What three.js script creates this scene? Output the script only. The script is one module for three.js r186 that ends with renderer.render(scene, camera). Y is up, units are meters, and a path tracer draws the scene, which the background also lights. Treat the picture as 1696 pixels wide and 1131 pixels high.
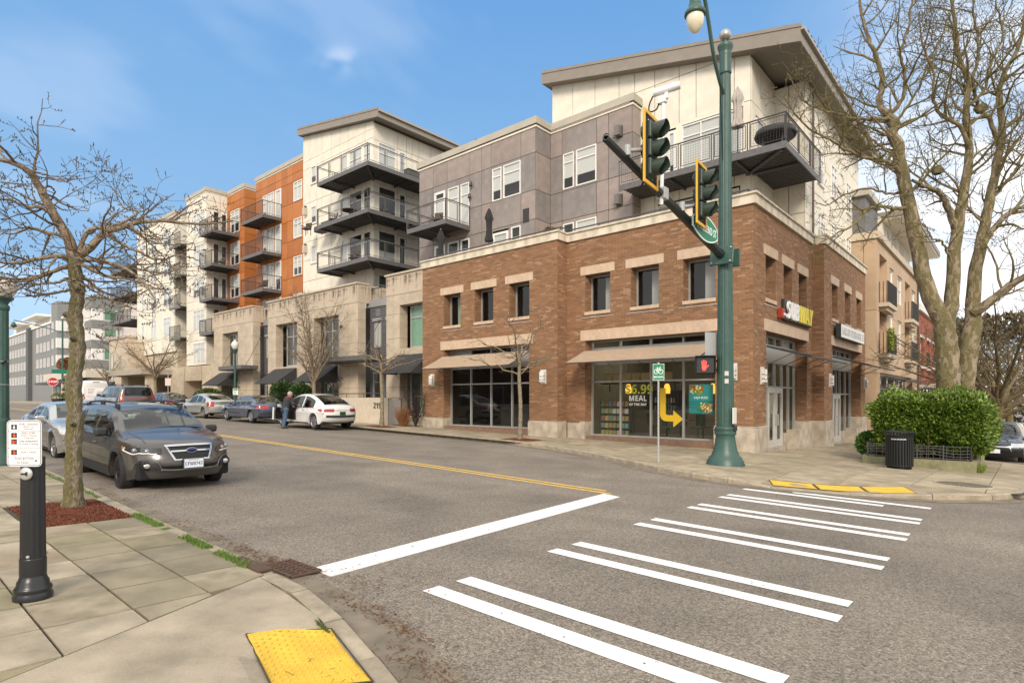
import * as THREE from 'three';
import { mergeGeometries,mergeVertices,toCreasedNormals } from 'three/addons/utils/BufferGeometryUtils.js';
import { MarchingCubes } from 'three/addons/objects/MarchingCubes.js';
import { RoundedBoxGeometry } from 'three/addons/geometries/RoundedBoxGeometry.js';
import { FontLoader } from 'three/addons/loaders/FontLoader.js';
import { TextGeometry } from 'three/addons/geometries/TextGeometry.js';

// ---------- camera, exposure, sun, sky ----------
const scene = new THREE.Scene();
const camera = new THREE.PerspectiveCamera(60.05,1696 / 1131,0.1,900);
camera.position.set(0,1.7,0);
camera.rotation.y = Math.atan2(0.657,0.754);
camera.setViewOffset(1696,1131,0,-94.5,1696,1131);      // rising front, as in the photograph
const renderer = new THREE.WebGLRenderer({ antialias: true });
renderer.toneMapping = THREE.LinearToneMapping;
renderer.toneMappingExposure = 1.7;
renderer.shadowMap.enabled = true;
const sun = new THREE.DirectionalLight(new THREE.Color().setRGB(1,0.87,0.72),1.9);
sun.position.set(38,62,66); sun.target.position.set(-20,0,-12);
sun.castShadow = true; sun.shadow.radius = 34; sun.shadow.mapSize.set(2048,2048);
Object.assign(sun.shadow.camera,{ left: -90,right: 90,top: 60,bottom: -60,near: 1,far: 320 });
scene.add(sun,sun.target);

// ---------- noise ----------
function rngOf(seed) { let s = seed | 0; return () => { s = (s + 0x6d2b79f5) | 0; let t = Math.imul(s ^ (s >>> 15),1 | s); t = (t + Math.imul(t ^ (t >>> 7),61 | t)) ^ t; return ((t ^ (t >>> 14)) >>> 0) / 4294967296; }; }
const hash = (x,y,s) => { let h = Math.imul(x,374761393) + Math.imul(y,668265263) + Math.imul(s,1274126177); h = Math.imul(h ^ (h >>> 13),1274126177); return ((h ^ (h >>> 16)) >>> 0) / 4294967296; };
function vnoise(x,y,p,s) {                                  // value noise, tiles every p cells (p = 0: no tiling)
const xi = Math.floor(x),yi = Math.floor(y),fx = x - xi,fy = y - yi,u = fx * fx * (3 - 2 * fx),v = fy * fy * (3 - 2 * fy);
const w = (i) => (p ? ((i % p) + p) % p : i),a = hash(w(xi),w(yi),s),b = hash(w(xi + 1),w(yi),s),c = hash(w(xi),w(yi + 1),s),d = hash(w(xi + 1),w(yi + 1),s);
return a + (b - a) * u + (c - a) * v + (a - b - c + d) * u * v;
}
function fbm(x,y,p,s,o = 4) { let t = 0,a = 0.5,n = 0; for (let i = 0; i < o; i++) { t += a * vnoise(x,y,p,s + i * 17); n += a; a *= 0.5; x *= 2; y *= 2; p *= 2; } return t / n; }
const smooth = (a,b,x) => { const t = Math.min(1,Math.max(0,(x - a) / (b - a))); return t * t * (3 - 2 * t); };
const lerp = (a,b,t) => a + (b - a) * t,mix3 = (a,b,t) => [0,1,2].map((i) => lerp(a[i],b[i],t));
const clamp = (x,a,b) => Math.min(b,Math.max(a,x));

// ---------- sky: a blue opening to the north-west, thin broken cloud everywhere else ----------
{
const W = 1024,H = 512,px = new Float32Array(W * H * 4),fwd = Math.atan2(-0.754,-0.657);
for (let j = 0; j < H; j++) for (let i = 0; i < W; i++) {
const az = ((i + 0.5) / W - 0.5) * 2 * Math.PI,el = ((j + 0.5) / H - 0.5) * Math.PI,ce = Math.cos(el);
const x = Math.cos(az) * ce,y = Math.sin(el),z = Math.sin(az) * ce;
let ph = az - fwd; while (ph > Math.PI) ph -= 2 * Math.PI; while (ph < -Math.PI) ph += 2 * Math.PI;
const deg = ph * 57.3,e = Math.max(0,el * 57.3);
let c = mix3([0.205,0.35,0.525],[0.088,0.222,0.45],smooth(2,42,e));
const k = 3.2 / (Math.max(0,y) + 0.32),n = fbm(x * k + 9,z * k + 5,0,3,6),n2 = fbm(x * k * 2.3 + 2,z * k * 1.1 + 5,0,41,5);
const right = smooth(14,44,deg + (20 - e) * 0.35),back = smooth(46,72,Math.abs(deg)),top = smooth(34,50,e);
const cover = Math.max(right * 0.75,back,top);
let a = smooth(0.62 - cover * 0.5,0.92 - cover * 0.42,n) * (0.02 + 0.98 * cover);
a = Math.max(a,0.10 * smooth(0.5,0.85,n2) * smooth(2,20,e));
{ const da = (deg + 15.5) / 2.2 + (e - 27.5) * 0.25,de = (e - 29.2 - 0.35 * (deg + 15.5)) / 1.1; a = Math.max(a,0.28 * Math.exp(-da * da - de * de) * smooth(0.3,0.62,fbm(deg * 0.9,e * 1.4,0,77,4))); }
a = clamp(a + 0.25 * cover,0,1);
const wht = 0.70 + 0.16 * n2 + 0.08 * n;
c = mix3(c,[wht * 1.02,wht,wht * 0.98],a * 0.96);
if (el < 0) c = mix3(c,[0.25,0.24,0.22],smooth(0,0.06,-el));
px.set([c[0],c[1],c[2],1],(j * W + i) * 4);
}
const sky = new THREE.DataTexture(px,W,H,THREE.RGBAFormat,THREE.FloatType);
sky.mapping = THREE.EquirectangularReflectionMapping; sky.magFilter = THREE.LinearFilter; sky.minFilter = THREE.LinearFilter; sky.wrapS = THREE.RepeatWrapping; sky.needsUpdate = true;
scene.background = sky; scene.environment = sky;
}

// ---------- the lie of the land: rising to the left, falling to the right ----------
function lie(X) { return X > 8 ? -0.24 - 0.045 * (X - 8) : X < 0 ? 1.1 * Math.tanh(-X * 0.03 / 1.1) : -0.03 * X; }
const G = (x,z) => lie(clamp(0.754 * x - 0.657 * z,-200,40));
// survey of the walls: where the sight line of a photograph point meets the wall plane z = z0 or x = x0, or the ground
const CA = 0.754,CB = 0.657,FP = 978;
function PZ(u,v,z0) { const k = (u - 848) / FP,d = -z0 / (CB * k + CA); return [CA * k * d - CB * d,1.7 - (v - 660) / FP * d]; }
function PX(u,v,x0) { const k = (u - 848) / FP,d = x0 / (CA * k - CB); return [-(CB * k + CA) * d,1.7 - (v - 660) / FP * d]; }
function AT(u,v,d) { const k = (u - 848) / FP; return new THREE.Vector3((CA * k - CB) * d,1.7 - (v - 660) / FP * d,-(CB * k + CA) * d); }
function depthOf(x,z) { return -CB * x - CA * z; }

// ---------- materials ----------
let texCount = 0;
function tex(n,f,srgb = true,metres = 1) {
const d = new Uint8Array(n * n * 4);
for (let j = 0; j < n; j++) for (let i = 0; i < n; i++) { const c = f(i / n,j / n); d.set([clamp(c[0],0,1) * 255,clamp(c[1],0,1) * 255,clamp(c[2],0,1) * 255,255],(j * n + i) * 4); }
const t = new THREE.DataTexture(d,n,n); t.wrapS = t.wrapT = THREE.RepeatWrapping; t.magFilter = THREE.LinearFilter; t.minFilter = THREE.LinearMipmapLinearFilter; t.generateMipmaps = true;
if (srgb) t.colorSpace = THREE.SRGBColorSpace;
t.repeat.set(1 / metres,1 / metres); t.needsUpdate = true; texCount++;
return t;
}
const toS = (c) => c.map((x) => (x <= 0.0031308 ? 12.92 * x : 1.055 * Math.pow(x,1 / 2.4) - 0.055));
const lin = (r,g,b) => new THREE.Color().setRGB(r,g,b);
function M(c,rough = 0.7,extra = {}) { const m = extra.phys ? new THREE.MeshPhysicalMaterial() : new THREE.MeshStandardMaterial(); delete extra.phys; m.color = Array.isArray(c) ? lin(...c) : new THREE.Color(c); m.roughness = rough; Object.assign(m,extra); return m; }
const P = (c,rough,extra = {}) => M(c,rough,{ phys: true,...extra });
// mottled surface: linear base colour, amount, scale in metres
const sharedTex = new Map();                                       // grain pictures are shared; colour and scale belong to the material
function mottled(c,amt,metres,seed,grain = 0.06,rough = 0.85,bump = 0,n = 512,o = 5) {
const A = amt > 0.3 ? 0.42 : amt > 0.17 ? 0.24 : 0.11,g2 = grain > 0.08 ? 0.13 : 0.045,N = n >= 512 ? 512 : 256,k = [A,g2,N,seed % 3].join(),K = 0.72;
if (!sharedTex.has(k)) sharedTex.set(k,tex(N,(x,y) => { const a = fbm(x * 8,y * 8,8,seed,o) - 0.5,g = hash(Math.floor(x * N),Math.floor(y * N),seed + 3) - 0.5,v = K * (1 + A * 2 * a + g2 * 2 * g); return toS([v,v,v]); }));
const m = M(c.map((q) => q / K),rough); m.map = sharedTex.get(k).clone(); m.map.repeat.set(1 / metres,1 / metres); m.map.offset.set((seed * 0.37) % 1,(seed * 0.61) % 1); m.map.needsUpdate = true;
if (bump) { if (!sharedTex.has('bump')) sharedTex.set('bump',tex(256,(x,y) => { const h = fbm(x * 32,y * 32,32,9,4); return [h,h,h]; },false)); m.bumpMap = sharedTex.get('bump').clone(); m.bumpMap.repeat.set(1 / metres,1 / metres); m.bumpMap.needsUpdate = true; m.bumpScale = bump; }
return m;
}

// ---------- building helpers ----------
const origin = new Map();                                        // world place of every group and mesh that has children
const counts = {};
function numbered(n) { const k = counts[n] = (counts[n] ?? -1) + 1; return k ? n + '_' + String(k).padStart(3,'0') : n; }
function shade(o) { o.castShadow = o.receiveShadow = true; return o; }
function tag(o,label,category,group,kind) { if (label) o.userData.label = label; if (category) o.userData.category = category; if (group) o.userData.group = group; if (kind) o.userData.kind = kind; return o; }
function thing(name,label,category,at = [0,0,0],turn = 0,group) {
const o = new THREE.Group(); o.name = numbered(name); o.position.set(...at); o.rotation.y = turn; scene.add(o);
origin.set(o,new THREE.Vector3(...at));
return tag(o,label,category,group);
}
function add(name,geo,mat,parent,at) {                        // geometry in the parent's own frame
const o = shade(new THREE.Mesh(geo,mat)); o.name = parent === scene ? numbered(name) : name; if (at) o.position.set(...at); parent.add(o);
return o;
}
function addW(name,geo,mat,parent) {                           // geometry given in world metres under an unturned parent
const w = origin.get(parent); const o = add(name,w ? geo.translate(-w.x,-w.y,-w.z) : geo,mat,parent); origin.set(o,w ? w.clone() : new THREE.Vector3()); return o;
}
function group(name,parent,at) { const o = new THREE.Group(); o.name = name; const w = origin.get(parent); o.position.set(at[0] - w.x,at[1] - w.y,at[2] - w.z); parent.add(o); origin.set(o,new THREE.Vector3(...at)); return o; }
function uvm(g,ox = 0,oy = 0) {                                 // uv in metres by the way each face points
if (g.index) g = g.toNonIndexed();
if (!g.attributes.normal) g.computeVertexNormals();
const p = g.attributes.position,uv = new Float32Array(p.count * 2),a = new THREE.Vector3(),b = new THREE.Vector3(),c = new THREE.Vector3();
for (let i = 0; i < p.count; i += 3) {
a.fromBufferAttribute(p,i); b.fromBufferAttribute(p,i + 1); c.fromBufferAttribute(p,i + 2);
const n = b.clone().sub(a).cross(c.clone().sub(a)),x = Math.abs(n.x),y = Math.abs(n.y),z = Math.abs(n.z);
[a,b,c].forEach((q,j) => { const t = y >= x && y >= z ? [q.x,q.z] : x >= z ? [q.z,q.y] : [q.x,q.y]; uv[(i + j) * 2] = t[0] + ox; uv[(i + j) * 2 + 1] = t[1] + oy; });
}
g.setAttribute('uv',new THREE.BufferAttribute(uv,2));
return g;
}
function clean(g) { const o = g.index ? g.toNonIndexed() : g; for (const k of Object.keys(o.attributes)) if (!['position','normal','uv'].includes(k)) o.deleteAttribute(k); if (!o.attributes.uv) o.setAttribute('uv',new THREE.BufferAttribute(new Float32Array(o.attributes.position.count * 2),2)); return o; }
const merge = (l) => mergeGeometries(l.map(clean));
const boxes = new Map();
function cuboid(w,h,d) { const k = [w,h,d].map((x) => Math.round(x * 1000)).join(); if (!boxes.has(k)) boxes.set(k,uvm(new THREE.BoxGeometry(w,h,d))); return boxes.get(k); }
function box(name,mat,parent,x,y,z) {                        // world extents [x0,x1],[y0,y1],[z0,z1]
const w = origin.get(parent) ?? new THREE.Vector3(),c = [(x[0] + x[1]) / 2,(y[0] + y[1]) / 2,(z[0] + z[1]) / 2];
const o = add(name,cuboid(Math.abs(x[1] - x[0]),Math.abs(y[1] - y[0]),Math.abs(z[1] - z[0])),mat,parent,[c[0] - w.x,c[1] - w.y,c[2] - w.z]);
origin.set(o,new THREE.Vector3(...c));
return o;
}
function bx(x0,x1,y0,y1,z0,z1) { return uvm(new THREE.BoxGeometry(Math.abs(x1 - x0),Math.abs(y1 - y0),Math.abs(z1 - z0)).translate((x0 + x1) / 2,(y0 + y1) / 2,(z0 + z1) / 2)); }
function boxList(name,mat,parent,list) { return addW(name,merge(list.map((l) => bx(...l))),mat,parent); }
function rbox(w,h,d,r = 0.02,s = 2) { return new RoundedBoxGeometry(w,h,d,s,Math.min(r,w / 2.01,h / 2.01,d / 2.01)); }
function rod(a,b,r,r2 = r,seg = 8) {
const A = new THREE.Vector3(...a),B = new THREE.Vector3(...b),L = A.distanceTo(B),g = new THREE.CylinderGeometry(r2,r,L,seg,1);
g.translate(0,L / 2,0).applyQuaternion(new THREE.Quaternion().setFromUnitVectors(new THREE.Vector3(0,1,0),B.sub(A).normalize())).translate(A.x,A.y,A.z);
return g;
}
function lathe(pts,seg = 24) { let a = 0; for (let i = 1; i < pts.length; i++) a += (pts[i][0] + pts[i - 1][0]) * (pts[i][1] - pts[i - 1][1]); if (a < 0) pts = [...pts].reverse(); return new THREE.LatheGeometry(pts.map((p) => new THREE.Vector2(...p)),seg); }
function prism(pts,y0,y1,top = true) {                         // pts [[x,z]...] polygon (any turn), y0/y1 numbers or functions of (x,z); fan from ShapeUtils
const f0 = typeof y0 === 'function' ? y0 : () => y0,f1 = typeof y1 === 'function' ? y1 : () => y1,v2 = pts.map((p) => new THREE.Vector2(...p));
if (THREE.ShapeUtils.area(v2) < 0) { v2.reverse(); }
const tri = THREE.ShapeUtils.triangulateShape(v2,[]),out = [],P3 = (p,f) => [p.x,f(p.x,p.y),p.y];
for (const t of tri) for (const i of [0,2,1]) out.push(...P3(v2[t[i]],f1));
for (let i = 0; i < v2.length; i++) { const a = v2[i],b = v2[(i + 1) % v2.length]; out.push(...P3(a,f0),...P3(a,f1),...P3(b,f1),...P3(a,f0),...P3(b,f1),...P3(b,f0)); }
const g = new THREE.BufferGeometry(); g.setAttribute('position',new THREE.Float32BufferAttribute(out,3)); g.computeVertexNormals();
return uvm(g);
}
function canvasTex(w,h,draw) { const c = document.createElement('canvas'); c.width = w; c.height = h; draw(c.getContext('2d'),w,h); const t = new THREE.CanvasTexture(c); t.colorSpace = THREE.SRGBColorSpace; t.magFilter = THREE.LinearFilter; texCount++; return t; }
const font = await new FontLoader().loadAsync('fonts/droid/droid_sans_bold.typeface.json');
// ================= ground, road, pavements =================
const asphalt = M([1,1,1],0.92,{ vertexColors: true });
asphalt.map = tex(1024,(x,y) => {
const a = fbm(x * 6,y * 6,6,11,4) - 0.5,i = Math.floor(x * 1024),j = Math.floor(y * 1024),f = fbm(x * 180,y * 180,180,23,3);
let v = 0.21 * (1 + 0.25 * a + 1.5 * (f - 0.5)); const s = hash(i >> 1,j >> 1,5),t = hash(i,j,8);
if (s > 0.965) v *= 1.6 + t * 0.8; if (s < 0.08) v *= 0.42; v *= 0.9 + 0.2 * t;
return toS([v * 1.09,v * 0.94,v * 0.76]);
},true,2.6);
asphalt.bumpMap = tex(512,(x,y) => { const h = 0.6 * fbm(x * 160,y * 160,160,23,2) + 0.4 * hash(Math.floor(x * 512),Math.floor(y * 512),3); return [h,h,h]; },false,2.6); asphalt.bumpScale = 0.004;
function grid(xs,zs,y,color) {
const nx = xs.length,p = [],c = [],uv = [],idx = [];
for (const z of zs) for (const x of xs) { p.push(x,y(x,z),z); uv.push(x,z); if (color) c.push(...color(x,z)); }
for (let j = 0; j < zs.length - 1; j++) for (let i = 0; i < nx - 1; i++) { const a = j * nx + i; idx.push(a,a + nx,a + 1,a + 1,a + nx,a + nx + 1); }
const g = new THREE.BufferGeometry(); g.setAttribute('position',new THREE.Float32BufferAttribute(p,3)); g.setAttribute('uv',new THREE.Float32BufferAttribute(uv,2));
if (color) g.setAttribute('color',new THREE.Float32BufferAttribute(c,3));
g.setIndex(idx); g.computeVertexNormals(); return g;
}
const range = (a,b,n) => Array.from({ length: n + 1 },(_,i) => a + (b - a) * i / n);
{
const xs = [-700,-400,-200,...range(-130,-30,34),...range(-29.4,8,130),...range(9,40,20),80,160,400],zs = [400,100,30,10,...range(4,-22,90),...range(-23,-80,40),-120,-200,-400,-700].sort((a,b) => a - b);
tag(add('road',grid(xs,zs,G,(x,z) => {                      // worn wheel paths, oil drips and patches of newer asphalt
const a = fbm(x * 0.22,z * 0.7,0,51,4),b = fbm(x * 1.1 + 40,z * 1.6,0,77,4); let v = 0.86 + 0.42 * (a - 0.5) + 0.34 * (b - 0.5);
v *= 1 - 0.16 * smooth(0.56,0.72,fbm(x * 0.5,z * 0.5 + 9,0,31,3));
return [v,v,v];
}),asphalt,scene),null,null,null,'structure');
}
const conc = (c,seed,metres = 1.6) => mottled(c,0.34,metres,seed,0.09,0.93,0.002,512,6);
const slabMats = [[0.28,0.24,0.165],[0.345,0.295,0.215],[0.235,0.205,0.125],[0.305,0.25,0.17],[0.23,0.20,0.135]].map((c,i) => conc(c,100 + i * 7,1.3 + i * 0.21));
const kerbMat = conc([0.33,0.28,0.205],140,0.9),rampMat = conc([0.335,0.285,0.21],150,2.3),jointMat = mottled([0.06,0.052,0.035],0.5,0.7,160,0.2,1);
const lift = (h) => (x,z) => G(x,z) + h;
// kerb line of the near left corner (road side edge), then of the far block
const nearKerb = [[-140,-2.66],[-60,-2.66],[-30,-2.64],[-12,-2.6],[-8.1,-2.56],[-6.4,-2.56],[-5.4,-2.56],[-4.9,-2.53],[-4.35,-2.52],[-3.72,-2.43],[-3.15,-2.31],[-2.63,-2.14],[-2.2,-1.78],[-1.88,-1.25],[-1.7,-0.5],[-1.62,2],[-1.62,20]];
const farKerb = [[-140,-16.5],[-60,-16.5],[-25.5,-16.5],[-14.6,-16.45],[-12.4,-16.1],[-10.2,-15.3],[-8.2,-14.2],[-6.9,-13.4],[-5.8,-12.95],[-4.9,-12.78],[-4.0,-12.76],[-2.6,-13.1],[-1.35,-13.8],[-0.5,-14.9],[-0.05,-16.1],[0.22,-18],[0.35,-21],[0.35,-25.2],[0.0,-26.4],[-1.0,-27.2],[-1.9,-27.9],[-2.25,-29.5],[-2.3,-90]];
function offset(line,d) {                                         // parallel line, d to the left of the walking direction
return line.map((p,i) => { const a = line[Math.max(0,i - 1)],b = line[Math.min(line.length - 1,i + 1)],tx = b[0] - a[0],tz = b[1] - a[1],L = Math.hypot(tx,tz); return [p[0] + tz / L * d,p[1] - tx / L * d]; });
}
function densify(line,step) { const o = []; for (let i = 0; i < line.length - 1; i++) { const [a,b] = [line[i],line[i + 1]],n = Math.max(1,Math.round(Math.hypot(b[0] - a[0],b[1] - a[1]) / step)); for (let k = 0; k < n; k++) o.push([lerp(a[0],b[0],k / n),lerp(a[1],b[1],k / n)]); } o.push(line[line.length - 1]); return o; }
function pavement(name,label,kerb,side,bodyPts,low) {
const w = thing(name,label,undefined,[0,0,0]); tag(w,null,null,null,'structure'); delete w.userData.category;
for (const [x0,x1,z0,z1] of bodyPts) add('joint_bed',uvm(grid(range(x0,x1,Math.ceil((x1 - x0) / 1.5)),range(z0,z1,Math.ceil((z1 - z0) / 1.5)),lift(0.108))),jointMat,w);
// kerb stones, one by one
const d = densify(kerb,2.2),inn = offset(kerb,side * 0.16);
const di = [];
for (let i = 0; i < kerb.length - 1; i++) { const n = Math.max(1,Math.round(Math.hypot(kerb[i + 1][0] - kerb[i][0],kerb[i + 1][1] - kerb[i][1]) / 2.2)); for (let k = 0; k < n; k++) di.push([lerp(inn[i][0],inn[i + 1][0],k / n),lerp(inn[i][1],inn[i + 1][1],k / n)]); } di.push(inn[inn.length - 1]);
for (let i = 0; i < d.length - 1; i++) {
const g = 0.006,s = (a,b,t) => [lerp(a[0],b[0],t),lerp(a[1],b[1],t)],L = Math.hypot(d[i + 1][0] - d[i][0],d[i + 1][1] - d[i][1]),t = g / L;
const h = (x,z) => G(x,z) + low(x,z) - 0.004 * ((i * 7) % 3);
const a0 = s(d[i],d[i + 1],t),a1 = s(d[i],d[i + 1],1 - t),b0 = s(di[i],di[i + 1],t),b1 = s(di[i],di[i + 1],1 - t);
const top0 = s(a0,b0,0.13),top1 = s(a1,b1,0.13);          // rounded front edge
const pos = [],P3 = (p,y) => [p[0],y,p[1]],F = (p) => G(...p) - 0.12,T = (p) => h(...p),C = (p) => h(...p) - 0.022;
const quad = (p,q,r,u) => pos.push(...p,...q,...r,...p,...r,...u);
quad(P3(a0,F(a0)),P3(a1,F(a1)),P3(a1,C(a1)),P3(a0,C(a0))); quad(P3(a0,C(a0)),P3(a1,C(a1)),P3(top1,T(a1)),P3(top0,T(a0)));
quad(P3(top0,T(a0)),P3(top1,T(a1)),P3(b1,T(a1)),P3(b0,T(a0))); quad(P3(b0,T(a0)),P3(b1,T(a1)),P3(b1,F(a1)),P3(b0,F(a0)));
quad(P3(a0,F(a0)),P3(top0,T(a0)),P3(b0,T(a0)),P3(b0,F(a0))); quad(P3(a1,F(a1)),P3(top1,T(a1)),P3(b1,T(a1)),P3(b1,F(a1)));
const gg = new THREE.BufferGeometry(); gg.setAttribute('position',new THREE.Float32BufferAttribute(pos,3)); gg.computeVertexNormals();
add('kerb_stone',uvm(gg,i * 0.37),kerbMat,w);
}
return w;
}
const dip = (x,z,list) => 0.125 - list.reduce((m,[cx,cz,r,d]) => Math.max(m,d * (1 - smooth(r * 0.6,r * 1.35,Math.hypot(x - cx,z - cz)))),0);
const nearLow = (x,z) => dip(x,z,[[-3.0,-2.15,0.75,0.105]]);
const farLow = (x,z) => dip(x,z,[[-3.0,-13.0,1.5,0.105]]);
// polygon clipping (Sutherland-Hodgman) by a convex or simple half plane list
function clipHalf(poly,nx,nz,c) { const o = []; for (let i = 0; i < poly.length; i++) { const a = poly[i],b = poly[(i + 1) % poly.length],da = nx * a[0] + nz * a[1] - c,db = nx * b[0] + nz * b[1] - c; if (da <= 0) o.push(a); if ((da < 0 && db > 0) || (da > 0 && db < 0)) { const t = da / (da - db); o.push([lerp(a[0],b[0],t),lerp(a[1],b[1],t)]); } } return o; }
const shrink = (x0,x1,z0,z1,g = 0.0095) => [[x0 + g,z0 + g],[x1 - g,z0 + g],[x1 - g,z1 - g],[x0 + g,z1 - g]];
const slabRng = rngOf(5);
const pick = (l) => l[Math.floor(slabRng() * l.length)];
const area = (p) => Math.abs(THREE.ShapeUtils.area(p.map((q) => new THREE.Vector2(...q))));
// ---- near pavement
const nearIn = offset(nearKerb,-0.166);
{
const w = pavement('pavement','concrete pavement of square slabs with bollard and street tree',nearKerb,-1,[[-26,-5.1,-2.42,1.2],[-5.1,-4.6,-1.9,1.2],[-4.6,-4.1,-0.9,1.2],[-4.1,-3.4,0.2,1.2]],nearLow);
const xs = []; for (let x = -4.22 + 0.565 * 3; x > -26; x -= 0.565) xs.push(x);
const zs = [-2.43,-1.91,-1.395,-0.875,-0.36,0.16,0.68,1.2];
let n = 0;
for (let i = 0; i < xs.length - 1; i++) for (let j = 0; j < zs.length - 1; j++) {
const x1 = xs[i],x0 = xs[i + 1],z0 = zs[j],z1 = zs[j + 1];
if (x0 > -9.9 && x1 < -8.1 && j < 2) continue;                 // tree pit
let p = shrink(x0,x1,z0,z1);
// the smooth ramp panel takes the corner: its border runs through (-4.07,-.57) and (-4.93,-2.42)
p = clipHalf(p,1.85,-0.86,1.85 * -4.07 + 0.86 * 0.57 - 0.03);
if (p.length < 3 || area(p) < 0.01) continue;
if (n++ > 285) break;
const dy = (slabRng() - 0.5) * 0.006;
add('slab',prism(p,lift(0.05),(x,z) => G(x,z) + 0.126 + dy),pick(slabMats),w);
}
// far part of this pavement, seen between the cars: one sheet
tag(add('slab_field',uvm(grid(range(-140,-26.3,40),range(-2.43,12,8),lift(0.126))),slabMats[1],w));
tag(add('slab_field',uvm(grid(range(-26,-3.4,40),range(1.22,12,8),lift(0.126))),slabMats[0],w));
// ramp: falls to the dropped kerb
const edge = [...nearIn.slice(6,16).map((p) => [p[0] - 0.03,p[1] + 0.03])],rp = [[-4.90,-2.36],...edge.slice(2),[-3.36,4],[-3.36,1.05],[-4.04,-0.5]];
const rh = (x,z) => G(x,z) + Math.min(0.126,nearLow(x,z) + 0.11 * smooth(0.1,1.4,Math.hypot(x + 3.0,z + 2.15)));
// fine fan so that the fall is smooth
const v2 = densify([...rp,rp[0]],0.25).slice(0,-1),cx = -3.3,cz = -0.9,pos = [];
for (let i = 0; i < v2.length; i++) { const a = v2[i],b = v2[(i + 1) % v2.length]; for (let k = 0; k < 8; k++) { const q = (p,t) => { const x = lerp(cx,p[0],t),z = lerp(cz,p[1],t); return [x,rh(x,z),z]; },t0 = k / 8,t1 = (k + 1) / 8; pos.push(...q(a,t0),...q(a,t1),...q(b,t1)); if (k) pos.push(...q(a,t0),...q(b,t1),...q(b,t0)); } }
const g = new THREE.BufferGeometry(); g.setAttribute('position',new THREE.Float32BufferAttribute(pos,3)); g.computeVertexNormals();
add('ramp',uvm(g),rampMat,w);
}
// ---- far pavement (large scored slabs)
const farIn = offset(farKerb,0.166);
const farW = pavement('pavement','wide concrete pavement wrapping the brick building corner',farKerb,1,[[-26,-9.4,-21,-16.3],[-9.4,0,-21,-15.6],[-6.4,-2.1,-38,-21],[-2.1,0.1,-26,-21]],farLow);
{
const farMats = [[0.315,0.262,0.175],[0.345,0.29,0.2],[0.285,0.24,0.16]].map((c,i) => conc(c,180 + i * 7,2.1 + i * 0.3));
const inside = (x,z) => { let c = false; const p = [...farIn,[-20,-90],[-140,-90]]; for (let i = 0,j = p.length - 1; i < p.length; j = i++) if ((p[i][1] > z) !== (p[j][1] > z) && x < (p[j][0] - p[i][0]) * (z - p[i][1]) / (p[j][1] - p[i][1]) + p[i][0]) c = !c; return c; };
const S = 1.22,rampC = [-3.0,-13.0]; let n = 0;
const fh = (x,z) => G(x,z) + Math.min(0.126,0.02 + 0.11 * smooth(0.5,2.3,Math.hypot((x + 3.0) * 0.85,z + 13.0)));
const strip = (x0,x1,z0,z1,m,name = 'slab') => {
let p = shrink(x0,x1,z0,z1,0.008).map((q) => [...q]);
const ins = p.map((q) => inside(...q)); if (!ins.some(Boolean)) return;
if (!ins.every(Boolean)) { const q = []; for (let i = 0; i < 4; i++) { const a = p[i],b = p[(i + 1) % 4],N = 14; for (let k = 0; k < N; k++) { const t = k / N,x = lerp(a[0],b[0],t),z = lerp(a[1],b[1],t); if (inside(x,z)) q.push([x,z]); } }
for (const [x,z] of densify(farIn,0.2)) if (x > x0 && x < x1 && z > z0 && z < z1) q.push([x,z - 0.001]);
const mx = q.reduce((s,a) => s + a[0],0) / q.length,mz = q.reduce((s,a) => s + a[1],0) / q.length; q.sort((a,b) => Math.atan2(a[1] - mz,a[0] - mx) - Math.atan2(b[1] - mz,b[0] - mx)); p = q; }
if (p.length < 3 || area(p) < 0.02) return;
const dy = (slabRng() - 0.5) * 0.005; n++;
add(name,prism(p,lift(0.0),(x,z) => fh(x,z) + dy),m ?? pick(farMats),farW);
};
for (let x = 0.6; x > -27; x -= S) for (let z = -12.7; z > -20.6; z -= S) { if (z - S > -16.7 && x < -14.6) continue; if (z < -17.5 && x > -6.2) continue; strip(x - S,x,z - S,z); }
for (let x = 0.6; x > -6.2; x -= S) for (let z = -17.58; z > -38; z -= S) if (!(x < -1.0 && x - S > -3.9 && z < -20.2 && z - S > -27)) strip(x - S,x,z - S,z);
add('slab_field',uvm(grid(range(-140,-26.2,40),range(-24,-16.67,8),lift(0.126))),farMats[1],farW);
add('slab_field',uvm(grid(range(-6.2,-2,20),range(-89,-37.9,8),lift(0.126))),farMats[0],farW);
}
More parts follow.
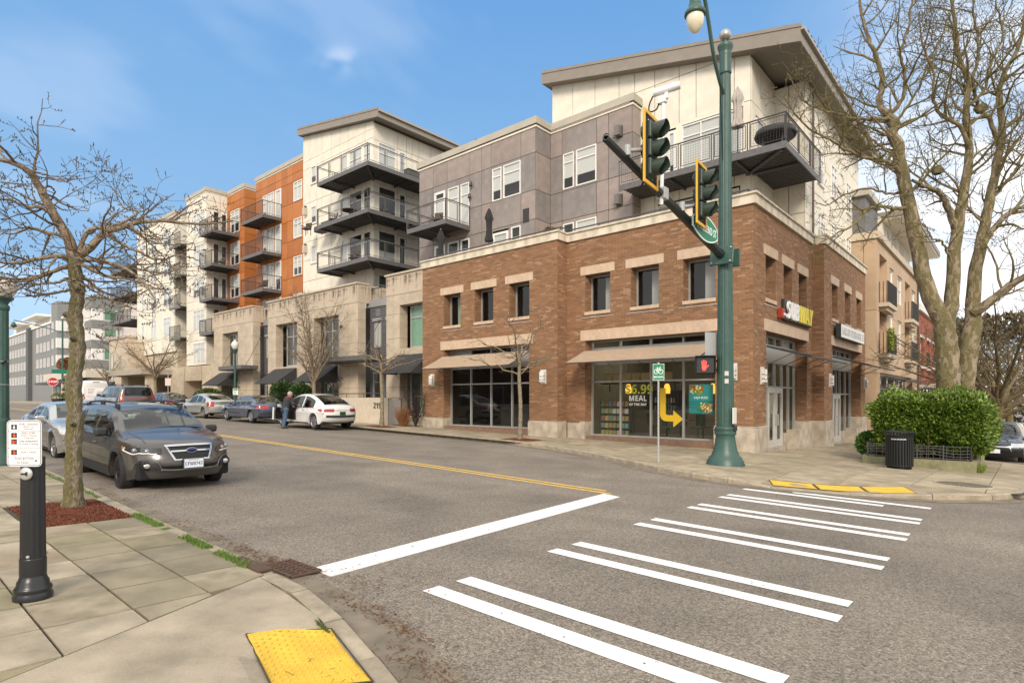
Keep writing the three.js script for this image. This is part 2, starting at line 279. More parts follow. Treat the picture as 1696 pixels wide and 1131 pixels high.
// ---- gutter pan, road paint
function ribbon(a,b,h,nmax = 60) {                              // sheet between two lines with equal counts
const A = densify(a,0.5),pos = []; const fa = (t,l) => { const f = t * (l.length - 1),i = Math.min(l.length - 2,Math.floor(f)),k = f - i; return [lerp(l[i][0],l[i + 1][0],k),lerp(l[i][1],l[i + 1][1],k)]; };
for (let i = 0; i < nmax; i++) { const p = fa(i / nmax,a),q = fa((i + 1) / nmax,a),r = fa((i + 1) / nmax,b),s = fa(i / nmax,b),V = (m) => [m[0],G(...m) + h,m[1]]; pos.push(...V(p),...V(q),...V(r),...V(p),...V(r),...V(s)); }
const g = new THREE.BufferGeometry(); g.setAttribute('position',new THREE.Float32BufferAttribute(pos,3)); g.computeVertexNormals(); return uvm(g);
}
{
const gut = mottled([0.185,0.155,0.115],0.5,1.3,210,0.2,0.95,0.004);
tag(add('gutter',ribbon(nearKerb.slice(3,14).map((p) => [...p]),offset(nearKerb,0.36).slice(3,14),0.006,120),gut,scene),null,null,null,'structure');
tag(add('gutter',ribbon(farKerb.slice(2,15),offset(farKerb,-0.32).slice(2,15),0.006,120),gut,scene),null,null,null,'structure');
// the painted lines are a little worn: a cut-out texture of chips
const chips = (n,s,thr) => { const d = new Uint8Array(n * n * 4); for (let j = 0; j < n; j++) for (let i = 0; i < n; i++) { const f = fbm(i / n * 24,j / n * 24,24,s,4),q = hash(i,j,s),a = f + 0.10 * (q - 0.5) > thr ? 255 : 0; d.set([a,a,a,255],(j * n + i) * 4); } const t = new THREE.DataTexture(d,n,n); t.wrapS = t.wrapT = THREE.RepeatWrapping; t.magFilter = THREE.LinearFilter; t.repeat.set(0.8,0.8); t.needsUpdate = true; return t; };
const white = mottled([0.76,0.755,0.73],0.12,0.8,220,0.05,0.75,0.0015),yellow = mottled([0.66,0.42,0.09],0.3,0.9,230,0.1,0.8,0.0015);
white.alphaMap = chips(512,61,0.2); white.alphaTest = 0.5; yellow.alphaMap = chips(512,71,0.27); yellow.alphaTest = 0.5;
const paint = (name,label,cat,m,x0,x1,z0,z1,grp,h = 0.005,sk = 0) => { const o = add(name,uvm(grid(range(x0,x1,Math.ceil(Math.abs(x1 - x0) / 0.5)),range(z0,z1,Math.max(1,Math.ceil(Math.abs(z1 - z0) / 0.5))),(x,z) => G(x,z) + h).translate(0,0,0)),m,scene); tag(o,label,cat,grp); return o; };
const Z = [[-12.55,-12.16],[-11.12,-10.74],[-9.65,-9.24],[-7.86,-7.38],[-5.80,-5.33],[-3.86,-3.46]];
const ord = ['farthest','second farthest','third farthest','third nearest','second nearest','nearest'];
Z.forEach(([a,b],i) => { const xl = -4.34 + i * 0.075,xr = -1.25 + i * 0.025;
paint('crosswalk_stripe',`white crosswalk stripe, far one of the ${ord[i]} pair`,'road marking',white,i ? xl : -3.5,xr,a - 0.1,a + 0.1,'crosswalk stripes');
paint('crosswalk_stripe',`white crosswalk stripe, near one of the ${ord[i]} pair`,'road marking',white,xl,i ? xr + 0.02 : -1.9,b - 0.1,b + 0.1,'crosswalk stripes'); });
const sb = add('stop_line',prism([[-5.2,-3.02],[-4.86,-3.02],[-5.47,-9.2],[-5.85,-9.28]],(x,z) => G(x,z) - 0.05,lift(0.006)),white,scene); tag(sb,'wide white stop line across the near lane','road marking');
paint('centre_line','yellow centre line of the double pair, farther from the parked grey wagon','road marking',yellow,-90,-6.0,-9.66,-9.55);
paint('centre_line','yellow centre line of the double pair, nearer to the parked grey wagon','road marking',yellow,-90,-5.75,-9.42,-9.31);
}
// ================= kit for façades =================
// a wall face: axis 'z' looks to +z (along the left street), axis 'x' looks to +x (along the right street)
function Face(axis,at) {
const z = axis === 'z';
return {
axis,at,p: (u,v) => (z ? PZ(u,v,at) : PX(u,v,at)),
R(uL,vT,uR,vB) { const a = this.p(uL,vT),b = this.p(uL,vB),c = this.p(uR,vB); return [Math.min(a[0],c[0]),Math.max(a[0],c[0]),b[1],a[1]]; },
ext: (u0,u1,v0,v1,d0,d1) => (z ? [[u0,u1],[v0,v1],[at + d0,at + d1]] : [[at + d0,at + d1],[v0,v1],[u0,u1]]),
g(u0,u1,v0,v1,d0,d1) { const e = this.ext(u0,u1,v0,v1,d0,d1); return bx(...e[0],...e[1],...e[2]); },
box(name,mat,parent,u0,u1,v0,v1,d0,d1) { return box(name,mat,parent,...this.ext(u0,u1,v0,v1,d0,d1)); },
pt: (u,y,d) => (z ? [u,y,at + d] : [at + d,y,u]),
};
}
function subtract(r,holes) {                                      // rectangle minus rectangles, as rectangles
let list = [r];
for (const h of holes) {
const out = [];
for (const q of list) {
const [a,b,c,d] = q,[e,f,g,i] = h;
if (e >= b - 1e-4 || f <= a + 1e-4 || g >= d - 1e-4 || i <= c + 1e-4) { out.push(q); continue; }
if (e > a) out.push([a,e,c,d]); if (f < b) out.push([f,b,c,d]);
const x0 = Math.max(a,e),x1 = Math.min(b,f);
if (g > c) out.push([x0,x1,c,g]); if (i < d) out.push([x0,x1,i,d]);
}
list = out;
}
return list.filter((q) => q[1] - q[0] > 0.03 && q[3] - q[2] > 0.03);
}
function pierced(name,mat,parent,face,r,holes,d0,d1) { return addW(name,merge(subtract(r,holes).map((q) => face.g(...q,d0,d1))),mat,parent); }
const kitRng = rngOf(77);
const kpick = (l) => l[Math.floor(kitRng() * l.length)];
function clad(name,mats,parent,face,us,ys,holes,depth = 0.035,gap = 0.028) {   // panels one by one between joint lines
us = [...us].sort((a,b) => a - b); ys = [...ys].sort((a,b) => a - b);
for (let i = 0; i < us.length - 1; i++) for (let j = 0; j < ys.length - 1; j++)
for (const q of subtract([us[i] + gap / 2,us[i + 1] - gap / 2,ys[j] + gap / 2,ys[j + 1] - gap / 2],holes)) face.box(name,kpick(mats),parent,...q,0,depth);
}
const glassClear = P([0.93,0.96,0.95],0.01,{ transmission: 1,thickness: 0,ior: 1.5 });
const glassDim = P([0.55,0.62,0.6],0.01,{ transmission: 1,thickness: 0,ior: 1.5 });
const roomShade = M([0.1,0.095,0.085],0.9),roomGrey = M([0.2,0.19,0.17],0.9),curtain = mottled([0.45,0.44,0.42],0.15,0.8,301,0.03,0.9),curtainGreen = mottled([0.16,0.30,0.2],0.15,0.8,302,0.03,0.9);  // first tone is dark to stand in for the shade of unlit rooms
const blindMat = M([1,1,1],0.7); blindMat.map = tex(64,(x,y) => { const s = y * 1 % 1,v = s < 0.12 ? 0.34 : 0.56; return toS([v,v * 0.985,v * 0.95]); },true,0.06);
const whiteFrame = M([0.72,0.71,0.68],0.45),aluFrame = M([0.42,0.42,0.40],0.4,{ metalness: 0.35 }),darkFrame = M([0.03,0.03,0.032],0.5);
// window: backing (dark sheet standing for room shade, curtain or blind), frame bars, pane
function windowOn(parent,face,r,o = {}) {
const [u0,u1,y0,y1] = r,f = o.f ?? 0.06,d = o.d ?? 0.0,name = o.name ?? 'window',fm = o.frame ?? whiteFrame;
const bars = [face.g(u0,u0 + f,y0,y1,d,d + 0.07),face.g(u1 - f,u1,y0,y1,d,d + 0.07),face.g(u0 + f,u1 - f,y0,y0 + f,d,d + 0.07),face.g(u0 + f,u1 - f,y1 - f,y1,d,d + 0.07)];
const W = u1 - u0,H = y1 - y0,th = (o.m ?? 0.05) / 2;
for (const m of o.v ?? []) bars.push(face.g(u0 + W * m - th,u0 + W * m + th,y0 + f,y1 - f,d,d + 0.066));
for (const h of o.h ?? []) bars.push(face.g(u0 + f,u1 - f,y0 + H * h - th,y0 + H * h + th,d,d + 0.063));
const g = group(name,parent,face.pt((u0 + u1) / 2,y0,d));
addW('frame',merge(bars),fm,g);
if (o.back) { const bd = o.backDepth ?? 0.004; face.box('room',o.room ?? roomShade,g,u0 + 0.01,u1 - 0.01,y0 + 0.01,y1 - 0.01,d - 0.02,d + bd); }
if (o.blind) { const [a,b,lo,hi] = o.blind; face.box('blind',o.blindMat ?? blindMat,g,u0 + f + (W - 2 * f) * a,u0 + f + (W - 2 * f) * b,y0 + f + (H - 2 * f) * lo,y0 + f + (H - 2 * f) * hi,d + 0.008,d + 0.014); }
// panes between the bars, one by one
const vs = [0,...(o.v ?? []),1],hs = [0,...(o.h ?? []),1];
for (let i = 0; i < vs.length - 1; i++) for (let j = 0; j < hs.length - 1; j++) {
const a = i ? u0 + W * vs[i] + th : u0 + f,b = i < vs.length - 2 ? u0 + W * vs[i + 1] - th : u1 - f,c = j ? y0 + H * hs[j] + th : y0 + f,e = j < hs.length - 2 ? y0 + H * hs[j + 1] - th : y1 - f;
const pl = uvm(new THREE.PlaneGeometry(b - a,e - c)); if (face.axis === 'x') pl.rotateY(Math.PI / 2);
const p = face.pt((a + b) / 2,(c + e) / 2,d + 0.03),w = origin.get(g);
add('pane',pl,o.glass ?? glassClear,g,[p[0] - w.x,p[1] - w.y,p[2] - w.z]);
}
if (o.sill) face.box('sill',o.sillMat ?? fm,g,u0 - 0.05,u1 + 0.05,y0 - 0.07,y0,d,d + 0.11);
return g;
}
const steel = M([0.075,0.072,0.074],0.55,{ metalness: 0.25 }),steelLight = mottled([0.115,0.112,0.114],0.25,0.9,310,0.05,0.55),soffitMat = M([0.10,0.10,0.098],0.6,{ metalness: 0.3 });
// balcony: deck with channel fascia and ribbed soffit, posts, rails, infill of wire grid or pickets
function balcony(parent,x0,x1,z0,z1,y,o = {}) {
const g = group('balcony',parent,[(x0 + x1) / 2,y,(z0 + z1) / 2]);
const fh = o.fh ?? 0.26,t = 0.05,deck = [bx(x0 + t,x1 - t,y - 0.08,y - 0.02,z0,z1 - t)],fas = [];
fas.push([x0,x1,y - fh,y,z1 - t,z1]); if (!o.noRight) fas.push([x1 - t,x1,y - fh,y,z0,z1 - t]); if (!o.noLeft) fas.push([x0,x0 + t,y - fh,y,z0,z1 - t]);
addW('deck',merge(deck),soffitMat,g); boxList('fascia',o.fasciaMat ?? steelLight,g,fas);
const ribs = []; const n = Math.max(3,Math.round((o.ribX ? x1 - x0 : z1 - z0) / 0.22));
for (let i = 1; i < n; i++) ribs.push(o.ribX ? [lerp(x0,x1,i / n) - 0.05,lerp(x0,x1,i / n) + 0.05,y - 0.14,y - 0.081,z0 + 0.05,z1 - 0.06] : [x0 + 0.06,x1 - 0.06,y - 0.14,y - 0.081,lerp(z0,z1,i / n) - 0.05,lerp(z0,z1,i / n) + 0.05]);
boxList('soffit',soffitMat,g,ribs);
for (const b of o.brackets ?? []) addW('bracket',b,steel,g);
const sides = [[[x0,z1],[x1,z1]]]; if (!o.noRight) sides.push([[x1,z1],[x1,z0]]); if (!o.noLeft) sides.push([[x0,z0],[x0,z1]]);
const rail = [],inf = []; const H = o.H ?? 1.07;
for (const [a,b] of sides) {
const L = Math.hypot(b[0] - a[0],b[1] - a[1]),m = Math.max(1,Math.round(L / (o.bay ?? 1.25))),q = (s,yy) => [lerp(a[0],b[0],s / L) - (a[0] === b[0] ? 0.025 : 0),yy,lerp(a[1],b[1],s / L) - (a[1] === b[1] ? 0.025 : 0)];
rail.push(rod(q(0,y + H),q(L,y + H),0.028,0.028,6));
for (let i = 0; i <= m; i++) { const s = i * L / m; rail.push(rod(q(clamp(s,0.02,L - 0.02),y - 0.05),q(clamp(s,0.02,L - 0.02),y + H),0.024,0.024,4)); if (o.mesh && i > 0 && i < m) rail.push(rod(q(s + 0.09,y),q(s + 0.09,y + H),0.018,0.018,4)); }
if (o.pickets) { rail.push(rod(q(0,y + 0.09),q(L,y + 0.09),0.018,0.018,4)); const k = Math.round(L / 0.115); for (let i = 1; i < k; i++) inf.push(rod(q(i * L / k,y + 0.09),q(i * L / k,y + H),0.009,0.009,4)); }
else for (let i = 0; i < m; i++) {
const s0 = i * L / m + 0.13,s1 = (i + 1) * L / m - 0.07,ya = y + 0.1,yb = y + H - 0.09;
for (const [p1,p2] of [[[s0,ya],[s1,ya]],[[s0,yb],[s1,yb]],[[s0,ya],[s0,yb]],[[s1,ya],[s1,yb]]]) rail.push(rod(q(...p1),q(...p2),0.016,0.016,4));
if (o.mesh) { const w = o.mesh; for (let s = s0 + w; s < s1; s += w) inf.push(rod(q(s,ya),q(s,yb),0.0045,0.0045,3)); for (let h = ya + w; h < yb; h += w) inf.push(rod(q(s0,h),q(s1,h),0.0045,0.0045,3)); }
}
}
addW('railing',merge(rail),o.railMat ?? steel,g); if (inf.length) addW(o.pickets ? 'pickets' : 'wire_mesh',merge(inf),o.railMat ?? steel,g);
return g;
}
// ================= corner building: brick shops below, grey panels and cream penthouse above =================
const corner = thing('corner_building','brick corner shop building with grey panel floors and cream penthouse above','building',[-14,0,-24]);
const mortar = mottled([0.20,0.125,0.085],0.3,1.2,400,0.1,0.95),stone = mottled([0.52,0.39,0.28],0.22,1.1,410,0.06,0.85),plinthMat = mottled([0.42,0.365,0.29],0.42,1.7,420,0.08,0.92,0.001),capMat = mottled([0.56,0.50,0.40],0.36,1.9,430,0.06,0.85);
const brickTones = [[0.325,0.178,0.094],[0.295,0.159,0.083],[0.36,0.203,0.11],[0.255,0.138,0.075],[0.42,0.257,0.152],[0.315,0.168,0.083]];
const brickMat = M([1,1,1],0.88); brickMat.map = tex(256,(x,y) => { const v = 0.82 + 0.36 * (fbm(x * 12,y * 12,12,440,4) - 0.5) + 0.10 * (hash(Math.floor(x * 256),Math.floor(y * 256),2) - 0.5); return toS([v,v,v]); },true,1.3);
const A = Face('z',-20.43),B = Face('z',-19.75),C1 = Face('x',-6.96),C2 = Face('x',-6.5);
const BX = -14.7,BL = -23.27,RJ = -27.7,RE = -36.2,TOPB = 8.3,PLY = 0.72;   // jogs and ends
const z6 = (x,y) => [660 + x / 3.5333,420 + y / 3.5333],z8 = (x,y) => [920 + x / 2.976,400 + y / 2.976],q1 = (x,y) => [1230 + x / 5.141,310 + y / 5.141],q2 = (x,y) => [1230 + x / 5.141,530 + y / 5.141];
const rect = (face,map,l,t,r,b) => { const a = map(l,t),c = map(r,b); return face.R(a[0],a[1],c[0],map(l,b)[1]); };
const winsB = [[265,247,363,432],[445,217,555,412],[648,186,766,388]].map((q) => rect(B,z6,...q)),shopB = rect(B,z6,265,566,766,1017);
const winsA = [[147,165,270,346],[372,128,510,322],[630,88,790,288]].map((q) => rect(A,z8,...q)),shopA = rect(A,z8,147,490,788,952);
const wins1 = [[195,575,281,960],[348,655,421,1030],[478,735,544,1085]].map((q) => rect(C1,q1,...q)),shop1 = rect(C1,q2,200,92,546,1075);
const wins2 = [[760,830,808,1135],[872,900,916,1180],[970,958,1008,1215]].map((q) => rect(C2,q1,...q)),shop2 = rect(C2,q2,763,215,1006,1030);
for (const l of [winsB,winsA,wins1,wins2]) { const y0 = l.reduce((s,q) => s + q[2],0) / 3,y1 = l.reduce((s,q) => s + q[3],0) / 3; l.forEach((q) => { q[2] = y0; q[3] = y1; }); }
for (const l of [winsB,winsA,wins1,wins2]) { for (const q of l) { q[2] = (winsA[0][2] + winsB[0][2]) / 2; q[3] = (winsA[0][3] + winsB[0][3]) / 2; } }
shop1[2] = -1.2; shop2[2] = -1.4; shopA[2] = 0.16; shopB[2] = 0.36;
const T = 0.55;                                                    // depth of the reveals
const facadesBrick = [[A,[BX,-6.96,-1.5,TOPB],[...winsA,shopA]],[B,[BL,BX,-1.5,TOPB],[...winsB,shopB]],[C1,[RJ,-20.43,-1.5,TOPB],[...wins1,shop1]],[C2,[RE,RJ,-1.5,TOPB],[...wins2,shop2]]];
for (const [f,r,h] of facadesBrick) { const rr = [...r]; if (f === C1) rr[1] -= T; if (f === A) rr[1] -= 0.0; pierced('wall',mortar,corner,f,rr,h,-T,0); }
for (const q of [[BX - T,BX,-1.5,TOPB,-20.43 - 0.1,-19.751 - T],[-6.96 - T,-6.501 - T,-1.5,TOPB,RJ - T,RJ],[BL,BL + T,-1.5,TOPB,-24,-19.751 - T],[-9,-6.501 - T,-1.5,TOPB,RE,RE + T]]) boxList('wall',mortar,corner,[q]);
// bricks
{
const list = [],rr = rngOf(31),L = 0.295,Hc = 0.0762;
const lay = (o,ud,nd,w,y0,y1,holes,key) => {               // o corner, ud unit along, nd unit outwards, w width
for (let j = Math.ceil(y0 / Hc); (j + 1) * Hc <= y1 + 0.03; j++) {
const ya = j * Hc,run = Math.floor(j / 3) + key; let cuts = [[0,w]];
for (const h of holes) if (h[2] < ya + Hc * 0.75 && h[3] > ya + Hc * 0.25) cuts = cuts.flatMap(([a,b]) => (h[0] >= b || h[1] <= a ? [[a,b]] : [[a,h[0]],[h[1],b]].filter((q) => q[1] - q[0] > 0.02)));
for (const [a,b] of cuts) { let s = a,first = (j % 2) * L / 2 + (hash(j,key,4) - 0.5) * 0.05; if (first < 0.06) first = L; while (s < b - 0.012) { let e = Math.min(b,s + first); first = L; if (b - e < 0.05) e = b; const c = (s + e) / 2,proud = 0.008 + 0.006 * rr();
let q = rr(),tn = q < 0.34 ? 0 : q < 0.58 ? 1 : q < 0.72 ? 2 : q < 0.84 ? 3 : q < 0.91 ? 4 : 5; list.push({ p: [o[0] + ud[0] * c + nd[0] * proud / 2,ya + Hc / 2,o[2] + ud[2] * c + nd[2] * proud / 2],s: e - s - 0.009,d: proud,x: Math.abs(ud[0]) > 0.5,t: tn }); s = e; } }
}
};
const toU = (h,u0) => [h[0] - u0,h[1] - u0,h[2],h[3]];
const lintHole = (h) => [h[0] - 0.22,h[1] + 0.22,h[3],h[3] + (h[1] - h[0] > 2 ? 0.43 : 0.36)];
lay([BX,0,-20.43],[1,0,0],[0,0,1],-6.96 - BX,PLY,TOPB,[...winsA,shopA].flatMap((h) => [toU(h,BX),toU(lintHole(h),BX)]),1);
lay([BL,0,-19.75],[1,0,0],[0,0,1],BX - BL,PLY,TOPB,[...winsB,shopB].flatMap((h) => [toU(h,BL),toU(lintHole(h),BL)]),2);
lay([-6.96,0,RJ],[0,0,1],[1,0,0],-20.43 - RJ,PLY,TOPB,[...wins1,shop1].flatMap((h) => [toU(h,RJ),toU(lintHole(h),RJ)]),3);
lay([-6.5,0,RE],[0,0,1],[1,0,0],RJ - RE,PLY,TOPB,[...wins2,shop2].flatMap((h) => [toU(h,RE),toU(lintHole(h),RE)]),4);
lay([BX,0,-20.43],[0,0,1],[1,0,0],0.68,PLY,TOPB,[],5);
lay([-6.96,0,RJ],[1,0,0],[0,0,1],0.46,PLY,TOPB,[],6);
for (const [f,,hs] of facadesBrick) for (const h of hs) {        // reveals
if (f.axis === 'z') { lay([h[0],0,f.at - T + 0.02],[0,0,1],[1,0,0],T - 0.03,Math.max(PLY,h[2]),h[3],[],7); lay([h[1],0,f.at - T + 0.02],[0,0,1],[-1,0,0],T - 0.03,Math.max(PLY,h[2]),h[3],[],8); }
else { lay([f.at - T + 0.02,0,h[0]],[1,0,0],[0,0,1],T - 0.03,Math.max(PLY,h[2]),h[3],[],7); lay([f.at - T + 0.02,0,h[1]],[1,0,0],[0,0,-1],T - 0.03,Math.max(PLY,h[2]),h[3],[],8); }
}
list.forEach((b) => { b.k = Math.hypot(b.p[0] + 6.96,(b.p[1] - 3.2) * 1.0,b.p[2] + 20.43); });
list.sort((a,b) => a.k - b.k);
const near = list.slice(0,296),far = list.slice(296),cmats = brickTones.map((c) => { const m = brickMat.clone(); m.color = lin(...c); return m; }),w = origin.get(corner);
for (const b of near) { const g = cuboid(b.x ? b.s : b.d,0.068,b.x ? b.d : b.s); add('brick',g,cmats[b.t],corner,[b.p[0] - w.x,b.p[1] - w.y,b.p[2] - w.z]); }
const im = new THREE.InstancedMesh(uvm(new THREE.BoxGeometry(1,1,1)),brickMat,far.length),m4 = new THREE.Matrix4(),q0 = new THREE.Quaternion(),col = new THREE.Color();
far.forEach((b,i) => { m4.compose(new THREE.Vector3(b.p[0] - w.x,b.p[1] - w.y,b.p[2] - w.z),q0,new THREE.Vector3(b.x ? b.s : b.d,0.068,b.x ? b.d : b.s)); im.setMatrixAt(i,m4); const k = 0.92 + 0.16 * hash(i,3,9); im.setColorAt(i,col.setRGB(...brickTones[b.t].map((c) => c * k))); });
im.name = 'brick_field'; im.userData.kind = 'stuff'; shade(im); corner.add(im);
}
// lintels, sills, plinth, coping
for (const [f,r,hs] of facadesBrick) for (const h of hs) {
const big = h[1] - h[0] > 2,top = h[3] + (big ? 0.43 : 0.36),n = big ? (f.axis === 'z' ? 4 : 3) : 1,W = h[1] - h[0] + 0.44;
for (let i = 0; i < n; i++) f.box('lintel',stone,corner,h[0] - 0.22 + W * i / n + 0.004,h[0] - 0.22 + W * (i + 1) / n - 0.004,h[3] + 0.004,top,-T + 0.01,0.035);
if (!big) { f.box('sill',stone,corner,h[0] - 0.02,h[1] + 0.02,h[2] - 0.13,h[2],-T + 0.02,0.05); f.box('flashing',aluFrame,corner,h[0] - 0.18,h[1] + 0.18,h[2] - 0.25,h[2] - 0.225,0,0.03); }
}
const bands = [[A,[BX + 0.68,shopA[0] + 0.02]],[A,[shopA[1] - 0.02,-6.96]],[B,[BL - 0.05,shopB[0] + 0.02]],[B,[shopB[1] - 0.02,BX + 0.06]],[C1,[shop1[1] - 0.02,-20.44]],[C1,[RJ,shop1[0] + 0.02]],[C2,[RE - 0.05,shop2[0] + 0.02]],[C2,[shop2[1] - 0.02,RJ + 0.07]]];
for (const [f,[a,b]] of bands) { const e = f === A && b < -7.5 ? 0 : 0; f.box('plinth',plinthMat,corner,a + (f === A && a < -12 ? -0.6 : -0.0),b + (f.axis === 'z' && b > -7 ? 0.078 : 0),-1.6,PLY - 0.04,-T,0.085); f.box('plinth_cap',plinthMat,corner,a,b + (f.axis === 'z' && b > -7 ? 0.044 : 0),PLY - 0.04,PLY + 0.03,-T + 0.004,0.05); }
boxList('coping',capMat,corner,[[-14.62,-6.86,TOPB,TOPB + 0.32,-21.0,-20.35],[BL - 0.06,BX + 0.08,TOPB,TOPB + 0.322,-21.2,-19.67],[-7.6,-6.862,TOPB,TOPB + 0.318,RJ + 0.08,-21.0],[-7.6,-6.42,TOPB,TOPB + 0.325,RE - 0.06,RJ + 0.08]]);
boxList('coping_edge',capMat,corner,[[-14.62,-6.80,TOPB + 0.32,TOPB + 0.385,-21.0,-20.29],[BL - 0.1,BX + 0.12,TOPB + 0.322,TOPB + 0.387,-21.2,-19.61],[-7.6,-6.802,TOPB + 0.32,TOPB + 0.383,RJ + 0.1,-21.0],[-7.6,-6.36,TOPB + 0.325,TOPB + 0.39,RE - 0.1,RJ + 0.1]]);
// terrace floor and inner walls whose dark tone stands in for room shade behind the small windows
boxList('terrace',plinthMat,corner,[[-23,-7.6,TOPB - 0.3,TOPB + 0.12,-36,-21.2]]);
boxList('partition',roomShade,corner,[[BL + 0.6,-7.6,4.75,TOPB - 0.35,-22.6,-22.4],[-8.9,-8.7,4.75,TOPB - 0.35,-36,-22.6],[-23,-7.55,4.62,4.74,-36,-20.99]]);
// upper windows of the brick floors
for (const h of [...winsA,...winsB]) { const f = Face('z',(winsA.includes(h) ? -20.43 : -19.75) - T + 0.05); windowOn(corner,f,h,{ f: 0.07,frame: aluFrame,back: false }); f.box('curtain',curtain,corner,winsA.includes(h) ? lerp(h[0],h[1],0.42) : lerp(h[0],h[1],0.62),h[1] - 0.02,h[2] + 0.05,h[3] - 0.05,-0.3,-0.28); }
for (const [l,at] of [[wins1,-6.96],[wins2,-6.5]]) for (const h of l) windowOn(corner,Face('x',at - T + 0.05),h,{ f: 0.07,frame: aluFrame,back: false });
{ const f = Face('z',-19.75 - T + 0.05); f.box('curtain',curtainGreen,corner,winsB[0][0] + 0.3,winsB[0][1] - 0.02,winsB[0][2] + 0.05,winsB[0][3] - 0.05,-0.2,-0.19); }
// shop fronts: rows of panes in aluminium frames, a sign band, an upper row of lights
function shopFront(f,h,at,o) {
const F = Face(f.axis,at),g = group('shop_front',corner,F.pt((h[0] + h[1]) / 2,h[2],0));
const [u0,u1,y0,y1] = h,W = u1 - u0,bar = 0.065,parts = [];
const cols = o.cols.map((c) => u0 + W * c),rows = o.rows;        // rows: y lines of the main glazing; o.band [y0,y1] metal band; above: upper lights
for (const c of [0,1]) parts.push(F.g(c ? u1 - bar : u0,c ? u1 : u0 + bar,y0,y1,-0.05,0.06));
cols.forEach((c) => parts.push(F.g(c - bar / 2,c + bar / 2,y0,y1,-0.045,0.055)));
const ys = [y0,...rows]; ys.forEach((y) => parts.push(F.g(u0 + bar,u1 - bar,y,y + bar,-0.04,0.05))); parts.push(F.g(u0 + bar,u1 - bar,y1 - bar,y1,-0.04,0.05),F.g(u0 + bar,u1 - bar,o.band[1],o.band[1] + bar,-0.04,0.05));
addW('frame',merge(parts),aluFrame,g);
F.box('sign_band',aluFrame,g,u0 + 0.02,u1 - 0.02,o.band[0],o.band[1],-0.03,0.075);
const us = [u0,...cols,u1],yy = [...ys,o.band[0]],cells = [];
for (let i = 0; i < us.length - 1; i++) { for (let j = 0; j < yy.length - 1; j++) cells.push([us[i],us[i + 1],yy[j],yy[j + 1],0]); cells.push([us[i],us[i + 1],o.band[1],y1,o.louvre?.includes(i) ? 1 : 0]); }
for (const [a,b,c,d,lv] of cells) {
if (o.skip?.(a,b,c,d)) continue;
if (lv) { const l = []; for (let y = c + 0.07; y < d - 0.03; y += 0.075) l.push(F.g(a + bar / 2,b - bar / 2,y,y + 0.05,-0.02,0.03)); addW('louvre',merge(l),aluFrame,g); continue; }
const pl = uvm(new THREE.PlaneGeometry(b - a - bar,d - c - bar * 0.8)); if (F.axis === 'x') pl.rotateY(Math.PI / 2); const w = origin.get(g),p = F.pt((a + b) / 2,(c + d) / 2 + bar * 0.3,0.005); add('pane',pl,o.glass ?? glassClear,g,[p[0] - w.x,p[1] - w.y,p[2] - w.z]);
}
return F;
}
const frac = (f,map,h,xs,y,at) => xs.map((x) => { const p = map(x,y),F = Face(f.axis,at); return (F.p(p[0],p[1])[0] - h[0]) / (h[1] - h[0]); });
const atA = -20.43 - T + 0.05,atB = -19.75 - T + 0.05;
shopFront(A,shopA,atA,{ cols: frac(A,z8,shopA,[323,472,633],700,atA),rows: [2.36],band: [3.1,3.74] });
shopFront(B,shopB,atB,{ cols: frac(B,z6,shopB,[427,545,667],800,atB),rows: [2.36],band: [3.12,3.76],louvre: [0,3] });
const at1 = -6.96 - T + 0.05,at2 = -6.5 - T + 0.05;
const g1 = G(-7,-23.5) + 0.13,g2 = G(-7,-31) + 0.13; shop1[2] = g1 + 0.02; shop2[2] = g2 + 0.02;
const doorZ1 = [-25.1,-23.3],doorZ2 = [-32.75,-31.25];
